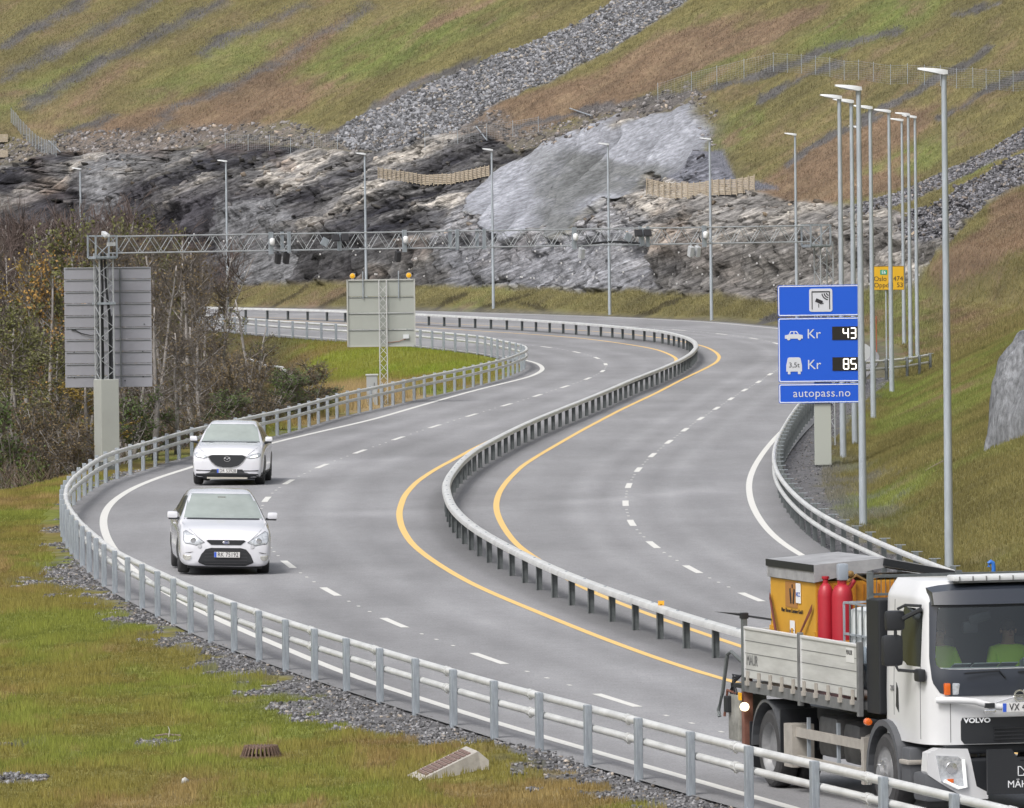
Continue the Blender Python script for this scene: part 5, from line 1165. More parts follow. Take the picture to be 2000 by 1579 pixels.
# concrete culvert head with rusty grating on its sloped top
h = low_at(795, 1524); t = thing('culvert_head', (h.x, h.y, h.z), 0, 'sloping concrete culvert head with a rusty brown grating beside the gravel', 'culvert'); conc = mat('concrete', (.36, .34, .31), .85, noise=.2, nscale=7)
lv_, sv_ = Vector((.80, .35, .36)), Vector((.17, -.80, -.02)); nv_ = lv_.cross(-sv_).normalized(); o_ = Vector((0, .4, .04))
def slab(b, u0, u1, v0, v1, h0, h1):
    c_ = [o_ + lv_ * u + sv_ * v for u, v in ((u0, v0), (u1, v0), (u1, v1), (u0, v1))]; b.add([p - nv_ * 0 + nv_ * h0 for p in c_] + [p + nv_ * h1 for p in c_], [(0, 1, 2, 3), (4, 5, 6, 7), (0, 1, 5, 4), (1, 2, 6, 5), (2, 3, 7, 6), (3, 0, 4, 7)])
if nv_.z < 0: nv_ = -nv_
b = MB(); slab(b, 0, 1, 0, 1, -.22, 0); c4 = [o_ + lv_ + sv_ * 0, o_ + lv_ + sv_]; b.add([c4[0], c4[1], c4[1] + Vector((.14, 0, -.12)), c4[0] + Vector((.14, 0, -.12)), c4[0] + Vector((0, 0, -.5)), c4[1] + Vector((0, 0, -.5)), c4[1] + Vector((.14, 0, -.5)), c4[0] + Vector((.14, 0, -.5))], [(0, 1, 2, 3), (4, 5, 6, 7), (0, 3, 7, 4), (1, 2, 6, 5), (2, 3, 7, 6), (0, 1, 5, 4)]); b.build('body', conc, t)
b = MB()
for i in range(10):
    for j in range(4): u0 = .14 + i * .078; v0 = .12 + j * .195; slab(b, u0, u0 + .06, v0, v0 + .16, .0, .015)
b.build('grating', mat('rust_plate', (.17, .115, .10), .8, noise=.3, nscale=15), t)
# leaf-like white scrap and dead stick in the verge
h = low_at(330, 1440); t = thing('dead_stalk', tuple(h), 0, 'dry pale stalk with dark debris standing in the near grass', 'stalk'); b = MB(); b.tube([(0, 0, 0), (.01, 0, .1), (-.01, 0, .16)], [.012, .008, .003], 5); b.build('stem', mat('dry_stalk', (.5, .47, .42), .9), t); b = MB(); b.tube([(-.2, 0, .02), (-.05, .05, .04), (.18, -.03, .02)], .015, 5); b.build('debris', mat('old_wood', (.2, .16, .13)), t)
# old low guardrail down among the bushes
t = thing('guardrail', (0, 0, 0), 0, 'short weathered steel guardrail of a side track among the bushes inside the bend', 'guardrail')
P = [low_at(480, 722), low_at(520, 738), low_at(552, 742), low_at(560, 752)]
b = MB(); b.tube([p + Vector((0, 0, .55)) for p in P], .07, 6); b.build('rail', galv_light, t)
for p in P[:3]: b = MB(); b.tube([p + Vector((0, 0, -.1)), p + Vector((0, 0, .6))], .04, 6); b.build('post', galv_dark, t)
# =================================================================== VEHICLES
def catmull(P, n):
    """smooth interpolation of control rows (k,...) to n rows"""
    P = np.asarray(P, float); k = len(P); t = np.linspace(0, k - 1, n); i = np.clip(t.astype(int), 0, k - 2); f = (t - i).reshape((-1,) + (1,) * (P.ndim - 1))
    p0, p1, p2, p3 = P[np.clip(i - 1, 0, k - 1)], P[i], P[i + 1], P[np.clip(i + 2, 0, k - 1)]
    ten = .42; m1, m2 = (p2 - p0) * ten, (p3 - p1) * ten
    return (2 * f ** 3 - 3 * f ** 2 + 1) * p1 + (f ** 3 - 2 * f ** 2 + f) * m1 + (-2 * f ** 3 + 3 * f ** 2) * p2 + (f ** 3 - f ** 2) * m2
def loft(stations, n_len, n_ring, skip=None):
    """stations: list of rings [(x,y,z)...] half rings from bottom centre to top centre"""
    R = catmull(np.array([catmull(np.array(r), n_ring) for r in stations]), n_len)
    full = np.concatenate([R, R[:, -2:0:-1] * np.array([-1, 1, 1])], 1); n, m_ = full.shape[:2]
    V = full.reshape(-1, 3); F = []
    for i in range(n - 1):
        for j in range(m_): F.append((i * m_ + j, i * m_ + (j + 1) % m_, (i + 1) * m_ + (j + 1) % m_, (i + 1) * m_ + j))
    V = np.vstack([V, full[0].mean(0), full[-1].mean(0)]); a, b_ = len(V) - 2, len(V) - 1
    for j in range(m_): F.append((a, (j + 1) % m_, j)); F.append((b_, (n - 1) * m_ + j, (n - 1) * m_ + (j + 1) % m_))
    if skip: F = [f for f in F if not skip(np.mean([V[i] for i in f], 0))]
    return [tuple(v) for v in V], F
def patch(bvh, outline, view, off=.006, rows=10, cols=14, skirt=.02):
    """thin shell lying on a body surface, cut to an outline drawn in front/side view"""
    P = np.array(outline, float); z0, z1 = P[:, 1].min() + 1e-4, P[:, 1].max() - 1e-4; V = []; F = []
    D = {'front': Vector((0, -1, 0)), 'right': Vector((-1, 0, 0)), 'left': Vector((1, 0, 0)), 'rear': Vector((0, 1, 0))}[view]
    edge = set()
    for i in range(rows):
        z = z0 + (z1 - z0) * i / (rows - 1); xs_ = []
        for a, b_ in zip(P, np.roll(P, -1, 0)):
            if (a[1] > z) != (b_[1] > z): xs_.append(a[0] + (b_[0] - a[0]) * (z - a[1]) / (b_[1] - a[1]))
        x0, x1 = min(xs_), max(xs_)
        for j in range(cols):
            x = x0 + (x1 - x0) * j / (cols - 1)
            o = Vector((x, 0, z)) - D * 30 if view in ('front', 'rear') else Vector((0, x, z)) - D * 30
            h = bvh.ray_cast(o, D)
            for _k in range(12):
                if h[0] is not None: break
                o = o + Vector((0, 0, .03)); h = bvh.ray_cast(o, D)
            p = Vector((h[0].x, h[0].y, z)) if h[0] is not None else (Vector((x, 0, z)) if view in ('front', 'rear') else Vector((0, x, z)))
            if h[0] is not None: p = p - D * off
            V.append(Vector(p))
            if i in (0, rows - 1) or j in (0, cols - 1): edge.add(i * cols + j)
    for i in range(rows - 1):
        for j in range(cols - 1): F.append((i * cols + j, i * cols + j + 1, (i + 1) * cols + j + 1, (i + 1) * cols + j))
    loop = list(range(cols)) + [i * cols + cols - 1 for i in range(1, rows)] + [(rows - 1) * cols + j for j in range(cols - 2, -1, -1)] + [i * cols for i in range(rows - 2, 0, -1)]
    o = len(V); V += [V[i] + D * (off + skirt) for i in loop]; k = len(loop)
    for i in range(k): F.append((loop[i], loop[(i + 1) % k], o + (i + 1) % k, o + i))
    return [tuple(v) for v in V], F
def add_patch(name, bvh, outline, view, material, parent, **kw):
    V, F = patch(bvh, outline, view, **kw); b = MB(); b.add(V, F); return b.build(name, material, parent, smooth=40)
def mirror(P): return [(-a, b_) for a, b_ in P]
def wheel(parent, x, y, r, w_, side, rimmat, spokes=5, dish=.03, flat=False):
    """tyre with rim and spokes as sub-parts; side=+1 faces local +x"""
    b = MB(); hw = w_ / 2; prof = [(r * .64, -hw), (r * .90, -hw), (r * .975, -hw * .8), (r, -hw * .5), (r, hw * .5), (r * .975, hw * .8), (r * .90, hw), (r * .64, hw)]
    b.lathe(prof, (0, 0, 0), 'X', 36, cap=False); t = b.build('wheel', rubber, parent, smooth=35); t.location = (x, y, r)
    b = MB(); s = side
    b.lathe([(.0, s * (hw - dish - .03)), (r * .2, s * (hw - dish - .02)), (r * .52, s * (hw - dish - .04)), (r * .60, s * (hw - .02)), (r * .655, s * (hw + .002)), (r * .66, s * (hw - .03)), (r * .6, s * (hw - .1))], (0, 0, 0), 'X', 36); rm = b.build('rim', mat('rim_dark', (.06, .06, .065), .5, .5) if spokes else rimmat, t, smooth=40)
    if spokes:
        b = MB()
        for k in range(spokes):
            a = 2 * math.pi * k / spokes; L_ = r * .60
            b.box((s * (hw - dish - .005), math.cos(a) * L_ / 2, math.sin(a) * L_ / 2), (.03, L_, r * .13), rx=a)
        b.lathe([(r * .14, s * (hw - dish - .03)), (r * .12, s * (hw - dish + .02)), (0, s * (hw - dish + .022))], (0, 0, 0), 'X', 16); b.build('spokes', rimmat, rm)
    return t
alloy = mat('alloy_rim', (.45, .46, .48), .3, .8)
ws_glass = mat('windscreen_sky_painted', (.29, .33, .315), .06, coat=1.0, noise=.12, nscale=1.6)  # pale grey-green base colour stands in for reflected sky
side_glass = mat('side_window_dark', (.03, .035, .035), .12)
chromed = chrome; seam = mat('panel_seam_grey', (.16, .17, .19), .5)
def plate_on(parent, x, y, z, txt, w_=.52, h_=.11, tilt=0.0):
    b = MB(); b.cbox((x, y, z), (w_, .012, h_), .004); p = b.build('number_plate', plate_white, parent)
    b = MB(); b.box((x + w_ / 2 - .024, y + .008, z), (.045, .006, h_ - .008)); b.build('country_strip', plate_blue, p)
    text_on('lettering', txt, .125, face_matrix((x - .02, y + .010, z), (-1, 0, 0), (0, 0, 1)), letter_black, p, xs=.80, spacing=1.05); return p
def car_root(px, d, front_dir, label, name='parked_car', zlow=0.0, tilt=1.5):
    x = (px - 1000) * d / FPX; f = Vector(front_dir).normalized(); th = math.atan2(-f.x, f.y)
    t = thing(name, (x, d, zlow), 0, label, 'car'); t.rotation_euler = (0, R_(-tilt), th); return t
def std_ring(y, zb, xs_, zs, xl, zl, xm, zm, xsh, zsh, xg, zg, xt, zt, zc):
    return [(0, y, zb), (xs_ * .6, y, zb), (xs_, y, zs), (xl, y, zl), (xm, y, zm), (xsh, y, zsh), (xg, y, zg), (xt, y, zt), (xt * .5, y, zc - (zc - zt) * .25), (0, y, zc)]

# ---- white people carrier ---------------------------------------------------
def people_carrier():
    t = car_root(436, 175.6, (.085, -1), 'white people carrier driving closest in the left lane, headlights off and big dark lower grille', 'family_car', .0, 1.6)
    St = [std_ring(.0, .26, .55, .27, .62, .36, .66, .45, .66, .55, .60, .64, .50, .70, .725),
          std_ring(-.05, .19, .72, .21, .80, .34, .83, .48, .83, .62, .74, .73, .58, .79, .81),
          std_ring(-.18, .17, .80, .20, .89, .36, .91, .52, .90, .70, .84, .83, .62, .88, .91),
          std_ring(-.45, .17, .84, .20, .925, .40, .93, .60, .925, .80, .86, .92, .66, .965, .99),
          std_ring(-.95, .18, .85, .21, .935, .42, .94, .64, .93, .88, .86, 1.0, .70, 1.05, 1.075),
          std_ring(-1.25, .18, .86, .21, .935, .42, .94, .66, .93, .93, .88, 1.05, .76, 1.12, 1.14),
          std_ring(-1.75, .18, .86, .21, .935, .42, .94, .66, .93, .97, .85, 1.14, .72, 1.34, 1.375),
          std_ring(-2.25, .18, .86, .21, .935, .42, .94, .66, .93, 1.0, .83, 1.18, .64, 1.55, 1.60),
          std_ring(-2.9, .18, .86, .21, .935, .42, .94, .66, .93, 1.02, .83, 1.2, .63, 1.61, 1.665),
          std_ring(-3.7, .18, .86, .21, .935, .42, .94, .66, .93, 1.05, .82, 1.22, .61, 1.59, 1.645),
          std_ring(-4.35, .22, .84, .25, .92, .45, .93, .66, .92, 1.06, .79, 1.22, .57, 1.50, 1.56),
          std_ring(-4.7, .30, .76, .33, .86, .5, .88, .7, .86, 1.0, .70, 1.14, .5, 1.3, 1.36),
          std_ring(-4.78, .38, .6, .4, .7, .55, .74, .7, .7, .92, .6, 1.02, .4, 1.1, 1.14)]
    V, F = loft(St, 96, 44); b = MB(); b.add(V, F); body = b.build('body', white_paint, t, smooth=True); bv = BVHTree.FromPolygons(V, F)
    P = lambda n_, o, v, m_, **k: add_patch(n_, bv, o, v, m_, t, **k)
    w1 = P('windscreen', [(-.80, 1.115), (.80, 1.115), (.785, 1.16), (.665, 1.545), (.60, 1.575), (-.60, 1.575), (-.665, 1.545), (-.785, 1.16)], 'front', ws_glass, rows=20, cols=26, off=.014)
    b = MB(); b.cbox((0, -2.0, 1.50), (.16, .05, .06), .01); b.build('mirror_mount', mat('mount_grey', (.25, .27, .26)), w1)
    P('wiper_cowl', [(-.80, 1.085), (.80, 1.085), (.80, 1.118), (-.80, 1.118)], 'front', black_plastic, rows=3, cols=20, off=.004)
    P('upper_grille', [(-.30, .615), (.30, .615), (.40, .70), (.36, .715), (-.36, .715), (-.40, .70)], 'front', black_plastic, rows=7, off=.010)
    lg = P('lower_grille', [(-.40, .19), (.40, .19), (.57, .26), (.50, .42), (.40, .54), (.30, .555), (-.30, .555), (-.40, .54), (-.50, .42), (-.57, .26)], 'front', black_plastic, rows=14, cols=20, off=.010)
    b = MB()
    for k in range(5): b.box((0, .012, .24 + .065 * k), (.86, .012, .008))
    b.build('grille_slat', mat('slat_dark', (.05, .05, .055), .4), lg)
    for s_ in (1, -1):
        H_ = [(s_ * a, z) for a, z in [(.44, .66), (.60, .61), (.80, .63), (.855, .70), (.845, .86), (.80, .885), (.62, .78)]]
        P('lamp_seam', [(s_ * a, z) for a, z in [(.425, .665), (.60, .597), (.81, .62), (.868, .70), (.858, .87), (.80, .90), (.61, .79)]], 'front', seam, rows=10, cols=10, off=.006)
        P('hood_seam', [(s_ * a, z) for a, z in [(.44, .67), (.445, .66), (.885, 1.05), (.88, 1.06)]], 'front', seam, rows=12, cols=2, off=.004)
        hl = P('headlight', H_, 'front', lens, rows=10, cols=10, off=.012)
        b = MB(); h = bv.ray_cast(Vector((s_ * .66, 5, .70)), Vector((0, -1, 0))); b.lathe([(.0, .03), (.05, .028), (.062, .01), (.062, -.03)], (s_ * .66, h[0].y, .70), 'Y', 16); b.build('projector', chromed, hl, smooth=40)
        fg = P('fog_light', [(s_ * a, z) for a, z in [(.70, .40), (.70, .34), (.74, .30), (.82, .30), (.865, .34), (.865, .415)]], 'front', mat('fog_chrome', (.62, .62, .58), .2, .5), rows=6, cols=8, off=.014)
        P('bumper_slot', [(s_ * a, z) for a, z in [(.66, .475), (.66, .462), (.86, .43), (.86, .445)]], 'front', black_plastic, rows=3, cols=8, off=.008)
        h = bv.ray_cast(Vector((s_ * .53, 5, .555)), Vector((0, -1, 0))); b = MB(); b.lathe([(.0, .012), (.038, .012), (.045, 0), (.045, -.03)], (s_ * .53, h[0].y, .585), 'Y', 16); b.build('washer_cap', mat('washer_grey', (.5, .51, .54), .35), t)
        sd_ = 'right' if s_ > 0 else 'left'
        P('side_window', [(-1.50, 1.13), (-2.55, 1.14), (-2.55, 1.52), (-2.30, 1.52), (-1.75, 1.30)], sd_, side_glass, rows=10, cols=10, off=.006)
        P('side_window', [(-2.62, 1.14), (-3.6, 1.17), (-3.6, 1.50), (-2.62, 1.52)], sd_, side_glass, rows=8, cols=8, off=.006)
        P('side_window', [(-3.68, 1.18), (-4.25, 1.22), (-4.15, 1.46), (-3.68, 1.5)], sd_, side_glass, rows=8, cols=6, off=.006)
        for yc in (-.95, -3.8):
            arc = [(yc + .40 * math.cos(R_(a)), .34 + .385 * math.sin(R_(a))) for a in range(-20, 201, 20)]
            P('wheel_arch', arc, sd_, black_plastic, rows=10, cols=10, off=.004)
            wheel(t, s_ * (.805), yc, .335, .23, s_, alloy)
        b = MB(); b.cbox((s_ * 1.02, -1.52, 1.16), (.22, .12, .145), .05); m_ = b.build('mirror', white_paint, t, smooth=50)
        b = MB(); b.cbox((s_ * 1.0, -1.52, 1.085), (.20, .1, .04), .015); b.tube([(s_ * .88, -1.52, 1.09), (s_ * 1.0, -1.52, 1.10)], .025, 6); b.build('mirror_base', black_plastic, m_)
        P('door_handle', [(-2.3, .98), (-2.3, .95), (-2.48, .95), (-2.48, .98)], sd_, white_paint, rows=3, cols=4, off=.03)
    h = bv.ray_cast(Vector((0, 5, .665)), Vector((0, -1, 0)))
    b = MB(); b.lathe([(0, .028), (.030, .028), (.036, .02), (.036, -.01)], (0, 0, 0), 'Y', 20); b.v = [(x * 2.0, y + h[0].y, z + .665) for x, y, z in b.v]; em = b.build('badge', chromed, t, smooth=40)
    b = MB(); b.lathe([(0, .031), (.026, .031)], (0, 0, 0), 'Y', 20); b.v = [(x * 2.1, y + h[0].y, z + .665) for x, y, z in b.v]; b.build('badge_field', mat('badge_blue', (.02, .05, .25), .3), em)
    text_on('lettering', 'Ford', .045, face_matrix((0, h[0].y + .033, .665), (-1, 0, 0), (0, 0, 1)), letter_white, em)
    plate_on(t, -.02, .045, .42, 'RK 75192')
    b = MB(); b.box((0, -2.4, .16), (1.5, 4.2, .06)); b.build('underbody', black_plastic, t)
people_carrier()
# ---- white sport utility ----------------------------------------------------
def suv():
    t = car_root(441, 225.6, (-.035, -1), 'white sport utility car following behind, headlights on and wide shield-shaped grille', 'family_car', .0, 1.2)
    St = [std_ring(.0, .28, .55, .30, .62, .40, .66, .5, .66, .62, .58, .72, .48, .79, .81),
          std_ring(-.06, .22, .74, .24, .82, .36, .85, .50, .84, .68, .74, .82, .58, .88, .90),
          std_ring(-.2, .20, .82, .23, .89, .40, .90, .58, .89, .76, .80, .90, .62, .96, .98),
          std_ring(-.5, .20, .84, .23, .915, .44, .92, .66, .91, .86, .82, .98, .66, 1.02, 1.04),
          std_ring(-.95, .21, .85, .24, .92, .46, .925, .70, .915, .92, .83, 1.03, .70, 1.07, 1.09),
          std_ring(-1.35, .21, .85, .24, .92, .46, .925, .72, .915, .96, .84, 1.07, .74, 1.12, 1.14),
          std_ring(-1.75, .21, .85, .24, .92, .46, .925, .72, .915, .99, .82, 1.14, .70, 1.33, 1.36),
          std_ring(-2.15, .21, .85, .24, .92, .46, .925, .72, .915, 1.0, .80, 1.18, .61, 1.53, 1.57),
          std_ring(-2.8, .21, .85, .24, .92, .46, .925, .72, .915, 1.02, .80, 1.2, .60, 1.58, 1.63),
          std_ring(-3.6, .22, .85, .25, .92, .46, .925, .72, .915, 1.04, .79, 1.22, .58, 1.54, 1.59),
          std_ring(-4.2, .28, .82, .3, .89, .5, .90, .74, .88, 1.06, .74, 1.2, .52, 1.38, 1.44),
          std_ring(-4.5, .38, .7, .4, .8, .55, .82, .74, .78, 1.0, .64, 1.1, .42, 1.18, 1.22)]
    V, F = loft(St, 90, 44); b = MB(); b.add(V, F); b.build('body', white_paint, t, smooth=True); bv = BVHTree.FromPolygons(V, F)
    P = lambda n_, o, v, m_, **k: add_patch(n_, bv, o, v, m_, t, **k)
    P('windscreen', [(-.76, 1.11), (.76, 1.11), (.75, 1.15), (.635, 1.51), (.57, 1.54), (-.57, 1.54), (-.635, 1.51), (-.75, 1.15)], 'front', ws_glass, rows=20, cols=26, off=.014)
    P('wiper_cowl', [(-.76, 1.085), (.76, 1.085), (.76, 1.112), (-.76, 1.112)], 'front', black_plastic, rows=3, cols=20, off=.004)
    P('grille_trim', [(-.10, .445), (.10, .445), (.30, .49), (.42, .60), (.52, .76), (.40, .80), (-.40, .80), (-.52, .76), (-.42, .60), (-.30, .49)], 'front', chromed, rows=12, cols=18, off=.008)
    g_ = P('grille', [(-.10, .475), (.10, .475), (.28, .515), (.40, .62), (.49, .75), (.40, .795), (-.40, .795), (-.49, .75), (-.40, .62), (-.28, .515)], 'front', black_plastic, rows=12, cols=18, off=.018)
    P('lower_intake', [(-.42, .28), (.42, .28), (.44, .36), (.40, .425), (-.40, .425), (-.44, .36)], 'front', black_plastic, rows=6, cols=18, off=.010)
    P('lower_cladding', [(-.88, .215), (.88, .215), (.88, .335), (.50, .33), (.40, .37), (-.40, .37), (-.50, .33), (-.88, .335)], 'front', black_plastic, rows=6, cols=26, off=.014)
    b = MB(); b.cbox((0, -.10, .20), (1.05, .14, .05), .01); b.build('skid_plate', mat('skid_pale', (.45, .43, .38), .5), t)
    for s_ in (1, -1):
        P('lamp_seam', [(s_ * a, z) for a, z in [(.465, .735), (.60, .70), (.77, .717), (.862, .77), (.868, .85), (.80, .857), (.60, .80)]], 'front', seam, rows=7, cols=12, off=.006)
        P('hood_seam', [(s_ * a, z) for a, z in [(.52, .80), (.53, .79), (.84, 1.03), (.83, 1.04)]], 'front', seam, rows=10, cols=2, off=.004)
        hl = P('headlight', [(s_ * a, z) for a, z in [(.48, .735), (.60, .715), (.76, .73), (.85, .78), (.855, .84), (.80, .845), (.60, .79)]], 'front', lens, rows=7, cols=12, off=.012)
        lit = mat('lit_headlight', (1.0, .97, .86), .3, emit=2.2)
        Pv, Pf = patch(bv, [(s_ * a, z) for a, z in [(.60, .735), (.74, .745), (.80, .78), (.78, .80), (.66, .775)]], 'front', off=.02, rows=5, cols=8); b = MB(); b.add(Pv, Pf); b.build('lit_lamp', lit, hl)
        P('bumper_slot', [(s_ * a, z) for a, z in [(.36, .40), (.36, .372), (.80, .385), (.82, .41)]], 'front', black_plastic, rows=4, cols=10, off=.012)
        sd_ = 'right' if s_ > 0 else 'left'
        P('side_window', [(-1.55, 1.13), (-2.5, 1.14), (-2.5, 1.48), (-2.25, 1.49), (-1.8, 1.3)], sd_, side_glass, rows=10, cols=10, off=.006)
        P('side_window', [(-2.58, 1.14), (-3.7, 1.2), (-3.4, 1.44), (-2.58, 1.48)], sd_, side_glass, rows=8, cols=8, off=.006)
        P('sill_cladding', [(-.2, .22), (-4.2, .24), (-4.2, .40), (-.2, .38)], sd_, black_plastic, rows=4, cols=24, off=.008)
        for yc in (-.92, -3.62):
            arc = [(yc + .44 * math.cos(R_(a)), .36 + .43 * math.sin(R_(a))) for a in range(-20, 201, 20)]
            P('wheel_arch', arc, sd_, black_plastic, rows=10, cols=10, off=.006)
            wheel(t, s_ * .80, yc, .355, .235, s_, alloy)
        b = MB(); b.cbox((s_ * .985, -1.55, 1.17), (.20, .12, .13), .045); m_ = b.build('mirror', white_paint, t, smooth=50)
        b = MB(); b.cbox((s_ * .96, -1.55, 1.09), (.19, .1, .04), .015); b.tube([(s_ * .86, -1.55, 1.05), (s_ * .97, -1.55, 1.09)], .03, 6); b.build('mirror_base', black_plastic, m_)
    h = bv.ray_cast(Vector((0, 5, .69)), Vector((0, -1, 0))); y_ = h[0].y + .03
    b = MB(); n = 28; P1 = [(.085 * math.cos(2 * math.pi * k / n), .068 * math.sin(2 * math.pi * k / n) + .69) for k in range(n)]; P2 = [(a * .86, (z - .69) * .84 + .69) for a, z in P1]; ring(b, P1, P2, y_, y_ - .01)
    b.tube([(-.078, y_, .715), (-.035, y_, .715), (0, y_, .675), (.035, y_, .715), (.078, y_, .715)], .008, 5); b.build('badge', chromed, t)
    plate_on(t, 0, .035, .385, 'DR 53928')
    b = MB(); b.box((0, -2.3, .2), (1.4, 4.0, .06)); b.build('underbody', black_plastic, t)
suv()
# =================================================================== TRUCK
fd = Vector((.271, -.9625)); th = math.atan2(-fd.x, fd.y)
TK = thing('flatbed_truck', (5.80, 109.6, 0), th, 'white and black flatbed truck carrying road repair equipment, at the lower right', 'truck')
fender_grey = mat('fender_grey', (.085, .09, .10), .55); alu = mat('aluminium_board', (.50, .51, .50), .5, .1, noise=.16, nscale=2.2, stretch=(1, .5, 3)); frame_grey = mat('frame_grey', (.16, .165, .17), .55, .2, noise=.2, nscale=5)
dusty = mat('dusty_beige_steel', (.34, .32, .29), .6, noise=.2, nscale=4); headb = mat('headboard_black', (.016, .018, .022), .5)
# cab shell -----------------------------------------------------------------
plan = [(0, -.12), (.6, -.12), (1.08, -.12), (1.15, -.06), (1.155, .3), (1.155, .8), (1.15, 1.15), (1.10, 1.38), (1.0, 1.50), (.85, 1.57), (.5, 1.625), (0, 1.65)]
def level(z):
    lean = .0 if z < 1.75 else (z - 1.75) * .16
    ins = max(0, (z - 2.72)) ** 1.5 * 1.35; out = []
    for x, y in plan:
        fy = y - lean * max(0, (y + .12) / 1.77) - ins * (1.2 if y > .5 else .2)
        wx = x * (1 - .022 * max(0, z - 1.6)) - (ins * .9 if x > .3 else 0)
        out.append((wx, fy, z))
    return out
zs_ = [.94, .97, 1.05, 1.2, 1.4, 1.6, 1.8, 2.0, 2.2, 2.4, 2.6, 2.75, 2.85, 2.92, 2.955]
WS = [(-1.03, 1.90), (1.03, 1.90), (1.04, 2.0), (1.0, 2.60), (.95, 2.66), (-.95, 2.66), (-1.0, 2.60), (-1.04, 2.0)]
SW = [(.48, 1.95), (.75, 1.90), (1.22, 1.90), (1.22, 2.62), (.62, 2.64), (.52, 2.5)]
def skipf(c):
    p = np.array([[c[0], c[2]]])
    if c[1] > .9 and poly_sd(p, WS)[0] < -.02: return True
    if abs(c[0]) > 1.0 and poly_sd(np.array([[c[1], c[2]]]), SW)[0] < -.02: return True
    ya, za = c[1] - 0.0, c[2] - .5
    return False
V, F = loft([level(z) for z in zs_], 70, 60, skipf); b = MB(); b.add(V, F); b.build('cab', truck_white, TK, smooth=50)
Vf, Ff = loft([level(z) for z in zs_], 70, 60); bv = BVHTree.FromPolygons(Vf, Ff)
P = lambda n_, o, v, m_, p=TK, **k: add_patch(n_, bv, o, v, m_, p, **k)
def frame_patch(name, outer, inner, material, off, view='front', n=10):
    """ring-shaped panel between two outlines projected on the cab"""
    D = Vector((0, -1, 0)); b = MB(); O = []; I = []
    def dens(Q): 
        Q = np.array(Q + [Q[0]], float); s_ = np.r_[0, np.cumsum(np.hypot(*np.diff(Q, axis=0).T))]; q_ = np.linspace(0, 1, 97)[:-1] * s_[-1]; return np.stack([np.interp(q_, s_, Q[:, j]) for j in (0, 1)], 1)
    A, B_ = dens(outer), dens(inner); n = len(A); rows_ = 6; V = []
    for k in range(rows_):
        for a, c_ in zip(A, B_):
            p = a + (c_ - a) * k / (rows_ - 1); h = bv.ray_cast(Vector((p[0], 20, p[1])), D); q_ = h[0] if h[0] else Vector((p[0], 1.4, p[1])); V.append((q_.x, q_.y + off, q_.z))
    F = [(k * n + i, k * n + (i + 1) % n, (k + 1) * n + (i + 1) % n, (k + 1) * n + i) for k in range(rows_ - 1) for i in range(n)]
    b.add(V, F); return b.build(name, material, TK, smooth=40)
frame_patch('windscreen_surround', [(-1.06, 1.72), (-.98, 1.58), (-.85, 1.545), (.85, 1.545), (.98, 1.58), (1.06, 1.72), (1.075, 2.0), (1.04, 2.74), (-1.04, 2.74), (-1.075, 2.0)], [(-1.0, 1.90), (-.9, 1.88), (-.7, 1.875), (.7, 1.875), (.9, 1.88), (1.0, 1.90), (1.02, 2.0), (.96, 2.64), (-.96, 2.64), (-1.02, 2.0)], dark_panel, .012)
add_patch('windscreen', bv, [(-1.0, 1.885), (1.0, 1.885), (1.02, 2.0), (.97, 2.65), (-.97, 2.65), (-1.02, 2.0)], 'front', glass_clear, TK, rows=14, cols=24, off=.004, skirt=.0)
for sd_ in ('right', 'left'):
    add_patch('side_window', bv, SW, sd_, side_glass, TK, rows=10, cols=10, off=.002, skirt=0)
    P('window_frame', [(.44, 1.90), (.48, 1.90), (.56, 2.52), (.52, 2.56)], sd_, black_plastic, rows=6, cols=3, off=.004)
    P('door_handle', [(.30, 1.30), (.42, 1.29), (.40, 1.62), (.33, 1.66)], sd_, black_plastic, rows=6, cols=4, off=.006)
    P('door_seam', [(.22, 1.25), (.235, 1.25), (.235, 2.7), (.22, 2.7)], sd_, frame_grey, rows=10, cols=2, off=.003)
    P('door_seam', [(1.22, 1.0), (1.232, 1.0), (1.232, 1.9), (1.22, 1.9)], sd_, frame_grey, rows=10, cols=2, off=.003)
text_on('lettering', '280', .10, face_matrix((1.166, .18, 1.58), (0, 1, 0), (0, 0, 1)), frame_grey, TK)
# sun visor, light bar
V = []; F = []
for k in range(15):
    u = -1 + 2 * k / 14; x = u * 1.03; y = 1.50 - .10 * u * u * u * u - .06 * u * u
    V += [(x, y - .20, 2.93 - .05 * abs(u) ** 6), (x, y + .06, 2.86 - .03 * abs(u) ** 6), (x, y + .13, 2.68), (x, y - .02, 2.66)]
for k in range(14):
    for j in range(4): F.append((k * 4 + j, k * 4 + (j + 1) % 4, k * 4 + 4 + (j + 1) % 4, k * 4 + 4 + j))
F += [(0, 1, 2, 3), (56, 57, 58, 59)]; b = MB(); b.add(V, F); b.build('sun_visor', dark_panel, TK, smooth=40)
b = MB(); b.cbox((-.0, 1.34, 3.0), (1.55, .30, .075), .03); lb = b.build('light_bar', mat('bar_white', (.62, .64, .66), .3), TK, smooth=50); b = MB()
for k in range(9): b.box((-.7 + .175 * k, 1.495, 2.995), (.012, .012, .06))
b.cbox((-.0, 1.34, 2.955), (1.4, .26, .03), .01); b.build('bar_rib', frame_grey, lb)
b = MB(); b.lathe([(.0, .035), (.028, .03), (.035, 0)], (.93, 1.30, 2.80), 'Y', 12); b.build('marker_lamp', mat('marker_orange', (.6, .22, .03), .3), TK)
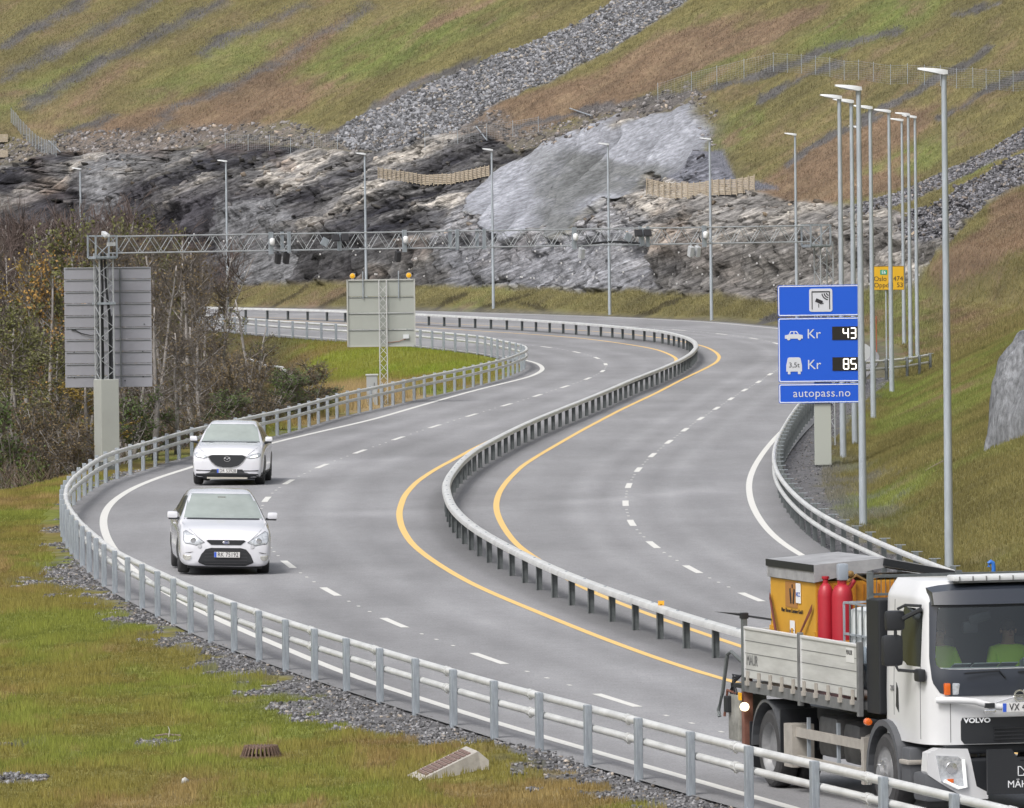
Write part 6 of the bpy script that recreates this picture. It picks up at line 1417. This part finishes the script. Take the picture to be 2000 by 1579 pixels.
# front details
for x, m_, nm, w_ in ((.905, mat('indicator_orange', (.70, .13, .01), .25, coat=1), 'indicator', .075), (.775, lens, 'work_lamp', .13)):
    b = MB(); b.cbox((x, 1.565, 1.635), (w_, .07, .15), .015); b.build(nm, m_, TK, smooth=40); b = MB(); b.cbox((-x, 1.565, 1.635), (w_, .07, .15), .015); b.build(nm, m_, TK, smooth=40)
b = MB(); b.tube([(1.04, 1.55, 1.50), (.8, 1.66, 1.50), (.6, 1.71, 1.485), (.35, 1.74, 1.41), (.15, 1.75, 1.40), (-.15, 1.75, 1.40), (-.35, 1.74, 1.41), (-.6, 1.71, 1.485), (-.8, 1.66, 1.50), (-1.04, 1.55, 1.50)], .042, 10); bar = b.build('bull_bar', truck_white, TK, smooth=60)
for x in (.42, -.42): b = MB(); b.cbox((x, 1.78, 1.36), (.16, .04, .05), .02); b.build('bar_lamp', chromed, bar); b = MB(); b.box((x, 1.77, 1.43), (.12, .05, .06)); b.build('bar_bracket', black_plastic, bar)
plate_on(TK, 0, 1.80, 1.40, 'VX 44    ', h_=.115)
b = MB(); n = 24; P1 = [(.078 * math.cos(2 * math.pi * k / n), .078 * math.sin(2 * math.pi * k / n) + 1.535) for k in range(n)]; P2 = [(a * .74, (z - 1.535) * .74 + 1.535) for a, z in P1]; ring(b, P1, P2, 1.70, 1.68); b.box((0, 1.70, 1.535), (.15, .012, .035)); b.tube([(-.055, 1.70, 1.59), (-.085, 1.70, 1.62)], .014, 5); b.tube([(-.075, 1.69, 1.55), (-.3, 1.69, 1.60)], .010, 5); b.tube([(.075, 1.69, 1.52), (.3, 1.69, 1.46)], .010, 5); bd = b.build('badge', chromed, TK)
text_on('lettering', 'VOLVO', .034, face_matrix((0, 1.708, 1.535), (-1, 0, 0), (0, 0, 1)), letter_black, bd)
gp = P('grille', [(-.70, .95), (.70, .95), (.74, 1.0), (.74, 1.24), (.72, 1.275), (-.72, 1.275), (-.74, 1.24), (-.74, 1.0)], 'front', headb, rows=8, cols=20, off=.010)
b = MB()
for k in range(4): b.box((-.1, 1.665, 1.0 + .045 * k), (.85, .012, .012))
b.build('grille_slat', black_plastic, gp); h = bv.ray_cast(Vector((.53, 20, 1.235)), Vector((0, -1, 0)))
text_on('lettering', 'VOLVO', .082, face_matrix((.54, h[0].y + .02, 1.238), Vector((-1, .06, 0)), (0, 0, 1)), letter_white, gp, xs=1.25, bold=.003)
P('panel_seam', [(.86, .97), (.868, .97), (.868, 1.5), (.86, 1.5)], 'front', frame_grey, rows=6, cols=2, off=.003)
b = MB(); b.cbox((0, 1.28, .88), (1.9, .6, .12), .03); b.build('cab_underside', headb, TK)
# bumper corners with headlights
for s_ in (1, -1):
    b = MB(); b.prism([(s_ * a, c_) for a, c_ in ((1.20, .62), (1.18, .85), (1.04, .905), (.66, .89), (.62, .76), (.55, .42), (.40, .34), (.40, .26), (.66, .26), (1.0, .46), (1.18, .58))], 1.40, 1.62, 'XZ'); bp2 = b.build('bumper_corner', truck_white, TK)
    b = MB(); b.prism([(s_ * a, c_) for a, c_ in ((1.08, .82), (.80, .80), (.70, .72), (.66, .40), (.80, .38), (1.02, .50))], 1.60, 1.645, 'XZ'); hl = b.build('headlight', lens, bp2)
    b = MB(); b.tube([(s_ * .73, 1.655, .76), (s_ * .70, 1.655, .42), (s_ * .80, 1.655, .41), (s_ * .98, 1.655, .50)], .022, 6); b.build('light_strip', mat('strip_white', (.85, .86, .84), .3, emit=.35), hl)
    b = MB(); b.lathe([(.0, 1.66), (.07, 1.655), (.09, 1.62)], (s_ * .88, 0, .66), 'Y', 18); b.build('projector', chromed, hl, smooth=50)
    b = MB(); b.cbox((s_ * .90, 1.652, .50), (.08, .012, .05), .005); b.build('indicator', mat('indicator_orange', (.7, .13, .01)), hl)
    b = MB(); b.cbox((s_ * 1.0, 1.36, .42), (.44, .5, .36), .06); b.build('bumper_lower', fender_grey, TK, smooth=40)
b = MB(); b.cbox((0, 1.45, .56), (1.3, .3, .42), .04); b.build('bumper_centre', headb, TK)
b = MB(); b.prism([(.50, .33), (.50, .89), (.18, .89), (.12, .80), (.06, .73), (-.06, .73), (-.12, .80), (-.18, .89), (-1.0, .89), (-1.0, .33)], 1.86, 1.90, 'XZ'); pl = b.build('plough_plate', mat('plate_black', (.02, .022, .026), .5), TK)
for x in (.35, -.35): b = MB(); b.box((x, 1.72, .6), (.08, .3, .12)); b.build('plough_arm', headb, pl)
text_on('lettering', 'MÄHLERS', .125, face_matrix((-.02, 1.905, .45), (-1, 0, 0), (0, 0, 1)), letter_white, pl, xs=1.0)
b = MB(); y_ = 1.906
for seg in ([(.10, .56), (.10, .67), (.07, .67), (0, .60), (-.07, .67), (-.10, .67), (-.10, .56), (.10, .56)],):
    for a, c_ in zip(seg[:-1], seg[1:]): b.tube([(a[0], y_, a[1]), (c_[0], y_, c_[1])], .007, 4)
b.box((0, y_, .575), (.06, .006, .02)); b.build('emblem', letter_white, pl)
# mirrors
for s_ in (1, -1):
    b = MB(); b.cbox((s_ * 1.40, 1.02, 2.475), (.25, .13, .25), .05); mu = b.build('mirror', black_plastic, TK, smooth=50)
    b = MB(); b.cbox((s_ * 1.43, 1.0, 2.10), (.27, .14, .39), .06); ml = b.build('mirror', black_plastic, TK, smooth=50)
    b = MB(); b.tube([(s_ * 1.12, 1.25, 2.66), (s_ * 1.30, 1.15, 2.67), (s_ * 1.38, 1.08, 2.62)], .018, 6); b.tube([(s_ * 1.12, 1.25, 2.62), (s_ * 1.32, 1.1, 2.50)], .03, 6); b.tube([(s_ * 1.40, 1.05, 2.4), (s_ * 1.40, 1.05, 2.25)], .022, 6); b.tube([(s_ * 1.40, 1.05, 1.92), (s_ * 1.38, 1.08, 1.86), (s_ * 1.15, 1.28, 1.84)], .02, 6); b.build('mirror_arm', black_plastic, mu)
    b = MB(); b.cbox((s_ * 1.17, 1.30, 1.80), (.10, .2, .16), .03); b.build('kerb_mirror', black_plastic, TK, smooth=50)
# interior
b = MB(); b.box((0, .0, 1.9), (2.1, .06, 1.5)); b.box((0, .7, 1.2), (2.0, 1.4, .1)); b.build('cab_interior', mat('interior_dark', (.05, .052, .055), .8), TK)
b = MB(); b.box((0, 1.20, 1.70), (2.05, .30, .30)); b.build('dashboard', mat('dash_grey', (.07, .075, .08), .7), TK)
for x in (.62, -.55): b = MB(); b.cbox((x, .22, 1.75), (.5, .16, .9), .05); b.cbox((x, .45, 1.45), (.5, .5, .16), .05); b.build('seat', mat('seat_grey', (.10, .105, .11), .8), TK)
b = MB(); b.lathe([(.2, -.012), (.215, 0), (.2, .012), (.185, 0), (.2, -.012)], (0, 0, 0), 'Y', 28); sw_ = b.build('steering_wheel', black_plastic, TK); sw_.location = (-.55, .98, 1.86); sw_.rotation_euler = (R_(50), 0, 0)
for k, (x, w_) in enumerate(((.62, .22), (.30, .34), (.0, .22), (-.36, .36))):
    b = MB(); b.box((x, 1.27, 1.905 + .012 * (k == 3)), (w_, .16, .012 if k < 3 else .10), rx=.35); b.build('paper', mat('paper_white', (.62, .68, .70), .6), TK)
b = MB(); b.cbox((.38, 1.30, 2.50), (.30, .06, .12), .03, ry=.25); b.cbox((.50, 1.28, 2.38), (.2, .07, .15), .05); b.build('cab_mirror', mat('mirror_dark', (.04, .04, .05), .4), TK, smooth=40)
for x in (.25, -.45): b = MB(); b.tube([(x + .45, 1.655, 1.83), (x, 1.665, 1.85), (x - .08, 1.66, 1.76)], .012, 5); b.build('wiper', headb, TK)
# wheels and fenders
truck_rim = mat('truck_rim', (.24, .245, .255), .5, .2, noise=.2, nscale=6)
for s_ in (1, -1):
    wf = wheel(TK, s_ * 1.06, 0, .505, .30, s_, truck_rim, spokes=0, dish=-.02)
    b = MB(); b.lathe([(.19, s_ * .10), (.19, s_ * .17), (.15, s_ * .185), (.10, s_ * .19), (.09, s_ * .24), (0, s_ * .25)], (0, 0, 0), 'X', 28); hb = b.build('hub', truck_rim, wf, smooth=30); b = MB()
    for k in range(10): a = 2 * math.pi * k / 10; b.lathe([(.016, s_ * .18), (.016, s_ * .215)], (0, .155 * math.cos(a), .155 * math.sin(a)), 'X', 6)
    b.build('wheel_nuts', chromed, wf)
    for xo in (.98, .66): wr = wheel(TK, s_ * (xo + .08), -4.9, .515, .27, s_, truck_rim, spokes=0, dish=.12)
    def arch(name, yc, r0, r1, x0, x1, a0, a1, m_):
        b = MB(); A_ = [(yc + r1 * math.cos(R_(a)), .5 + r1 * math.sin(R_(a))) for a in np.linspace(a0, a1, 15)]; B_ = [(yc + r0 * math.cos(R_(a)), .5 + r0 * math.sin(R_(a))) for a in np.linspace(a1, a0, 15)]
        b.prism(A_ + B_, s_ * x0, s_ * x1, 'YZ'); return b.build(name, m_, TK)
    arch('front_fender', .0, .60, .68, .78, 1.24, -8, 188, fender_grey); arch('rear_fender', -4.9, .62, .66, .72, 1.24, 2, 178, fender_grey)
    b = MB(); b.cbox((s_ * 1.08, .86, .62), (.30, .36, .52), .05); b.build('step_panel', fender_grey, TK, smooth=40)
    b = MB(); b.cbox((s_ * 1.12, .90, .70), (.3, .34, .06), .02); b.build('step_tread', dusty, TK)
    b = MB(); b.box((s_ * 1.0, -4.24, .72), (.5, .04, .7)); b.build('mudflap', headb, TK); b = MB(); b.box((s_ * 1.0, -5.58, .50), (.5, .03, .66)); b.build('mudflap', headb, TK)
    # side guard
    for z in (.80, .44): b = MB(); b.box((s_ * 1.19, -2.35, z), (.05, 2.9, .12)); b.build('guard_rail', dusty, TK)
    b = MB(); b.box((s_ * 1.12, -3.85, .62), (.30, .36, .56)); b.build('tool_box', dusty, TK); b = MB(); b.box((s_ * 1.17, -.88, .60), (.10, .12, .60)); b.build('guard_post', dusty, TK)
    for y in (-3.3, -2.05): b = MB(); b.box((s_ * 1.16, y, .70), (.04, .05, .62)); b.build('guard_post', galv, TK)
b = MB(); b.cbox((.78, -2.9, .78), (.55, .8, .55), .12); b.cbox((.78, -2.0, .74), (.5, .7, .55), .14); b.build('fuel_tank', mat('tank_grey', (.12, .12, .12), .5, .3, noise=.3, nscale=4), TK, smooth=50)
b = MB(); b.lathe([(.0, -.35), (.18, -.33), (.2, -.2), (.2, .2), (.18, .33), (0, .35)], (.85, -1.25, .72), 'Y', 18); b.build('air_tank', dusty, TK, smooth=50)
b = MB(); b.box((0, -2.9, .88), (.8, 6.2, .26)); b.build('chassis', headb, TK); b = MB(); b.lathe([(.12, -1.0), (.12, 1.0)], (0, -4.9, .52), 'X', 12); b.lathe([(.1, -1.0), (.1, 1.0)], (0, 0, .52), 'X', 12); b.build('axle', headb, TK)
b = MB(); b.lathe([(.0, .04), (.04, .035), (.05, .0), (.05, -.06)], (1.27, -.47, 1.12), 'Y', 12); b.build('side_marker', mat('indicator_orange', (.7, .13, .01)), TK); b = MB(); b.tube([(1.0, -.50, 1.1), (1.27, -.52, 1.12)], .045, 8); b.build('marker_arm', headb, TK)
# load bed
b = MB(); b.box((0, -3.25, 1.30), (2.5, 4.9, .10)); b.build('bed_floor', frame_grey, TK)
for s_ in (1, -1):
    for y0, y1 in ((-5.68, -3.33), (-3.23, -.84)):
        b = MB(); b.cbox((s_ * 1.262, (y0 + y1) / 2, 1.735), (.035, y1 - y0, .66), .008); sb_ = b.build('side_board', alu, TK)
        b = MB(); b.cbox((s_ * 1.265, (y0 + y1) / 2, 2.065), (.06, y1 - y0, .04), .01); b.box((s_ * 1.283, y0 + .02, 1.73), (.015, .04, .64)); b.box((s_ * 1.283, y1 - .02, 1.73), (.015, .04, .64)); b.build('board_rim', mat('rim_light', (.66, .67, .68), .4, .2), sb_)
        b = MB()
        for z in (1.52, 1.735, 1.90): b.box((s_ * 1.2815, (y0 + y1) / 2, z), (.004, y1 - y0 - .08, .008))
        b.build('board_groove', frame_grey, sb_)
        hg = MB(); hg.box((s_ * 1.30, 0, 1.42), (.03, .05, .16)); hg.box((s_ * 1.30, 0, 1.34), (.05, .09, .06)); h0 = hg.build('hinge', dusty, TK)
        for k in range(5):
            o = h0 if k == 0 else h0.copy()
            if k: COL.objects.link(o)
            o.parent = TK; o.location = (0, y0 + .18 + k * (y1 - y0 - .36) / 4, 0)
    b = MB(); b.box((s_ * 1.26, -3.25, 1.29), (.06, 4.9, .14)); b.build('bed_rail', frame_grey, TK)
    for y in (-5.72, -3.28, -.80): b = MB(); b.cbox((s_ * 1.27, y, 1.64 + (.1 if y < -5 else 0)), (.07, .08, .95 + (.1 if y < -5 else 0)), .01); b.build('stake', galv_dark if y < -5 else frame_grey, TK)
text_on('lettering', 'MAUR', .20, face_matrix((1.2835, -5.34, 1.64), (0, 1, 0), (0, 0, 1)), frame_grey, TK, xs=.9)
b = MB(); b.box((1.2835, -1.15, 1.93), (.003, .34, .19)); lb = b.build('board_label', mat('label_pale', (.6, .61, .6)), TK); text_on('lettering', 'MAUR', .09, face_matrix((1.2865, -1.18, 1.96), (0, 1, 0), (0, 0, 1)), letter_black, lb)
b = MB(); b.cbox((0, -5.72, 1.72), (2.5, .04, .66), .01); b.build('tail_board', alu, TK)
b = MB(); b.cbox((0, -.46, 1.95), (2.42, .50, 1.45), .02); b.build('headboard', headb, TK)
b = MB()
for x in (1.18, .0, -1.18): b.box((x, -.62, 2.83), (.07, .07, .34))
b.box((0, -.62, 2.95), (2.4, .05, .04)); b.box((0, -.62, 2.72), (2.4, .04, .03))
for k in range(40): b.box((-1.15 + k * .059, -.62, 2.83), (.008, .008, .24))
b.build('headboard_cage', galv_dark, TK)
b = MB(); b.tube([(1.27, -5.72, 2.24), (1.6, -5.95, 2.27), (1.27, -5.72, 2.22), (.9, -5.5, 2.16)], .015, 5); b.cbox((1.27, -5.72, 2.22), (.1, .1, .08), .01); b.build('wing_marker', headb, TK)
# rear spraying gear
b = MB(); b.tube([(1.25, -5.85, 1.60), (1.30, -6.2, 1.72), (1.32, -6.32, 1.68), (1.34, -6.5, 1.15), (1.36, -6.62, .92), (1.36, -6.58, .84)], .026, 7); b.build('handrail', galv_dark, TK)
b = MB(); b.cbox((1.1, -6.15, .85), (.40, .5, .62), .04); b.build('spray_cabinet', mat('cabinet_dirty', (.25, .25, .23), .6, noise=.35, nscale=5), TK, smooth=40)
b = MB(); b.tube([(1.25, -6.0, 1.16), (1.3, -6.4, 1.20), (1.33, -6.45, .85)], .02, 6); b.box((1.22, -5.78, .9), (.12, .12, 1.0)); b.build('gear_frame', mat('rust_frame', (.16, .07, .05), .7, noise=.3, nscale=8), TK)
b = MB(); b.cbox((1.3, -6.3, 1.02), (.14, .14, .22), .02); b.box((1.05, -6.0, 1.28), (.5, .5, .05)); b.build('pump', headb, TK)
b = MB()
for k in range(4): b.tube([(1.2, -5.85, 1.40 + .03 * k), (1.3, -6.15, 1.42 - .04 * k), (1.28, -6.05 - .1 * k, 1.18), (1.25, -6.1, .98)], .014, 5)
b.build('hoses', headb, TK)
b = MB(); b.lathe([(.0, .02), (.05, .018), (.058, 0), (.058, -.05)], (1.30, -5.62, 1.02), 'Y', 16); b.build('lit_lamp', mat('lit_lamp_warm', (1.0, .85, .55), .3, emit=2.0), TK)
b = MB(); b.box((1.32, -5.78, 1.15), (.02, .1, .1)); b.build('yellow_label', mat('beacon_yellow', (.8, .42, .02)), TK)

# =================================================================== LOAD ON THE TRUCK (things of their own)
TM = Matrix.Rotation(th, 4, 'Z'); TO = Vector((5.80, 109.6, 0))
def on_truck(name, x, y, z, label, cat, group=None):
    p = TM @ Vector((x, y, z)) + TO; return thing(name, tuple(p), th, label, cat, group)
ylw = mat('machine_yellow', (.56, .30, .035), .5, noise=.10, nscale=2); org = mat('machine_orange', (.52, .22, .02), .5, noise=.28, nscale=3); lidm = mat('machine_lid', (.30, .305, .32), .6, noise=.25, nscale=3)
mc = on_truck('heating_container', 0, -4.58, 1.47, 'yellow and orange asphalt heating container with dark peaked lid on the truck bed', 'machine')
# local to mc: x +-0.95, y +-0.97, z 0..1.45
b = MB(); b.prism([(-.97, .62), (-.97, 1.28), (.97, 1.28), (.97, .62), (.55, .45), (-.55, .45)], .95, -.95, 'YZ'); b.build('body', ylw, mc)
b = MB(); b.box((0, .985, .65), (1.88, .02, 1.22)); fr = b.build('front_panel', org, mc); b = MB()
for k in range(19): b.box((.9 - .1 * k, 1.0, .65), (.012, .025, 1.18))
b.build('rib', mat('rib_orange', (.35, .14, .02), .6), fr)
for y in (-.93, .0, .93): b = MB(); b.box((.93, y, .25), (.08, .10, .76)); b.build('leg', ylw, mc)
b = MB(); b.box((.93, 0, -.07), (.06, 1.9, .08)); b.build('skid', ylw, mc)
b = MB(); b.prism([(.985, 1.50), (.0, 1.57), (-1.05, 1.36), (-1.05, 1.27), (.0, 1.45), (.985, 1.27)], -1.0, 1.03, 'XZ'); b.build('lid', lidm, mc)
b = MB(); b.box((-.50, 1.045, 1.415), (1.10, .03, .09), ry=-.19); b.box((.99, 0, 1.455), (.02, 2.04, .09)); b.build('lid_edge', headb, mc)
b = MB(); b.prism([(-.965, 1.26), (-.965, 1.40), (.965, 1.40), (.965, 1.26)], .945, .965, 'YZ'); b.build('top_strip', lidm, mc)
b = MB(); b.box((.954, -.05, 1.07), (.006, .52, .34)); lg = b.build('logo_field', mat('logo_brown', (.36, .17, .05), .6), mc)
b = MB(); b.box((.96, -.08, 1.05), (.004, .05, .20), rx=.2); b.box((.96, .06, 1.05), (.004, .05, .20), rx=-.25); b.box((.96, .0, 1.18), (.004, .03, .05)); b.build('logo_mark', letter_black, lg)
text_on('lettering', 'Maur Thermo Container GmbH', .075, face_matrix((.957, -.02, .855), (0, 1, 0), (0, 0, 1)), letter_black, mc, xs=.95)
for y, z in ((.27, 1.10), (.0, .60)):
    b = MB(); b.box((.962, y, z), (.006, .2, .26)); st_ = b.build('sticker', letter_white, mc); text_on('lettering', 'NCC', .085, face_matrix((.967, y, z - .02), (0, 1, 0), (0, 0, 1)), mat('sticker_blue', (.03, .08, .3)), st_)
for (y0, z0, y1, z1) in ((-.93, .98, -.30, .28), (.90, .90, .15, .25)):
    b = MB(); b.add([(.985, y0, z0), (.985, y0 + .02, z0 + .09), (1.05, y1 + .06, z1), (1.05, y1 - .06, z1)], [(0, 1, 2, 3)]); b.add([(.978, y0, z0), (.978, y0 + .02, z0 + .09), (1.043, y1 + .06, z1), (1.043, y1 - .06, z1)], [(0, 1, 2, 3)]); b.build('strap', mat('strap_red', (.20, .055, .045), .7, noise=.3, nscale=6), mc, fix=False)
b = MB(); b.cbox((.75, 1.06, .82), (.24, .14, .5), .02); b.tube([(.75, 1.1, .72), (.45, 1.15, .62)], .06, 8); b.build('burner', org, mc)
b = MB(); b.tube([(.55, 1.1, 1.28), (.45, 1.14, 1.36), (.30, 1.12, 1.28), (.1, 1.14, 1.35)], .02, 6); b.lathe([(0, 1.16), (.04, 1.15), (.04, 1.1)], (.52, 0, 1.38), 'Y', 12); b.build('valve_pipes', mat('brass', (.4, .25, .1), .4, .6), mc)
red_ = mat('cylinder_red', (.36, .016, .03), .4, noise=.1, nscale=3)
for k, (x, y, r) in enumerate(((.86, -3.46, .105), (.70, -3.26, .138))):
    cy = on_truck('gas_cylinder', x, y, 1.345, ('thinner red gas cylinder, left one of the pair on the truck' if k == 0 else 'wider red gas cylinder with a grey valve cap on the truck'), 'gas cylinder', 'red gas cylinders on the truck')
    b = MB(); b.lathe([(0, 0), (r, .02), (r, 1.22), (r * .92, 1.29), (r * .7, 1.35), (r * .35, 1.39), (0, 1.40)], n=24); b.build('bottle', red_, cy, smooth=40)
    b = MB(); b.lathe([(.035, 1.38), (.035, 1.44), (.05, 1.45), (.05, 1.48)] if k == 0 else [(.06, 1.38), (.06, 1.44)], n=12); b.build('valve', red_, cy)
    if k == 1:
        b = MB(); b.cbox((-.0, .02, 1.54), (.14, .12, .22), .03); b.build('valve_cap', mat('cap_grey', (.3, .34, .4), .4), cy, smooth=40); b = MB(); b.tube([(-.1, 0, 1.33), (-.17, 0, 1.43)], .03, 8); b.build('handle', red_, cy)
b = MB(); sl_ = on_truck('lashing_bar', .85, -3.05, 1.98, 'orange-brown bar with blue clamp holding the gas cylinders', 'bar'); b.box((-.2, 0, 0), (1.0, .04, .06)); b.build('bar', org, sl_); b = MB(); b.cbox((-.03, .04, .0), (.07, .05, .06), .01); b.build('clamp', mat('clamp_blue', (.05, .2, .6)), sl_)
ib = on_truck('water_tank', .60, -1.45, 1.36, 'white plastic liquid tank in a steel cage behind the cab', 'tank')
b = MB(); b.cbox((0, 0, .62), (.94, .94, 1.05), .12); b.build('tank', mat('tank_white', (.62, .66, .68), .4), ib, smooth=50)
for x in (.5, 0, -.5):
    for y in (-.5, .5): b = MB(); b.box((x, y, .60), (.025, .025, 1.2)); b.build('cage_bar', galv, ib)
for y in (-.25, .0, .25):
    b = MB(); b.box((.5, y, .60), (.02, .02, 1.2)); b.build('cage_bar', galv_dark, ib)
b = MB()
for z in (.15, .45, .80, 1.2):
    for q in ((.5, 0, .02, 1.0), (-.5, 0, .02, 1.0), (0, .5, 1.0, .02), (0, -.5, 1.0, .02)): b.box((q[0], q[1], z), (q[2], q[3], .025))
b.build('cage_ring', galv, ib); b = MB(); b.box((.485, .05, .52), (.006, .6, .30)); b.build('label', mat('label_blue_grey', (.35, .42, .5)), ib)
b = MB(); b.tube([(.53, -.5, .42), (.56, .1, .12), (.60, .5, .02)], .035, 4); b.build('strap', mat('strap_red', (.2, .055, .045)), ib)

# =================================================================== PEOPLE IN THE CAB
def skin_mesh(verts, edges, radii, root, sub=2):
    me = bpy.data.meshes.new('body'); me.from_pydata(verts, edges, []); o = bpy.data.objects.new('body', me); COL.objects.link(o)
    m_ = o.modifiers.new('s', 'SKIN'); sk = me.skin_vertices[0].data
    for i, r in enumerate(radii): sk[i].radius = (r, r) if not hasattr(r, '__len__') else r; sk[i].use_root = (i == root)
    o.modifiers.new('u', 'SUBSURF').levels = sub; o.modifiers['u'].render_levels = sub
    bpy.context.view_layer.update(); dg = bpy.context.evaluated_depsgraph_get(); out = bpy.data.meshes.new_from_object(o.evaluated_get(dg)); bpy.data.objects.remove(o); return out
skin_m = mat('skin', (.42, .25, .18), .6); hivis = mat('hivis_yellow_green', (.60, .95, .06), .6); trous = mat('trousers_dark', (.03, .035, .05), .8); hairm = mat('hair_brown', (.06, .04, .03), .8)
def seated(x, y, z, label, hands, hair=True):
    p = on_truck('person', x, y, z, label, 'person', 'road workers in the truck cab')
    hx, hy, hz = hands
    V = [(0, 0, .10), (0, -.02, .30), (0, -.02, .50), (0, .0, .60), (0, .02, .70), (0, .02, .80), (.19, -.01, .50), (.26, .08, .26), (hx[0], hy, hz), (-.19, -.01, .50), (-.26, .08, .26), (hx[1], hy, hz), (.1, .2, .10), (.13, .50, .10), (.14, .54, -.32), (-.1, .2, .10), (-.13, .50, .10), (-.14, .54, -.32)]
    E = [(0, 1), (1, 2), (2, 3), (3, 4), (4, 5), (2, 6), (6, 7), (7, 8), (2, 9), (9, 10), (10, 11), (0, 12), (12, 13), (13, 14), (0, 15), (15, 16), (16, 17)]
    Rr = [(.16, .12), (.17, .12), (.15, .11), .06, (.085, .10), (.08, .09), .07, .05, .035, .07, .05, .035, .09, .075, .05, .09, .075, .05]
    me = skin_mesh(V, E, Rr, 0); me.materials.append(skin_m); shade(me); bo = link('body', me, p)
    V2 = V[:4] + V[6:8] + [tuple(np.array(V[7]) * .25 + np.array(V[8]) * .75)] + V[9:11] + [tuple(np.array(V[10]) * .25 + np.array(V[11]) * .75)]; E2 = [(0, 1), (1, 2), (2, 3), (2, 4), (4, 5), (5, 6), (2, 7), (7, 8), (8, 9)]
    me = skin_mesh(V2, E2, [(.19, .15), (.20, .15), (.18, .13), .075, .09, .07, .055, .09, .07, .055], 0); me.materials.append(hivis); shade(me); link('jacket', me, p)
    V3_ = [V[0]] + V[12:18]; me = skin_mesh(V3_, [(0, 1), (1, 2), (2, 3), (0, 4), (4, 5), (5, 6)], [(.18, .14), .105, .09, .065, .105, .09, .065], 0); me.materials.append(trous); shade(me); link('trousers', me, p)
    b = MB(); b.lathe([(.0, .115), (.05, .105), (.085, .07), (.10, .02), (.098, -.02)], (0, .0, .79), n=18); b.build('hair', hairm, p, smooth=True)
    b = MB(); b.tube([(0, .10, .77), (0, .135, .735), (0, .11, .725)], .014, 6); b.build('nose', skin_m, bo, smooth=True)
    for s_ in (1, -1):
        b = MB(); b.lathe([(0, .012), (.013, .006), (.013, -.006)], (s_ * .035, .108, .775), 'Y', 10); b.build('eye', letter_black, bo)
        b = MB(); b.lathe([(0, .012), (.03, .008), (.03, -.008), (0, -.012)], (s_ * .095, .01, .755), 'X', 10); b.build('ear', skin_m, bo, smooth=True)
        h_ = Vector(V[8] if s_ > 0 else V[11]); b = MB()
        for k in range(4): b.tube([h_ + Vector((-.03 + .02 * k, .03, 0)), h_ + Vector((-.032 + .021 * k, .08, .0)), h_ + Vector((-.03 + .02 * k, .10 + .006 * (k % 2), -.03))], [.010, .009, .007], 6)
        b.tube([h_ + Vector((-s_ * .035, .0, 0)), h_ + Vector((-s_ * .06, .04, .01))], [.011, .008], 6); b.build('fingers', skin_m, bo, smooth=True)
    b = MB(); b.box((0, .113, .70), (.045, .008, .009)); b.build('mouth', mat('lips', (.3, .1, .09)), bo)
seated(.62, .36, 1.52, 'passenger in a yellow-green high-visibility jacket at the left side of the truck windscreen', ((.10, -.10), .36, .20))
seated(-.30, .40, 1.52, 'driver in a yellow-green high-visibility jacket nearer the middle of the truck windscreen', ((.14, -.14), .46, .36))
